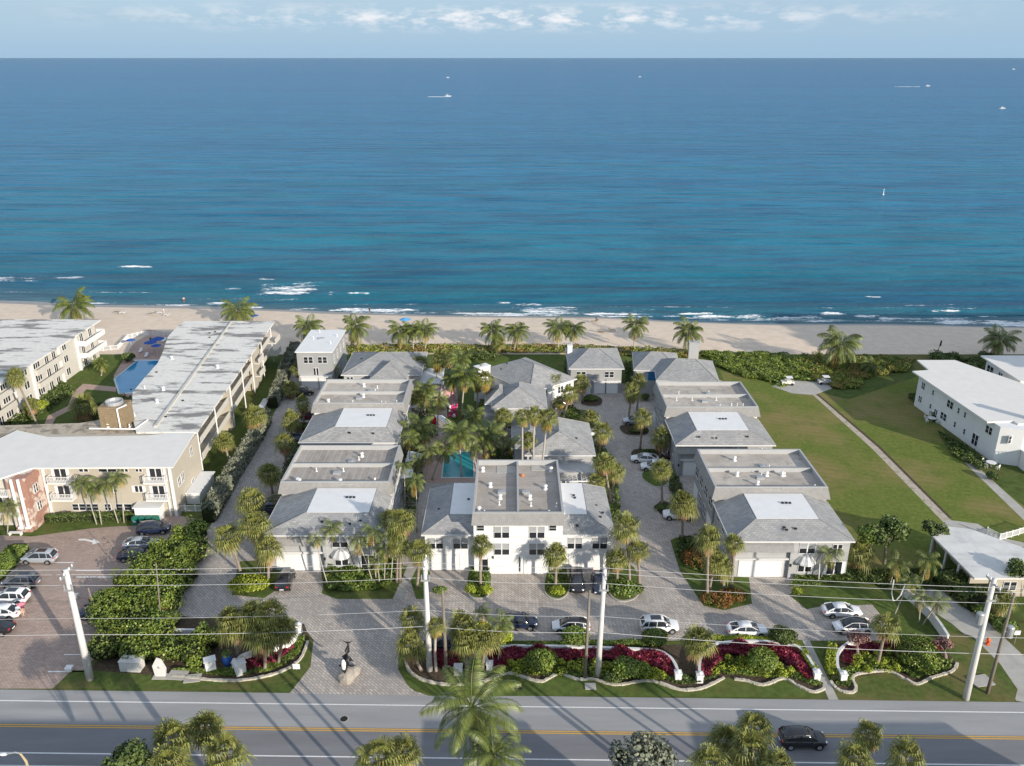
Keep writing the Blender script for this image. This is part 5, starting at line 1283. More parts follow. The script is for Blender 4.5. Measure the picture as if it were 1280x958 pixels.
for nm_, pts_, n_, h_ in (('sea grape leaves closing over the big thicket by the parking lot', [(128,824),(121,792),(134,748),(160,724),(190,702),(215,684),(240,666),(256,672),(250,700),(222,750),(210,797),(268,806),(262,832),(225,834),(175,830)], 13000, 2.6), ('sea grape leaves closing over the thicket above the meadow', [(880,444),(940,442),(1000,446),(1022,452),(1000,465),(992,474),(978,482),(925,470),(898,460)], 15000, 1.0), ('leaves closing over the thicket around the large coconut palm', [(985,446),(1120,448),(1140,452),(1138,462),(1085,472),(1070,484),(1055,488),(1040,486),(1036,478),(1000,478),(1004,462)], 17000, 1.05)):
    cover('sea_grape_top', nm_, pts_, m_leaf_grape, n_, .2, h_, 31, 'thicket', 2.2)
def dune():
    cover('dune_plants', 'low yellow-green dune plants in a strip behind the sand', [(430,434),(520,431),(600,433),(690,432),(800,436),(860,439),(885,443),(870,449),(790,446),(700,442),(560,442),(440,446)], m_leaf_dune, 12000, .34, .9, 5, 'dune plants')
dune()
hedge('silvery shaggy hedge between the hotel lawn and the left lane, near part', [(262,652),(274,632),(288,606),(322,550),(333,528)], 2.0, 2.3, m_leaf_silver, 330, .26, 1, 1.5)
hedge('silvery hedge continuing beyond the broad palm towards the beach', [(342,510),(352,485),(358,462),(370,440)], 2.0, 2.3, m_leaf_silver, 300, .26, 2, 1.2)
hedge('clipped dark hedge along the foot of the beige hotel front', [(60,652),(180,648)], 1.0, 1.1, m_leaf_dark, 260, .15, 3)
hedge('clipped green hedge at the left border of the brick parking lot', [(-10,727),(25,690)], 2.6, 1.2, m_leaf_green, 420, .2, 4)
hedge('low dark hedge along the side of the long white house', [(1140,498),(1158,512),(1172,526)], 1.6, 1.2, m_leaf_dark, 260, .2, 5)
hedge('dark clipped hedge beside the right lane below the carport', [(1180,728),(1220,760)], 3.2, 1.9, m_leaf_dark, 560, .2, 6)
hedge('low green hedge behind the burgundy bed along the court', [(622,812),(810,808)], .7, .8, m_leaf_green, 260, .14, 7)
hedge('low hedge with lime tips behind the second burgundy bed', [(890,803),(985,805),(1003,820),(1018,842)], .7, .8, m_leaf_lime, 260, .15, 8)
hedge('rounded green hedge left of the curved white wall of the right bed', [(1040,812),(1036,835),(1042,850)], 1.0, .9, m_leaf_lime, 260, .15, 9)
# flower beds
cover('burgundy_plants', 'burgundy ti plants along the inside of the long curved wall', [(612,838),(608,824),(625,815),(700,815),(812,818),(838,830),(846,846),(832,846),(815,834),(795,828),(640,828),(626,846)], m_leaf_red, 10000, .20, 1.35, 1, 'flower bed')
cover('burgundy_plants', 'burgundy ti plants in a curve inside the second curved wall', [(886,848),(876,846),(880,822),(900,810),(930,808),(985,810),(1005,824),(1018,846),(1010,852),(990,838),(972,824),(905,824)], m_leaf_red, 8000, .20, 1.35, 2, 'flower bed')
cover('burgundy_plants', 'burgundy plants at the back of the right flower bed', [(1052,830),(1056,808),(1175,806),(1185,812),(1150,818),(1070,816),(1064,836)], m_leaf_red, 4500, .22, .9, 3, 'flower bed')
cover('burgundy_plants', 'dark red plants under the palms of the entrance island', [(300,832),(312,818),(350,808),(366,800),(368,812),(345,830),(310,840)], m_leaf_red, 2400, .22, .8, 4, 'flower bed')
cover('burgundy_plants', 'dark red plants between the entrance palms and the wooden pole', [(535,818),(548,815),(572,818),(575,842),(560,838),(538,830)], m_leaf_red, 2200, .22, .8, 5, 'flower bed')
cover('lime_plants', 'low green foliage in the front of the long flower bed', [(624,842),(640,832),(790,832),(812,838),(835,850),(820,852),(700,846)], m_leaf_green, 2000, .2, .4, 6, 'flower bed', .45)
cover('lime_plants', 'low green foliage in the front of the second flower bed', [(892,842),(902,826),(968,828),(1000,848),(970,848)], m_leaf_green, 1500, .2, .4, 7, 'flower bed', .5)
cover('lime_plants', 'low green foliage in the front of the right flower bed', [(1062,842),(1066,822),(1120,818),(1125,840)], m_leaf_green, 900, .2, .4, 8, 'flower bed', .5)
cover('green_border', 'low green border plants along the wavy edge of the long bed', [(508,830),(530,815),(600,845),(640,838),(680,846),(742,842),(812,846),(849,856),(874,856),(905,842),(900,834),(860,846),(815,838),(640,828),(605,830),(520,812)], m_leaf_dark, 6000, .2, .45, 9, 'ground cover')
cover('green_border', 'low green border plants along the wavy edge of the second bed', [(895,842),(934,846),(963,849),(980,843),(997,850),(1017,859),(1028,856),(1016,848),(975,836),(905,834)], m_leaf_green, 3800, .2, .5, 10, 'ground cover')
cover('green_border', 'low green border plants of the right flower bed', [(1045,856),(1062,860),(1066,842),(1110,835),(1147,850),(1188,836),(1190,826),(1150,826),(1100,828),(1050,838)], m_leaf_green, 4200, .2, .5, 11, 'ground cover')
cover('green_border', 'low green plants inside the stone edge of the entrance island', [(215,838),(285,846),(330,842),(355,832),(374,818),(382,798),(372,798),(360,820),(330,834),(270,838)], m_leaf_green, 4200, .22, .55, 12, 'ground cover')
clumps('lime foliage clumps in a row in the front of the long flower bed', [(624,844),(640,832),(790,832),(812,838),(832,850),(820,851),(700,845)], m_leaf_lime, 34, .17, .62, 1)
clumps('lime foliage clumps in the middle of the second flower bed', [(892,842),(902,826),(968,828),(1000,848),(970,848)], m_leaf_lime, 24, .17, .62, 2)
clumps('lime foliage clumps in the left part of the right flower bed', [(1062,842),(1066,822),(1120,818),(1125,840)], m_leaf_lime, 16, .17, .62, 3)
cover('garden_plants', 'mixed green garden plants in front of the dark seamed villa', [(404,732),(410,712),(440,706),(500,700),(505,716),(480,738),(412,742)], m_leaf_green, 6500, .26, 1.2, 13, 'garden plants')
cover('garden_plants', 'shaded plants under the grove right of the near villa', [(1045,716),(1150,716),(1165,735),(1150,745),(1060,725)], m_leaf_dark, 7000, .3, 1.3, 14, 'garden plants')
cover('garden_plants', 'planting beside the right lane under the palm clump', [(842,690),(850,672),(905,676),(925,700),(928,716),(880,718),(858,712)], m_leaf_dark, 6000, .26, 1.0, 15, 'garden plants')
cover('garden_plants', 'dark plants at the foot of the far hotel block', [(40,530),(0,540),(-20,500),(60,470),(98,490),(60,515)], m_leaf_dark, 5000, .36, 1.2, 16, 'garden plants')
cover('garden_plants', 'courtyard plants around the cooling tower', [(105,512),(165,498),(165,535),(100,540)], m_leaf_dark, 3800, .34, .9, 17, 'garden plants')
cover('garden_plants', 'plants in the kerbed bed left of the centre garage', [(587,738),(588,712),(612,712),(612,738)], m_leaf_green, 2200, .24, 1.0, 18, 'garden plants')
cover('garden_plants', 'plants in the kerbed bed right of the centre garage', [(684,738),(687,712),(707,712),(709,736)], m_leaf_green, 1600, .22, .8, 19, 'garden plants')
cover('garden_plants', 'plants along the foot of the near right villa', [(985,735),(995,722),(1060,716),(1065,726),(1010,734)], m_leaf_green, 2000, .22, .7, 20, 'garden plants')
cover('garden_plants', 'dark shrubs along the wall of the long white house', [(1172,540),(1200,556),(1238,584),(1225,590),(1190,570)], m_leaf_dark, 2800, .28, 1.1, 21, 'garden plants')
cover('garden_plants', 'strip of plants along the villa wall of the right lane', [(838,590),(848,600),(862,640),(850,642),(836,612)], m_leaf_dark, 1600, .24, 1.0, 22, 'garden plants')
for nm_, pts_, m_, n_, h_, lab in (
 ('g', [(506,492),(546,492),(545,548),(530,560),(528,600),(516,668),(506,668),(503,560)], m_leaf_dark, 7000, 1.8, 'dense dark planting in the alley between the left villas and the teal pool'),
 ('g', [(598,470),(616,470),(614,560),(600,548)], m_leaf_green, 2600, 1.5, 'planting along the left side of the skewed beach house'),
 ('g', [(556,442),(622,442),(622,452),(556,452)], m_leaf_dark, 2600, 1.4, 'dark planting at the back edge of the garden lawn'),
 ('g', [(612,560),(652,562),(654,606),(608,600)], m_leaf_dark, 3000, 1.3, 'dark planting behind the white villa beside the pool deck'),
 ('g', [(738,560),(752,552),(772,600),(776,650),(764,660),(756,640),(748,600)], m_leaf_green, 4200, 1.3, 'planting strip at the corner of the right lane behind the white villa'),
 ('g', [(700,520),(712,508),(735,520),(728,530),(706,536)], m_leaf_green, 1800, .9, 'planting below the dark car at the white entry wall'),
 ('g', [(705,455),(712,455),(716,500),(708,505)], m_leaf_dark, 1500, 1.6, 'dark planting in the gap left of the arched-garage house'),
 ('g', [(780,455),(789,455),(796,500),(786,505)], m_leaf_dark, 1400, 1.6, 'dark planting in the gap right of the arched-garage house'),
 ('g', [(424,462),(432,470),(430,500),(418,500),(420,480)], m_leaf_dark, 1300, 1.4, 'dark planting between the narrow grey villa and the low beach house'),
 ('g', [(366,545),(388,548),(386,580),(362,620),(348,640),(350,600)], m_leaf_dark, 2600, .8, 'low dark planting between the bays of the left lane'),
): cover('garden_plants', lab, pts_, m_, n_, .26, h_, n_, 'garden plants')
for x, y, rx, ry, h, m_, sz, lab in [
 (311,734,2.6,1.9,1.3,m_leaf_lime,.2,'large rounded yellow-green shrub under the trio of palms by the black car'),
 (718,806,1.7,1.5,2.3,m_leaf_green,.17,'olive ball shrub in front of the white car with the black roof'),
 (819,808,1.5,1.3,2.1,m_leaf_green,.17,'olive ball shrub in front of the white car with the sunroof'),
 (977,806,1.5,1.3,2.2,m_leaf_dark,.17,'dark clipped ball shrub right of the white sedan'),
 (676,838,1.9,1.6,2.5,m_leaf_grape,.17,'round shrub in the long flower bed, the left of two'),
 (783,846,1.8,1.5,2.3,m_leaf_grape,.17,'round shrub in the long flower bed, the right of two'),
 (764,852,1.1,.9,1.1,m_leaf_dark,.17,'low dark shrub beside the base of the white pole'),
 (952,838,1.9,1.6,2.4,m_leaf_grape,.17,'round shrub in the middle of the second flower bed'),
 (1145,833,2.6,2.1,2.9,m_leaf_grape,.17,'large round shrub in the right flower bed'),
 (780,742,2.4,1.7,1.5,m_leaf_green,.2,'wide rounded shrub under the palms right of the dark cars'),
 (886,752,1.3,1.2,1.4,m_leaf_rust,.19,'rust and orange croton shrub, left of three in front of the palm clump'),
 (902,756,1.5,1.3,1.5,m_leaf_rust,.19,'rust and orange croton shrub, middle of three in front of the palm clump'),
 (918,750,1.2,1.2,1.4,m_leaf_rust,.19,'rust and green croton shrub, right of three in front of the palm clump'),
 (868,702,2.0,2.0,1.4,m_leaf_rust,.2,'brownish loose shrub beside the lane left of the palm clump'),
 (601,800,1.3,1.1,2.2,m_leaf_lime,.2,'pale yellow-green shrub behind the middle bed palms'),
 (628,806,1.4,1.0,2.0,m_leaf_lime,.2,'yellowish shrub next to the dark blue car'),
 (204,770,1.0,.9,1.6,m_leaf_rust,.2,'brown-green shrub beside the low dark wall at the lane'),
 (215,778,1.4,1.0,1.5,m_leaf_dark,.2,'dark round shrub at the lane behind the low wall'),
 (160,452,1.6,1.4,2.0,m_leaf_dark,.28,'dark round shrub at the corner of the hotel pool terrace'),
 (52,512,1.5,1.3,1.5,m_leaf_lime,.25,'bright yellow-green shrub below the far hotel block'),
 (643,713,.38,.38,1.1,m_leaf_dark,.12,'small clipped cone shrub between the two centre garage doors'),
 (613,714,.38,.38,1.1,m_leaf_dark,.12,'small clipped cone shrub left of the centre garage'),
 (550,742,.9,.7,.9,m_leaf_green,.16,'low shrub at the foot of the white pole by the court'),
 (806,500,.9,.9,1.3,m_leaf_dark,.2,'dark shrub between the arched garage and the stained-roof villa'),
 (796,541,1.6,.8,.9,m_leaf_dark,.18,'low shrubs in the kerbed bed right of the pale SUV at the lane'),
 (812,568,1.8,.9,.9,m_leaf_dark,.18,'low shrubs in the shaded bed above the two white cars'),
 (829,637,1.3,.9,.9,m_leaf_dark,.18,'low dark shrub at the nose of the white estate car'),
 (737,501,1.5,1.0,1.0,m_leaf_green,.18,'low shrub bed left of the arched garage doors'),
 (380,536,1.5,.9,.9,m_leaf_dark,.18,'low dark shrub beside the maroon car'),
 (1240,600,.9,.9,1.4,m_leaf_dark,.22,'dark shrub at the corner of the long white house'),
 (996,742,.7,.6,.8,m_leaf_lime,.16,'small yellow shrub beside the drive of the near right villa'),
 (1255,790,1.5,1.3,1.6,m_leaf_green,.22,'leafy shrub beside the fire hydrant at the right border'),
 (1228,768,1.3,1.2,1.4,m_leaf_green,.22,'leafy shrub by the lane behind the big right pole'),
 (590,740,.9,.8,1.0,m_leaf_lime,.2,'yellow-green shrub in the left kerbed bed'),
 (607,742,.9,.8,1.0,m_leaf_lime,.2,'yellow-green shrub at the right side of the left kerbed bed'),
 (696,742,1.1,.9,.9,m_leaf_lime,.2,'yellow-green shrub in the right kerbed bed'),
]:
    X, Y = P(x, y); shrub(lab, X, Y, rx, ry, h, m_, size=sz, n=int(420*rx*h*1.2+200))
# ------------------------------------------------------------------ vehicles
def carpaint(name, c, metal=.0): 
    return mat(name, c, .28, .03, .5, .5, coat=.6, metal=metal)
PA = {'white': carpaint('white_car_paint', (.74,.75,.76)), 'black': carpaint('black_car_paint', (.012,.012,.015)), 'navy': carpaint('navy_car_paint', (.012,.02,.05)),
      'silver': carpaint('silver_car_paint', (.42,.45,.49), .3), 'grey': carpaint('grey_car_paint', (.15,.16,.18), .3), 'maroon': carpaint('maroon_car_paint', (.14,.01,.03))}
m_tyre = mat('tyre', (.018,.018,.018), .85, .1, 2); m_rim = mat('wheel_rim', (.45,.46,.48), .35, .1, 2, metal=.7)
m_lamp = mat('headlight_glass', (.75,.78,.8), .1, .03, 2, .7); m_tail = mat('tail_light_glass', (.45,.015,.015), .15, .05, 2, .7)
def loft(b, secs, m=0):
    k = len(secs[0]); n = len(b.v)
    for s in secs: b.v += s
    for i in range(len(secs)-1):
        for j in range(k-1): b.f.append([n+i*k+j, n+i*k+j+1, n+(i+1)*k+j+1, n+(i+1)*k+j]); b.m.append(m)
    b.f.append([n+j for j in range(k)][::-1]); b.m.append(m); b.f.append([n+(len(secs)-1)*k+j for j in range(k)]); b.m.append(m)
CP_ = {}
def car_proto(kind, col, roof=None, sun=False, rim=None):
    """car around the origin, nose to +X"""
    P_ = PA[col]; PR = PA[roof or col]
    if kind == 'suv': st = [(-2.3,.70,.5,.95),(-2.24,.84,.35,1.05),(-1.9,.92,.28,1.10),(-1.0,.94,.26,1.08),(.6,.94,.26,1.06),(1.15,.93,.27,1.04),(1.8,.90,.3,.98),(2.2,.80,.34,.86),(2.32,.64,.45,.72)]; cab = [(-2.18,.80,.74,1.10),(-1.85,.82,.66,1.62),(-1.0,.84,.66,1.72),(.0,.84,.65,1.72),(.45,.83,.62,1.66),(1.25,.78,.74,1.06)]; wr = .37
    elif kind == 'hatch': st = [(-2.25,.70,.5,.9),(-2.2,.84,.35,1.0),(-1.8,.91,.28,1.05),(-.9,.92,.26,1.0),(.7,.92,.26,.97),(1.3,.91,.27,.94),(1.9,.86,.3,.85),(2.25,.72,.36,.70),(2.33,.6,.45,.6)]; cab = [(-2.1,.78,.72,1.02),(-1.5,.82,.62,1.40),(-.7,.82,.62,1.56),(.1,.82,.61,1.57),(.4,.82,.59,1.52),(1.4,.76,.72,.96)]; wr = .35
    else: st = [(-2.4,.72,.45,.86),(-2.34,.84,.34,.98),(-1.8,.91,.26,1.02),(-.9,.92,.24,.96),(.7,.92,.24,.94),(1.4,.91,.25,.90),(2.0,.86,.28,.80),(2.34,.72,.34,.66),(2.42,.6,.42,.56)]; cab = [(-1.95,.78,.70,1.02),(-1.15,.80,.60,1.36),(-.5,.81,.60,1.44),(.1,.81,.59,1.44),(.35,.80,.57,1.40),(1.25,.76,.70,.93)]; wr = .33
    nm = {'suv': 'parked_suv', 'hatch': 'parked_hatchback', 'sedan': 'parked_car'}[kind]
    o = link(nm, None); b = MB(); secs = []
    for x, hw, zb, zt in st:
        pr = [(hw*.80,zb),(hw*.97,zb+.06),(hw,zb+(zt-zb)*.5),(hw*.985,zt-.13),(hw*.93,zt-.03),(hw*.7,zt+.02),(0,zt+.035)]
        secs.append([(x,a,z) for a, z in pr]+[(x,-a,z) for a, z in pr[-2::-1]])
    loft(b, secs)
    me = b.mesh('body', P_, True); body = link('body', me, o); 
    sb = body.modifiers.new('smooth', 'SUBSURF'); sb.levels = 1; sb.render_levels = 1
    b = MB(); secs = []
    for x, hb, ht, z in cab:
        z0 = .88 if kind == 'suv' else .82
        pr = [(hb+.02,z0),(hb,min(z,z0+.2)),(hb*.45+ht*.55,max(z0+.05,z*.55+z0*.45)),(ht,z-.05),(ht*.82,z),(0,z+.03)]
        secs.append([(x,a,zz) for a, zz in pr]+[(x,-a,zz) for a, zz in pr[-2::-1]])
    loft(b, secs); gl = link('windows', b.mesh('windows', m_glass, True), o)
    b = MB(); secs = []                                   # roof panel and pillars
    for x, hb, ht, z in cab[1:5]:
        z += .018; pr = [(ht+.012,z-.07),(ht*.84,z+.0),(0,z+.03)]; secs.append([(x,a,zz) for a, zz in pr]+[(x,-a,zz) for a, zz in pr[-2::-1]])
    loft(b, secs); link('roof', b.mesh('roof', PR, True), o)
    b = MB()
    for s in (-1, 1):
        c = cab; b.path([(c[5][0]+.02,s*c[5][1],c[5][3]), (c[4][0],s*(c[4][2]+.015),c[4][3]-.04)], .045, 5)
        b.path([(c[0][0],s*c[0][1],c[0][3]), (c[1][0],s*(c[1][2]+.015),c[1][3]-.04)], .085, 5)
        xm = -.45; b.path([(xm,s*(c[2][1]+.01),.98), (xm+.05,s*(c[2][2]+.012),c[2][3]-.05)], .045, 5)
        xr = -1.45; b.path([(xr,s*(c[2][1]+.0),1.0), (xr+.12,s*(c[2][2]),c[2][3]-.12)], .05, 5)
        b.path([(c[i][0], s*(c[i][2]+.012), c[i][3]-.045) for i in range(1, 5)], .03, 5)
    link('pillars', b.mesh('pillars', P_), o)
    if sun: b = MB(); b.box(-1.1, .15, -.42, .42, cab[2][3]+.045, cab[2][3]+.062); link('sunroof', b.mesh('sunroof', m_glass), o)
    wm = MB(); wm.path([(0,-.12,0),(0,.12,0)], wr, 16); wme = wm.mesh('tyre', m_tyre); rm = MB(); rm.path([(0,-.128,0),(0,.128,0)], wr*.62, 10); rme = rm.mesh('rim', m_rim)
    ar = MB(); ar.path([(0,-.1,0),(0,.1,0)], wr*1.16, 16); arm = ar.mesh('wheel_arch', m_tyre)
    for x in (-1.42, 1.42):
        for s in (-1, 1):
            q = link('wheel', wme, o, (x, s*.84, wr)); c = link('rim', rme, q, (x, s*.84, wr)); c.location = (0,0,0)
            c = link('wheel_arch', arm, q, (0,0,0)); c.location = (0, -s*.025, .02)
    fz = st[-2][3]-.02; b = MB(); b.ball((0,0,0), (.16,.2,.075), 8, 5); hm = b.mesh('headlight', m_lamp)
    b = MB(); b.ball((0,0,0), (.10,.24,.09), 8, 5); tm = b.mesh('tail_light', m_tail)
    for s in (-1, 1):
        link('headlight', hm, o, (st[-2][0]-.10, s*.60, fz-.03)); link('tail_light', tm, o, (st[1][0]+.05, s*.66, st[1][3]-.08))
        b = MB(); b.ball((0,0,0), (.09,.12,.08), 8, 5); link('mirror', b.mesh('mirror', P_), o, (.72, s*1.0, 1.02))
    b = MB(); b.box(-.01, .03, -.26, .26, -.06, .06); link('number_plate', b.mesh('number_plate', m_frame), o, (st[0][0]-.035, 0, .68))
    b = MB(); b.box(-.03, .02, -.42, .42, -.09, .09); link('grille', b.mesh('grille', m_black), o, (st[-1][0]+.01, 0, .5))
    T(o, None, 'car'); return o
def car(key, px, py, deg, label, group='cars parked in the villa court', cat='car'):
    kind, col, roof, sun = key
    used = key in CP_
    if not used: CP_[key] = car_proto(kind, col, roof, sun)
    X, Y = P(px, py, .5)
    o = put(CP_[key], used, X, Y, .012, R(deg), 1, label, group); return o
W_, K_ = 'white', 'black'
for key, px, py, deg, lab in [
 (('suv','navy',None,False),648,779,0,'dark navy car half hidden behind the palm of the middle bed'),
 (('hatch',W_,K_,False),714,783,180,'white car with a black glass roof, parked nose left beside the ball shrub'),
 (('suv',W_,None,True),824,783,0,'white SUV with a dark sunroof parked along the court'),
 (('sedan',W_,None,False),934,788,0,'white sedan parked along the court left of the dark ball shrub'),
 (('sedan',W_,None,False),1052,764,0,'white sedan on the right drive, the farther of two'),
 (('hatch',W_,K_,False),1066,784,180,'white car with a black roof on the right drive, nearer of two'),
 (('suv',K_,None,False),721,728,-90,'black SUV facing the street before the right wing of the white villa'),
 (('sedan','navy',None,False),749,729,-92,'navy sedan parked beside the black SUV near the white pole'),
 (('suv',K_,None,False),357,726,92,'black car with red tail lights before the left garage door'),
 (('suv',W_,None,False),848,644,176,'white estate car parked under the bright palm in the right lane'),
 (('sedan',W_,None,False),806,574,172,'white car in the right lane, the farther of the adjoining two'),
 (('suv',W_,None,False),818,584,176,'white SUV in the right lane, the nearer of the adjoining two'),
 (('suv','silver',None,False),794,527,178,'silver white car parked below the pair of palms near the arched garage'),
 (('sedan',W_,None,False),741,541,10,'white car showing between the two palms of the small left lawn'),
 (('suv',K_,None,False),702,507,15,'black car in front of the white entry wall of the skewed house'),
 (('sedan','navy',None,False),377,549,2,'dark blue car parked behind the dark seamed villa'),
 (('suv','navy',None,False),346,637,2,'dark blue car beside the corner of the dark seamed villa'),
 (('hatch','maroon',None,False),389,520,4,'maroon car at the side of the middle left villa'),
 (('suv',K_,None,False),378,491,14,'black car before the garage of the narrow grey villa'),
 (('hatch','navy',None,False),556,805,180,'dark car hidden among the entrance palms by the wooden pole'),
 (('sedan',K_,None,False),838,566,90,'dark car in the shade at the villa wall of the right lane'),
]: car(key, px, py, deg, lab)
for key, px, py, deg, lab in [
 (('suv','silver',None,True),50,698,180,'silver SUV, topmost in the left row of the brick parking lot'),
 (('suv','grey',None,True),27,728,180,'dark grey SUV in the left row of the brick parking lot'),
 (('suv',W_,None,True),13,748,180,'white SUV with a dark sunroof in the left row of the brick parking lot'),
 (('sedan',W_,None,False),2,766,180,'white car beside the person with the pink parasol'),
 (('sedan',K_,None,False),-8,786,180,'black car at the left border, lowest of the row'),
 (('suv','navy',None,False),192,662,10,'dark blue car with a pale front, top of the right row by the sea grapes'),
 (('sedan','silver',None,False),176,680,8,'silver car second in the right row by the sea grapes'),
 (('sedan','navy',None,False),170,694,8,'dark car third in the right row, mostly under sea grapes'),
 (('sedan','navy',None,False),138,747,6,'dark blue car at the edge of the sea grapes near the short wooden pole'),
 (('sedan','navy',None,False),124,765,6,'dark blue car half covered by leaves, lowest of the right row'),
]: car(key, px, py, deg, lab, 'cars parked on the brick parking lot')
o = car(('suv',K_,None,False), 1003, 925, 0, 'black SUV driving along the road at the bottom right', None)
o.name = 'driving_suv'
# vehicles seen far off by the thicket
m_ghost = mat('cream_plastic', (.62,.60,.55), .6, .05, 2)
for px, py, mm, lab in ((984,481,m_ghost,'small off-white beach cart on the turnaround above the meadow'), (1030,480,m_pale,'small pale blue and white cart at the right end of the turnaround')):
    X, Y = P(px, py); o = E('beach_cart', X, Y, lab, 'cart', 'beach carts'); b = MB()
    b.box(X-1.3, X+1.3, Y-.6, Y+.6, .35, .85); b.box(X-.5, X+.7, Y-.55, Y+.55, .86, 1.1); b.build('body', mm, o)
    b = MB(); b.box(X-.45, X+.9, Y-.62, Y+.62, 1.65, 1.72); b.build('roof', m_frame, o)
    b = MB()
    for s in (-.4, .85):
        for t in (-.57, .57): b.box(X+s-.03, X+s+.03, Y+t-.03, Y+t+.03, .85, 1.65)
    b.build('roof_post', m_black, o)
    for s in (-.85, .85):
        for t in (-.6, .6): b = MB(); b.path([(X+s,Y+t-.1,.28),(X+s,Y+t+.1,.28)], .28, 12); b.build('wheel', m_tyre, o)

# ------------------------------------------------------------------ poles and wires
POLES = {}
def upole(key, bx, by, topx, topy, label, wood=False, r0=.24, arm=1, cans=0):
    X, Y = P(bx, by); z = zat(topy, Y); xt = xat(topx, topy, Y)
    o = E('utility_pole', X, Y, label, 'utility pole', 'utility poles along the road')
    b = MB(); b.path([(X,Y,0),((X+xt)/2,Y,z/2),(xt,Y,z)], [r0,r0*.82,r0*.62], 10); b.build('pole', m_wood if wood else m_pole, o, smooth=True)
    f = lambda zz: X+(xt-X)*zz/z
    if arm:
        zz = z-.5; b = MB(); b.box(f(zz)-.07, f(zz)+.07, Y-1.3, Y+1.3, zz-.08, zz+.08); b.build('crossarm', m_metal, o)
        for dy in (-1.2, -.5, .6, 1.2):
            b = MB(); b.lathe([(.05,zz+.08),(.09,zz+.12),(.05,zz+.2),(.09,zz+.26),(.03,zz+.36)], f(zz), Y+dy, 8); b.build('insulator', m_frame, o)
        b = MB(); b.box(f(z-2.4)-.5, f(z-2.4)+.5, Y-.36, Y-.26, z-2.5, z-2.3); b.tube((f(z-2.4)-.4,Y-.3,z-2.4), (f(z-2.4)-.4,Y-.3,z-1.7), .07); b.tube((f(z-2.4)+.4,Y-.3,z-2.4), (f(z-2.4)+.4,Y-.3,z-1.7), .07); b.build('switch_bracket', m_metal, o)
    for k in range(cans):
        zz = z-4.6; xx = f(zz)+(-.62 if key != 'r2' else .55)
        b = MB(); b.lathe([(.1,zz-.75),(.36,zz-.7),(.38,zz+.5),(.3,zz+.6),(.05,zz+.65)], xx, Y-.1, 14); b.build('transformer', m_metal, o)
        b = MB(); b.box(min(xx,f(zz)), max(xx,f(zz)), Y-.15, Y-.05, zz-.1, zz+.1); b.build('bracket', m_metal, o)
    POLES[key] = (X, Y, z, xt); return o
upole('l1', 113, 849, 82, 712, 'tall thick pale concrete pole at the edge of the brick parking lot', r0=.42)
upole('l2', 121, 771, 110, 735, 'short wooden pole stub beside the sea grapes', wood=True, r0=.16, arm=0)
upole('l3', 202, 785, 195, 704, 'thin pole rising out of the sea grape thicket', wood=True, r0=.10, arm=0)
upole('c1', 537, 838, 531, 700, 'tall white concrete pole at the entrance corner of the flower bed', r0=.36)
upole('c2', 558, 840, 553, 738, 'wooden pole right of the tall white one at the entrance', wood=True, r0=.22, arm=0)
upole('m1', 747, 846, 756, 712, 'tall white concrete pole in front of the navy sedan', r0=.34)
upole('m2', 731, 849, 737, 738, 'weathered wooden pole just left of the white one before the dark cars', wood=True, r0=.2, arm=0)
upole('r1', 1207, 874, 1243, 724, 'tall leaning white concrete pole with a transformer at the lower right', r0=.36, cans=1)
upole('r2', 1234, 867, 1268, 742, 'leaning wooden pole with a transformer can beside the right white pole', wood=True, r0=.2, arm=0, cans=1)
upole('r3', 1023, 728, 1025, 699, 'short pale post in front of the near right villa garden', r0=.1, arm=0)
def wire(label, y_off, zrow, sag=.9, r_=.022, ref='c1', n=14):
    b = MB(); ks = ['l1', 'c1', 'm1', 'r1']; pts = []
    xs_ = [-125]+[POLES[k][0] for k in ks]+[125]
    X, Y, z, xt = POLES[ref]
    zz = zat(zrow, Y+y_off)
    ys_ = [POLES['l1'][1]]+[POLES[k][1] for k in ks]+[POLES['r1'][1]-1]
    for i in range(len(xs_)-1):
        for k in range(n):
            t = k/n; y = ys_[i]+(ys_[i+1]-ys_[i])*t+y_off; pts.append((xs_[i]+(xs_[i+1]-xs_[i])*t, y, zz-sag*4*t*(1-t)))
    pts.append((xs_[-1], ys_[-1]+y_off, zz)); b.path(pts, r_, 5)
    return T(b.build('power_line', m_wire), label, 'power line', 'overhead wires along the road')
wire('topmost overhead wire crossing the picture in front of the villas', -1.2, 703, .25)
wire('second overhead wire from the top, close under the topmost', 1.2, 709, .3)
wire('third overhead wire, below the pole crossarms', .4, 722, .35)
wire('lower dark cable crossing in front of the parked cars', -.2, 763, .3, .018)
wire('lowest cable crossing just above the flower beds', .2, 783, .35, .03)
# street lamp at the lower left
X, Y = xat(20, 950, 50.), 50.; z = zat(942, Y)
o = E('street_lamp', X+1.2, Y, 'tan street lamp with a short curved arm at the bottom left corner', 'street lamp')
b = MB(); b.path([(X+.9,Y,0),(X+.75,Y,z-.8),(X+.45,Y,z)], [.13,.1,.08]); b.build('pole', mat('tan_pole', (.40,.33,.20), .7), o)
b = MB(); b.path([(X+.45,Y,z),(X+.1,Y,z+.1),(X-.6,Y,z-.05)], .06); b.build('arm', m_metal, o)
b = MB(); b.ball((X-.85,Y,z-.08), (.34,.16,.1), 10, 6); b.build('lamp_head', m_frame, o)

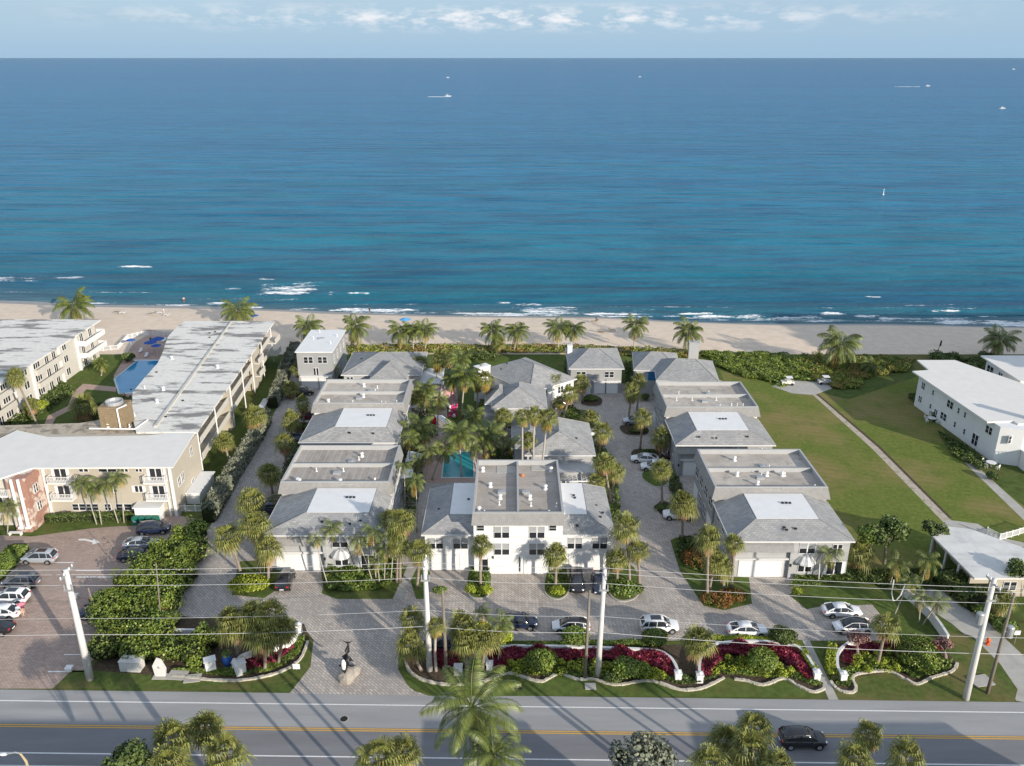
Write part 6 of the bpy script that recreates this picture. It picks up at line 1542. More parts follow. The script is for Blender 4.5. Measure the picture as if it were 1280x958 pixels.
# ------------------------------------------------------------------ walls, edging, signs, small things
def curvewall(label, pts, h=.75, t=.24, ends=(True, True), m=None, smooth=5):
    q = PP(pts); n = len(q); sm = []
    for i in range(n-1):
        p0 = q[max(0,i-1)]; p1 = q[i]; p2 = q[i+1]; p3 = q[min(n-1,i+2)]
        for k in range(smooth):
            u = k/smooth; sm.append(tuple(.5*(2*p1[j]+(-p0[j]+p2[j])*u+(2*p0[j]-5*p1[j]+4*p2[j]-p3[j])*u*u+(-p0[j]+3*p1[j]-3*p2[j]+p3[j])*u**3) for j in (0,1)))
    sm.append(q[-1]); o = E('garden_wall', *q[0], label, 'garden wall'); b = MB(); c = MB(); L_ = []; Rr = []
    for i, p in enumerate(sm):
        a = sm[max(0,i-1)]; d = sm[min(len(sm)-1,i+1)]; v = Vector((d[0]-a[0], d[1]-a[1])).normalized(); L_.append((p[0]-v.y*t/2, p[1]+v.x*t/2)); Rr.append((p[0]+v.y*t/2, p[1]-v.x*t/2))
    for i in range(len(sm)-1):
        b.prism([L_[i],L_[i+1],Rr[i+1],Rr[i]], 0, h)
        k = lambda A_, B_: (A_[0]+(A_[0]-B_[0])*.16, A_[1]+(A_[1]-B_[1])*.16)
        c.prism([k(L_[i],Rr[i]),k(L_[i+1],Rr[i+1]),k(Rr[i+1],L_[i+1]),k(Rr[i],L_[i])], h, h+.07)
    b.build('wall', m or m_white, o); c.build('coping', m_trim, o)
    for e, p in ((ends[0], q[0]), (ends[1], q[-1])):
        if e:
            b = MB(); x, y = p; b.box(x-.34, x+.34, y-.34, y+.34, 0, h+.25); b.box(x-.41, x+.41, y-.41, y+.41, h+.251, h+.34); b.lathe([(.34,h+.34),(.15,h+.48),(.02,h+.56)], x, y, 4); b.build('end_pillar', m_white, o)
    return o
curvewall('long white garden wall ending in curls behind the burgundy plants', [(612,838),(607,826),(614,817),(640,814),(720,815),(812,819),(834,826),(844,838),(847,850)])
curvewall('white garden wall curving behind the second flower bed', [(874,852),(874,836),(878,822),(892,812),(930,808),(985,811),(1004,822),(1014,836),(1020,849)])
curvewall('short white curved wall at the left end of the right flower bed', [(1053,851),(1046,840),(1047,822),(1057,812),(1064,808)])
curvewall('white curved wall behind the palms of the entrance island', [(296,838),(304,828),(330,820),(356,814),(368,805),(374,792)], h=1.0)
curvewall('low white wall with dark coping at the lane behind the sea grapes', [(192,797),(245,797)], h=1.1, ends=(False, False))
curvewall('short white wall beside the front path at the entrance palms', [(505,812),(530,812)], h=1.0, ends=(False, False))
curvewall('long straight grey-white wall between the drive lawn and the right lane', [(1128,744),(1160,772),(1183,805)], h=1.2, ends=(False, False), smooth=2)
curvewall('pale kerb wall along the hedge at the left lane', [(322,524),(334,505)], h=1.1, t=.9, ends=(False, False), m=m_cream, smooth=2)
def edging(label, pts):
    q = PP(pts); b = MB(); r = random.Random(3); n = len(q); sm = []
    for i in range(n-1):
        p0 = q[max(0,i-1)]; p1 = q[i]; p2 = q[i+1]; p3 = q[min(n-1,i+2)]
        for k in range(6):
            u = k/6; sm.append(tuple(.5*(2*p1[j]+(-p0[j]+p2[j])*u+(2*p0[j]-5*p1[j]+4*p2[j]-p3[j])*u*u+(-p0[j]+3*p1[j]-3*p2[j]+p3[j])*u**3) for j in (0,1)))
    for a, c in zip(sm, sm[1:]):
        L_ = math.hypot(c[0]-a[0], c[1]-a[1]); m_ = max(1, int(L_/.42))
        for k in range(m_):
            x, y = lerp(a, c, (k+.5)/m_); b.obox(x, y, 0, r.uniform(.17,.26), L_/m_*1.02, r.uniform(.24,.34), math.atan2(c[1]-a[1], c[0]-a[0])+r.uniform(-.12,.12))
    return T(b.build('stone_edging', m_stone), label, 'stone edging')
edging('pale stone edging curving round the entrance island', [(215,846),(285,852),(330,847),(357,838),(376,824),(386,800)])
edging('pale stone edging round the corner of the long flower bed', [(506,815),(507,826),(513,841),(532,852),(560,857),(590,856)])
edging('wavy pale stone edging of the long flower bed', [(605,853),(628,844),(642,843),(656,848),(676,853),(688,848),(700,843),(722,850),(742,850),(770,857),(812,852),(849,863),(874,862),(890,856),(907,847)])
edging('wavy pale stone edging of the second flower bed', [(918,850),(934,852),(950,857),(963,855),(980,849),(997,858),(1017,866),(1032,861)])
edging('wavy pale stone edging of the right flower bed', [(1038,852),(1046,862),(1062,867),(1070,862),(1066,847),(1082,842),(1110,840),(1130,849),(1147,856),(1165,848),(1190,840),(1197,829)])
# leaping fish sculpture
X, Y = P(434, 849); o = E('fish_sculpture', X, Y, 'leaping black and white fish sculpture on a pale rock at the entrance', 'sculpture')
b = MB(); b.ball((X, Y, .45), (.95, 1.1, .9), 14, 9, j=.10); b.ball((X+.5, Y+.9, .3), (.9, .9, .7), 10, 6, j=.12); b.build('rock_base', layer(mat('pale_rock', (.33,.30,.26), .9, .15, 2, bump=.6), 1.5, .5, .7, (.3,.27,.23), .6), o)
b = MB(); sp_ = [(X-.15,Y-.3,1.1),(X-.12,Y-.35,1.7),(X-.05,Y-.2,2.3),(X+.08,Y+.0,3.0),(X+.22,Y+.15,3.6),(X+.36,Y+.2,4.3),(X+.42,Y+.2,4.9)]
b.path(sp_, [.10,.30,.46,.44,.28,.13,.05], 12)
b.add([(X+.36,Y+.2,4.5),(X-.2,Y+.1,5.1),(X+.45,Y+.2,4.8),(X+1.0,Y+.3,5.0)], [(0,1,2),(0,2,3)])
b.poly([(X+.25,Y+.3,2.2),(X+.75,Y+.5,2.0),(X+.4,Y+.35,2.9)]); b.build('body', m_black, o, smooth=True)
b = MB(); b.ball((X-.12,Y-.55,2.35), (.26,.16,.75), 10, 8); b.build('belly', m_frame, o)
for s in (-1, 1): b = MB(); b.ball((X+.1+s*.5, Y-.1, 1.9), (.42,.08,.16), 8, 5); b.build('fin', m_black, o)
# kerb drains, hatches, boxes
def boxthing(name, label, cat, px, py, w_, d_, h, m, rot=0, lid=None, group=None):
    X, Y = P(px, py); o = E(name, X, Y, label, cat, group); b = MB(); b.obox(X, Y, 0, h, w_, d_, R(rot)); b.build('housing', m, o)
    b = MB(); b.obox(X, Y, h, h+.06, w_+.1, d_+.1, R(rot)); b.build('lid', lid or m, o); return o
boxthing('drain_cover', 'square drain frame with a dark centre in the verge grass', 'drain cover', 646, 858, 1.0, 1.0, .07, m_conc, lid=m_black)
boxthing('drain_cover', 'pale square access cover in the verge below the white pole', 'drain cover', 738, 859, 1.1, .9, .07, m_conc, lid=m_conc)
boxthing('concrete_pad', 'pale oval concrete pad between the two right poles', 'concrete pad', 1226, 852, 2.2, 1.6, .08, m_conc, 10)
boxthing('stone_slab', 'flat grey slab in the verge, left of two', 'stone slab', 222, 845, 2.0, 1.4, .09, m_conc, -5)
boxthing('stone_slab', 'flat grey slab in the verge, right of two', 'stone slab', 241, 849, 1.7, 1.2, .09, m_conc, 10)
boxthing('utility_cabinet', 'wide white utility cabinet on the verge before the sea grapes', 'utility cabinet', 166, 836, 2.3, 1.2, 1.3, m_pole, -4)
boxthing('utility_cabinet', 'white box at the left end of the entrance island wall', 'utility cabinet', 262, 836, .9, .8, 1.1, m_pole, 12)
boxthing('parking_block', 'small white block at the corner of the parking lot by the big pole', 'block', 87, 838, .7, .6, .4, m_frame)
boxthing('parking_block', 'small white block half way along the parking lot by the poles', 'block', 95, 748, .7, .6, .5, m_cream)
boxthing('bin', 'green-lidded bin standing among the verge plants by the dark car', 'bin', 573, 842, .9, .8, 1.0, m_frame)
m_green = mat('green_plastic', (.01,.16,.11), .5, .1, 2)
for i in range(4):
    X = -55.2+i*1.0; Y = 107.6; o = E('wheelie_bin', X, Y, ['leftmost green bin in the row before the hotel bin store','second green bin from the left in the row before the hotel bin store','third green bin from the left in the row before the hotel bin store','rightmost green bin in the row before the hotel bin store'][i], 'bin', 'green bins at the hotel')
    b = MB(); b.box(X-.38, X+.38, Y-.4, Y+.4, .1, 1.15); b.build('bin_body', m_green, o); b = MB(); b.box(X-.41, X+.41, Y-.44, Y+.43, 1.15, 1.25); b.box(X-.2, X+.2, Y-.46, Y-.40, .6, .85, 1); b.build('bin_lid', [m_green, m_frame], o)
    b = MB(); b.path([(X-.3,Y+.42,.12),(X+.3,Y+.42,.12)], .12, 8); b.build('wheel', m_tyre, o)
X, Y = P(430, 899); o = E('manhole_cover', X, Y, 'round dark manhole cover in the road below the entrance', 'manhole cover'); b = MB(); b.lathe([(.5,.018),(.5,.028),(.42,.03)], X, Y, 20); b.build('ring', m_conc, o); b = MB(); b.lathe([(.4,.031),(.38,.034)], X, Y, 20); b.build('lid', m_tyre, o)
# coral-shaped white plaque stone
X, Y = P(201, 846); o = E('standing_sign', X, Y, 'pointed white standing stone sign on the verge before the sea grapes', 'sign')
b = MB(); b.add([(X-.55,Y-.1,0),(X+.55,Y-.1,0),(X+.75,Y-.1,1.1),(X+.35,Y-.1,2.3),(X-.15,Y-.1,2.5),(X-.7,Y-.1,1.5),(X-.55,Y+.12,0),(X+.55,Y+.12,0),(X+.75,Y+.12,1.1),(X+.35,Y+.12,2.3),(X-.15,Y+.12,2.5),(X-.7,Y+.12,1.5)], [(0,1,2,3,4,5),(11,10,9,8,7,6)]+[(i,(i+6),(i+1)%6+6,(i+1)%6) for i in range(6)]); b.build('stone', m_pole, o)
b = MB(); b.ball((X, Y-.13, 1.35), (.12,.03,.18), 10, 6); b.build('emblem', m_metal, o); b = MB(); b.box(X-.8, X+1.2, Y-.5, Y+.4, 0, .12); b.build('plinth', m_conc, o)
# fire hydrant
X, Y = P(1234, 806); o = E('fire_hydrant', X, Y, 'orange fire hydrant at the edge of the right lane', 'fire hydrant')
b = MB(); b.lathe([(.26,0),(.26,.08),(.17,.1),(.17,.65),(.22,.68),(.2,.82),(.1,.95),(.05,1.02)], X, Y, 12); b.build('barrel', m_orange, o)
b = MB(); b.path([(X-.33,Y,.55),(X+.33,Y,.55)], .09, 8); b.path([(X,Y-.33,.5),(X,Y,.5)], .11, 8); b.build('outlet', m_orange, o)
# small signs
def sign(px, py, h, label, w_=.6, hh=.6, m=None):
    X, Y = P(px, py); o = E('sign', X, Y, label, 'sign'); b = MB(); b.tube((X,Y,0),(X,Y,h), .03); b.build('post', m_metal, o)
    b = MB(); b.box(X-w_/2, X+w_/2, Y-.06, Y-.03, h-hh, h); b.build('panel', m or m_frame, o)
sign(1268, 805, 1.9, 'square white sign on a post at the right border behind the hydrant', .7, .6)
sign(371, 842-4, .9, 'small white sign at the tip of the entrance island', .8, .7)
# estate sign boards on the left island
for px, py, a, lab in ((264,838,25,'white sign block, left of two on the entrance island'), (301,842,35,'white slanted sign block beside the dark red plants on the entrance island')):
    X, Y = P(px, py); o = E('sign_block', X, Y, lab, 'sign'); b = MB(); b.obox(X, Y, 0, 1.5, 1.1, .8, R(a)); b.build('block', m_white, o); b = MB(); b.obox(X, Y, 1.5, 1.58, 1.3, 1.0, R(a)); b.build('cap', m_frame, o)
# blue planter added as a stand-in for a blue shape not made out
X, Y = P(285, 832); o = E('planter', X, Y, 'stand-in blue planter for an unclear shape in the shade of the entrance island palms', 'planter')
b = MB(); b.lathe([(.3,0),(.5,.5),(.55,.9),(.42,1.2),(.48,1.3)], X, Y, 14); b.build('pot', m_blue, o); b = MB(); blob(b, random.Random(2), (X,Y,1.6), (.5,.5,.4), 160, .18); b.build('foliage', m_leaf_green, o)
# white balustrade / fence sections
def fence(label, pts, h=1.1, step=1.4, m=None, z0=0.0, slat=.16, px=True):
    q = PP(pts) if px else pts; o = E('fence', *q[0], label, 'fence'); b = MB(); p = MB()
    for a, c in zip(q, q[1:]):
        L_ = math.hypot(c[0]-a[0], c[1]-a[1]); n = max(1, round(L_/step)); 
        for k in range(n+1 if (c == q[-1]) else n): x, y = lerp(a, c, k/n); p = MB(); p.box(x-.07, x+.07, y-.07, y+.07, z0, z0+h+.1); p.build('post', m or m_frame, o)
        wallseg(b, a, c, z0+h-.08, z0+h, .05); wallseg(b, a, c, z0+.12, z0+.2, .05); k = int(L_/slat)
        for i in range(k): x, y = lerp(a, c, (i+.5)/k); b.box(x-.03, x+.03, y-.012, y+.012, z0+.2, z0+h-.08)
    b.build('railing', m or m_frame, o); return o
fence('white picket fence round the small pool at the right border', [(1233,668),(1249,676),(1264,672),(1290,664)])
fence('white picket fence below the carport roof', [(1178,736),(1226,736)])
fence('white gate fence beside the corner of the beige hotel front', [(219,640),(258,640)])
fence('white beach fence behind the hotel pool terrace', [(120,440),(148,437),(160,424),(178,420),(212,420)])
fence('white garden fence on the left of the hotel porch', [(222,618),(247,592)], 1.3)
# white pipe loop in the grove, red-white crane arm etc.
X, Y = P(1118, 752); o = E('bent_pipe', X, Y, 'loop of bare white bent pipe standing at the end of the lane wall', 'pipe')
b = MB(); b.path([(X-.6,Y,3.2),(X-.55,Y,1.2),(X-.2,Y,.15),(X+.2,Y,.12),(X+.6,Y,.9),(X+.9,Y,2.6)], .08, 7); b.build('pipe', m_frame, o)
# parking lot markings
def mark(pts, z=.017): b = MB(); b.flat(PP(pts), z); return b
b = MB()
for pts in ([(45,703),(92,703),(92,704),(45,704)],[(95,713),(130,713),(130,714),(95,714)],[(60,839),(108,839),(108,840.5),(60,840.5)],[(80,818),(122,818),(122,819),(80,819)],[(95,721),(142,721),(142,722.2),(95,722.2)]): b.flat(PP(pts), .016)
b.flat(PP([(98,674),(106,673.6),(116,676),(117,673.5),(125,678.5),(115,681),(116,678.5),(106,675.8),(98,676)]), .016)
T(b.build('lot_markings', m_white_line), kind='structure')
for i, (px, py) in enumerate(((38,690),(26,703),(16,716))):
    X, Y = P(px, py); o = E('wheel_stop', X, Y, ['pale wheel stop nearest the hotel, left of the silver SUV','pale wheel stop in the middle, left of the grey SUV','pale wheel stop lowest of the three at the hedge'][i], 'wheel stop', 'wheel stops of the left row'); b = MB(); b.obox(X, Y, 0, .14, 1.8, .2, R(68)); b.build('block', m_conc, o); b = MB(); b.obox(X, Y, .14, .16, 1.5, .12, R(68)); b.build('top', m_frame, o)
# white skylight-like benches at hotel entrance etc.
X, Y = P(20, 669); o = E('bench', X, Y, 'white bench beside the columns of the hotel entrance', 'bench'); b = MB(); b.box(X-.9, X+.9, Y-.25, Y+.25, .42, .5); b.build('seat', m_frame, o)
for s in (-.8, .8): b = MB(); b.box(X+s-.08, X+s+.08, Y-.22, Y+.22, 0, .42); b.build('leg', m_frame, o)

# ------------------------------------------------------------------ party corner in the villa garden
m_pink = layer(mat('pink_fabric', (.62,.30,.36), .8, .15, 1.0), .9, .52, .56, (.70,.66,.64), .9); m_mag = mat('magenta_foil', (.45,.03,.14), .35, .2, 4)
X, Y = P(556, 509); o = E('backdrop', X, Y, 'pink and white patterned party backdrop on the lawn between the villas', 'backdrop')
z1 = 4.2; x0, x1 = xat(543, 500, Y), xat(571, 500, Y)
b = MB(); b.add([(x0,Y,.1),(x1,Y,.1),(x1,Y+.5,z1),(x0,Y+.5,z1),(x0,Y+.06,.1),(x1,Y+.06,.1),(x1,Y+.56,z1),(x0,Y+.56,z1)], [(0,1,2,3),(7,6,5,4),(3,2,6,7),(1,5,6,2),(4,0,3,7),(0,4,5,1)]); b.build('banner', m_pink, o)
for x in (x0-.1, x1+.1): b = MB(); b.tube((x,Y+.1,0),(x,Y+.62,z1+.1), .06); b.build('post', m_frame, o)
X, Y = P(567, 524); o = E('balloon_tower', X, Y, 'tower of magenta and white balloons beside the pink backdrop', 'balloons'); b = MB(); c = MB(); r = random.Random(5)
for k in range(26): (b if k % 3 else c).ball((X+r.uniform(-.7,.7), Y+r.uniform(-.4,.4), .3+k*.10+r.uniform(0,.3)), r.uniform(.22,.36), 8, 5)
b.build('magenta_balloons', m_mag, o, True); c.build('white_balloons', m_frame, o, True)
X, Y = P(549, 537); o = E('sunshade', X, Y, 'tilted white and red canopy by the far end of the teal pool', 'canopy')
b = MB(); b.add([(X-.9,Y+.2,2.8),(X-.4,Y-.6,2.6),(X+2.4,Y-1.0,1.1),(X+2.2,Y+.4,1.4),(X+.5,Y+.8,2.5)], [(0,1,2,3,4)]); b.add([(X-.9,Y+.2,2.75),(X-.4,Y-.6,2.55),(X+2.4,Y-1.0,1.05),(X+2.2,Y+.4,1.35),(X+.5,Y+.8,2.45)], [(4,3,2,1,0)]); b.build('canopy', m_frame, o)
b = MB(); b.ball((X-.9,Y-.2,2.0), (.45,.45,.9), 10, 8, j=.06); b.build('red_panel', mat('red_fabric', (.5,.01,.03), .6), o); b = MB(); b.tube((X-.5,Y,0),(X-.5,Y,2.6), .05); b.build('post', m_frame, o)
X, Y = P(512, 520)
def shadesail(px, py, s, lab, h=3.6):
    X, Y = P(px, py); o = E('shade_sail', X, Y, lab, 'shade sail', None); b = MB(); b.add([(X-s,Y-s*.8,h-.6),(X+s,Y-s,h),(X+s*.9,Y+s,h-.4),(X-s*.8,Y+s*.9,h+.3)], [(0,1,2,3)]); b.add([(X-s,Y-s*.8,h-.63),(X+s,Y-s,h-.03),(X+s*.9,Y+s,h-.43),(X-s*.8,Y+s*.9,h+.27)], [(3,2,1,0)]); b.build('sail', m_frame, o)
    for dx, dy in ((-s,-s*.8),(s,-s),(s*.9,s),(-s*.8,s*.9)): b = MB(); b.tube((X+dx,Y+dy,0),(X+dx,Y+dy,h), .05); b.build('post', m_metal, o)
shadesail(513, 527, 1.6, 'white shade sail at the right wall of the middle left villa')
shadesail(504, 616, 1.7, 'white shade sail at the right wall of the dark seamed villa')
shadesail(519, 590, 1.4, 'white patio cover between the villa and the teal pool', 3.0)
# garden furniture
def table(px, py, lab, d=.6, mm=None):
    X, Y = P(px, py); o = E('round_table', X, Y, lab, 'table', None); b = MB(); b.lathe([(d,.72),(d,.76)], X, Y, 14); b.build('table_top', mm or m_frame, o); b = MB(); b.lathe([(.3,0),(.05,.04),(.05,.72)], X, Y, 8); b.build('pedestal', m_metal, o)
    for k in range(4):
        a = k*1.57+.5; x, y = X+math.cos(a)*(d+.45), Y+math.sin(a)*(d+.45); c = E('chair', x, y, ['white chair right of','white chair behind','white chair left of','white chair in front of'][k]+' the '+lab.split(' ', 1)[1].replace('white round ', ''), 'chair', 'white garden chairs')
        b = MB(); b.obox(x, y, .42, .48, .45, .45, a); b.build('seat', mm or m_frame, c); b = MB(); b.obox(x+math.cos(a)*.22, y+math.sin(a)*.22, .48, .9, .05, .45, a); b.build('backrest', mm or m_frame, c)
        b = MB()
        for s in (-.18,.18):
            for t in (-.18,.18): b.box(x+s-.02, x+s+.02, y+t-.02, y+t+.02, 0, .42)
        b.build('legs', mm or m_frame, c)
table(588, 520, 'white round table on the dark villa lawn')
table(1238, 583, 'white round table at the long house near corner', .8)
table(1164, 527, 'white round table by the low dark hedge', .8)
def parasol(px, py, lab, r_, h, m, name='parasol', ang=0):
    X, Y = P(px, py); o = E(name, X, Y, lab, 'parasol'); b = MB(); n = 8; ap = (X, Y, h+.35*r_)
    for k in range(n):
        a0, a1 = 2*math.pi*k/n+ang, 2*math.pi*(k+1)/n+ang; b.add([(X+r_*math.cos(a0),Y+r_*math.sin(a0),h),(X+r_*math.cos(a1),Y+r_*math.sin(a1),h),ap], [(0,1,2)])
        b.add([(X+r_*math.cos(a0),Y+r_*math.sin(a0),h-.02),(X+r_*math.cos(a1),Y+r_*math.sin(a1),h-.02),(X,Y,h+.33*r_)], [(2,1,0)])
    b.build('canopy', m, o); b = MB(); b.tube((X,Y,0),(X,Y,h+.33*r_), .03); b.build('pole', m_frame, o)
m_sky = mat('light_blue_canvas', (.10,.33,.62), .8, .1, 3); 
parasol(507, 409, 'light blue beach umbrella on the sand above the three coconut palms', 1.5, 2.0, m_sky)
parasol(190, 441, 'left blue parasol at the hotel pool', 1.5, 2.5, m_blue); parasol(199, 437, 'right blue parasol at the hotel pool', 1.6, 2.6, m_blue)
parasol(197, 444, 'nearest blue parasol at the hotel pool', 1.2, 2.3, m_blue); parasol(165, 437, 'blue and white parasol by the hotel beach gate', 1.1, 2.3, m_blue)
parasol(319, 404, 'blue parasol on the sand beside the hotel roof end', 1.1, 2.0, m_blue)
def lounger(px, py, a, lab, m=None, group='loungers at the hotel pool'):
    X, Y = P(px, py); o = E('sun_lounger', X, Y, lab, 'sun lounger', group); setxf(X, Y, R(a))
    b = MB(); b.box(-.9, .4, -.32, .32, .30, .36); b.build('seat', m or m_frame, o); b = MB(); b.add([(.4,-.32,.33),(1.0,-.32,.75),(1.0,.32,.75),(.4,.32,.33),(.4,-.32,.28),(1.0,-.32,.70),(1.0,.32,.70),(.4,.32,.28)], [(0,1,2,3),(7,6,5,4),(0,4,5,1),(3,2,6,7),(1,5,6,2)]); b.build('backrest', m or m_frame, o)
    for sx_ in (-.8, .35):
        for sy_ in (-.28, .28): b = MB(); b.box(sx_-.03, sx_+.03, sy_-.03, sy_+.03, 0, .3); b.build('leg', m or m_frame, o)
    setxf()
for px, py, a, lab in ((176,440,100,'lounger between the left parasol and the beach gate'),(183,446,100,'lounger just below the left blue parasol'),(206,446,80,'lounger right of the nearest blue parasol'),(168,452,150,'lounger at the far edge of the blue pool'),(205,427,90,'lounger behind the right blue parasol')): lounger(px, py, a, lab)
# beachgoers' kit
for px, py, a, lab in ((190,393,20,'dark lounger at the left end of the beach group by the hotel'),(201,392,0,'white lounger in the middle of the beach group by the hotel'),(209,395,-15,'right lounger of the beach group by the hotel'),(147,391,0,'lounger alone on the sand, left'),(154,392,10,'lounger alone on the sand, right'),(765,414,170,'lounger on the sand left of the tall slim coconut palm'),(751,416,150,'second lounger on the sand farther from the tall slim coconut palm'),(743,403,10,'lounger near the waterline behind the beach houses')):
    lounger(px, py, a, lab, m_frame if 'white' in lab or 'right' in lab else m_brown, 'loungers on the open sand')
# ------------------------------------------------------------------ people
m_skin = mat('skin', (.45,.27,.19), .6, .05, 3); m_hair = mat('hair', (.05,.03,.02), .7)
def person(X, Y, rz, lab, top=(.6,.6,.6), bot=(.05,.06,.12), z=0.0, pose='walk', h=1.72):
    o = E('person', X, Y, lab, 'person', None, z); k = h/1.72; sw = .22 if pose == 'walk' else .05
    J = {'pel': (0,0,.95), 'sp': (0,.0,1.15), 'ch': (0,0,1.35), 'nk': (0,0,1.49), 'hd': (0,.01,1.60), 'tp': (0,.01,1.72),
         'hl': (-.1,0,.92), 'kl': (-.11,-sw*.6,.50), 'al': (-.11,-sw*.9,.09), 'fl': (-.11,-sw*.9-.16,.04), 'hr': (.1,0,.92), 'kr': (.11,sw*.3,.50), 'ar': (.11,sw,.10), 'fr': (.11,sw-.16,.04),
         'sl': (-.19,0,1.42), 'el': (-.25,sw*.4,1.14), 'wl': (-.24,sw*.1,.90), 'ml': (-.24,sw*.0,.80), 'sr': (.19,0,1.42), 'er': (.25,-sw*.4,1.14), 'wr': (.24,-sw*.9,.93), 'mr': (.24,-sw*1.1,.84)}
    rr = {'pel': .13,'sp': .12,'ch': .14,'nk': .055,'hd': .095,'tp': .06,'hl': .09,'kl': .06,'al': .04,'fl': .035,'hr': .09,'kr': .06,'ar': .04,'fr': .035,'sl': .055,'el': .042,'wl': .03,'ml': .03,'sr': .055,'er': .042,'wr': .03,'mr': .03}
    Ed = [('pel','sp'),('sp','ch'),('ch','nk'),('nk','hd'),('hd','tp'),('pel','hl'),('hl','kl'),('kl','al'),('al','fl'),('pel','hr'),('hr','kr'),('kr','ar'),('ar','fr'),('ch','sl'),('sl','el'),('el','wl'),('wl','ml'),('ch','sr'),('sr','er'),('er','wr'),('wr','mr')]
    ks = list(J); me = bpy.data.meshes.new('body'); me.from_pydata([tuple(c*k for c in J[a]) for a in ks], [(ks.index(a), ks.index(b_)) for a, b_ in Ed], [])
    me.materials.append(m_skin); bd = link('body', me, o, (X, Y, z), rz); bd.modifiers.new('skin', 'SKIN')
    for i, a in enumerate(ks): me.skin_vertices[0].data[i].radius = (rr[a]*k, rr[a]*k*(.75 if a in ('pel','sp','ch') else 1))
    me.skin_vertices[0].data[0].use_root = True
    s = bd.modifiers.new('sub', 'SUBSURF'); s.levels = s.render_levels = 1
    def garment(name, col, segs, pad):
        b = MB()
        for a, c in segs:
            b.path([Vector(J[a])*k, Vector(J[c])*k], [rr[a]*k+pad, rr[c]*k+pad], 10)
        g = b.build(name, mat(name+'_cloth', col, .85, .05, 3), bd); g.location = (0,0,0)
    garment('shirt', top, [('pel','sp'),('sp','ch'),('ch','nk'),('sl','el'),('sr','er'),('sl','sr')], .022)
    garment('shorts', bot, [('sp','pel'),('hl','kl'),('hr','kr'),('hl','hr')], .028)
    b = MB(); b.ball((0,.035*k,1.655*k), (.105*k,.105*k,.10*k), 10, 7); b.build('hair', m_hair, bd).location = (0,0,0)
    b = MB(); b.ball((0,-.10*k,1.60*k), (.018,.03,.03), 6, 4)
    for s_ in (-1, 1): b.ball((s_*.035,-.088*k,1.635*k), (.014,.01,.01), 6, 4)
    b.build('face_features', m_hair, bd).location = (0,0,0)
    return o
X, Y = P(25, 771); person(X, Y, .4, 'person in a light top beside the white car on the brick parking lot', (.55,.62,.68), (.05,.05,.07))
X, Y = P(30, 770); person(X, Y, .2, 'person under the pink parasol on the brick parking lot', (.20,.04,.10), (.45,.30,.2))
parasol(30, 770, 'small pink parasol held over a person on the brick parking lot', .5, 1.75, mat('pink_parasol_cloth', (.75,.25,.30), .7))
X, Y = P(462, 391.5, -.7); person(X, Y, .8, 'person in dark clothes standing at the waterline right of the foam', (.04,.04,.05), (.04,.04,.05), -.75)
X, Y = P(230, 377, -.8); person(X, Y, .8, 'swimmer wading in the shallows near the hotel', (.6,.5,.45), (.3,.05,.05), -1.2)
X, Y = P(205, 393); person(X, Y, 2.2, 'person in white standing among the loungers by the hotel', (.7,.7,.7), (.5,.45,.4))
X, Y = P(189, 430); person(X, Y, 1.0, 'person in dark clothes standing behind the parasols of the hotel pool', (.06,.06,.08), (.05,.05,.06))
X, Y = P(745, 403); person(X, Y, 1.0, 'person in a dark swimsuit beside the lounger near the waterline', (.05,.05,.08), (.05,.05,.08))
# beach flag pole at the right
X, Y = P(1169, 450); o = E('flag_pole', X, Y, 'leaning dark flag pole at the beach edge behind the long white house', 'flag pole'); b = MB(); b.tube((X,Y,0),(X+.5,Y,4.6), .06); b.build('pole', m_black, o); b = MB(); b.add([(X+.46,Y,4.4),(X+1.0,Y+.2,4.9),(X+.8,Y+.1,4.0),(X+.4,Y,3.4)], [(0,1,2,3),(3,2,1,0)]) if False else b.box(X+.42, X+.75, Y-.02, Y+.02, 3.3, 4.6); b.build('furled_flag', m_black, o)
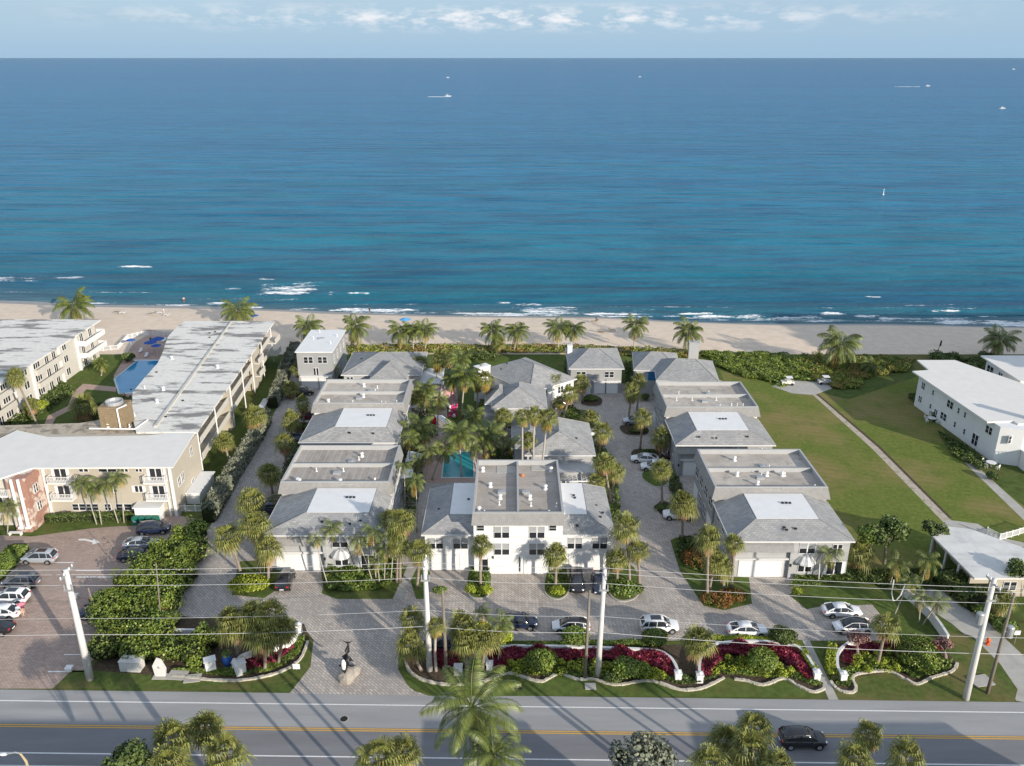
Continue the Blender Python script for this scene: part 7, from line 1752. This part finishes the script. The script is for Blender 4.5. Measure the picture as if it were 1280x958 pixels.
# ------------------------------------------------------------------ boats and buoys
def boat(px, py, L_, lab, name='motor_boat', z0=SEA):
    X, Y = P(px, py, z0); o = E(name, X, Y, lab, 'boat', None, z0); b = MB(); s = L_
    sec = []
    for t, wd, zb in ((-.5,.14,.0),(-.2,.16,-.02),(.15,.15,.0),(.38,.08,.02),(.5,.01,.07)): sec.append([(X+t*s,Y-wd*s,z0+.10*s+max(0,t)*.05*s),(X+t*s,Y-wd*s*.7,z0+zb*s),(X+t*s,Y+wd*s*.7,z0+zb*s),(X+t*s,Y+wd*s,z0+.10*s+max(0,t)*.05*s)])
    loft(b, sec); b.build('hull', m_frame, o)
    b = MB(); b.box(X-.25*s, X+.15*s, Y-.1*s, Y+.1*s, z0+.1*s, z0+.22*s); b.box(X-.2*s, X+.05*s, Y-.1*s, Y+.1*s, z0+.30*s, z0+.32*s); b.build('cabin', m_frame, o)
    b = MB(); b.box(X-.1*s, X+.155*s, Y-.102*s, Y+.102*s, z0+.15*s, z0+.2*s); b.build('windscreen', m_glass, o)
    b = MB(); b.tube((X-.1*s,Y,z0+.2*s),(X-.12*s,Y,z0+.5*s), .012*s); b.build('mast', m_metal, o)
    return o
def wake(px, py, L_, wd, lab, z0=SEA, s=-1):
    X, Y = P(px, py, z0); b = MB(); pts = []
    b.add([(X,Y-wd*.3,z0+.35),(X,Y+wd*.3,z0+.35),(X+s*L_,Y+wd,z0+.35),(X+s*L_,Y-wd,z0+.35),(X,Y-wd*.3,z0-.3),(X,Y+wd*.3,z0-.3),(X+s*L_,Y+wd,z0-.3),(X+s*L_,Y-wd,z0-.3)], [(0,1,2,3),(7,6,5,4),(0,3,7,4),(1,5,6,2),(2,6,7,3)])
    return T(b.build('boat_wake', layer(mat('wake_foam', (.72,.76,.78), .7, .1, .2), .15, .5, .62, (.12,.28,.40), .8, (.3,2,1))), lab, 'wake', None, 'stuff')
boat(560, 121, 12, 'white motor boat with a wake, nearest to the picture centre'); wake(556, 121.3, 30, 2.4, 'white wake trailing behind the central motor boat')
boat(560, 97.5, 11, 'small white boat just above the central motor boat'); boat(800, 96.5, 10, 'small white boat on the horizon side, right of centre'); boat(1160, 108, 11, 'white boat in the right part of the sea'); wake(1150, 108.7, 60, 2.2, 'faint wake left of the boat in the right part of the sea'); boat(1253, 136, 8, 'small white boat near the right border of the sea')
boat(1267, 87, 18, 'faint boat close to the horizon at the right border')
X, Y = P(1104, 244, SEA); o = E('marker_buoy', X, Y, 'slim white marker buoy in the sea above the meadow', 'buoy', None, SEA); b = MB(); b.lathe([(.5,SEA-.2),(.55,SEA+.2),(.2,SEA+.5),(.12,SEA+2.6),(.02,SEA+2.7)], X, Y, 10); b.build('float', m_frame, o); b = MB(); b.ball((X,Y,SEA+2.8), .25, 8, 6); b.build('topmark', m_frame, o)
# blocks across the street, outside the picture: their shadows lie over the road
block('low apartment block across the street below the left part of the picture', -38, -14, 26, 45, 9.3, 3)
block('apartment block across the street below the middle of the picture', 12, 22, 24, 45, 9.3, 3)
block('apartment block across the street below the right part of the picture', 40, 66, 24, 44, 9.6, 3)
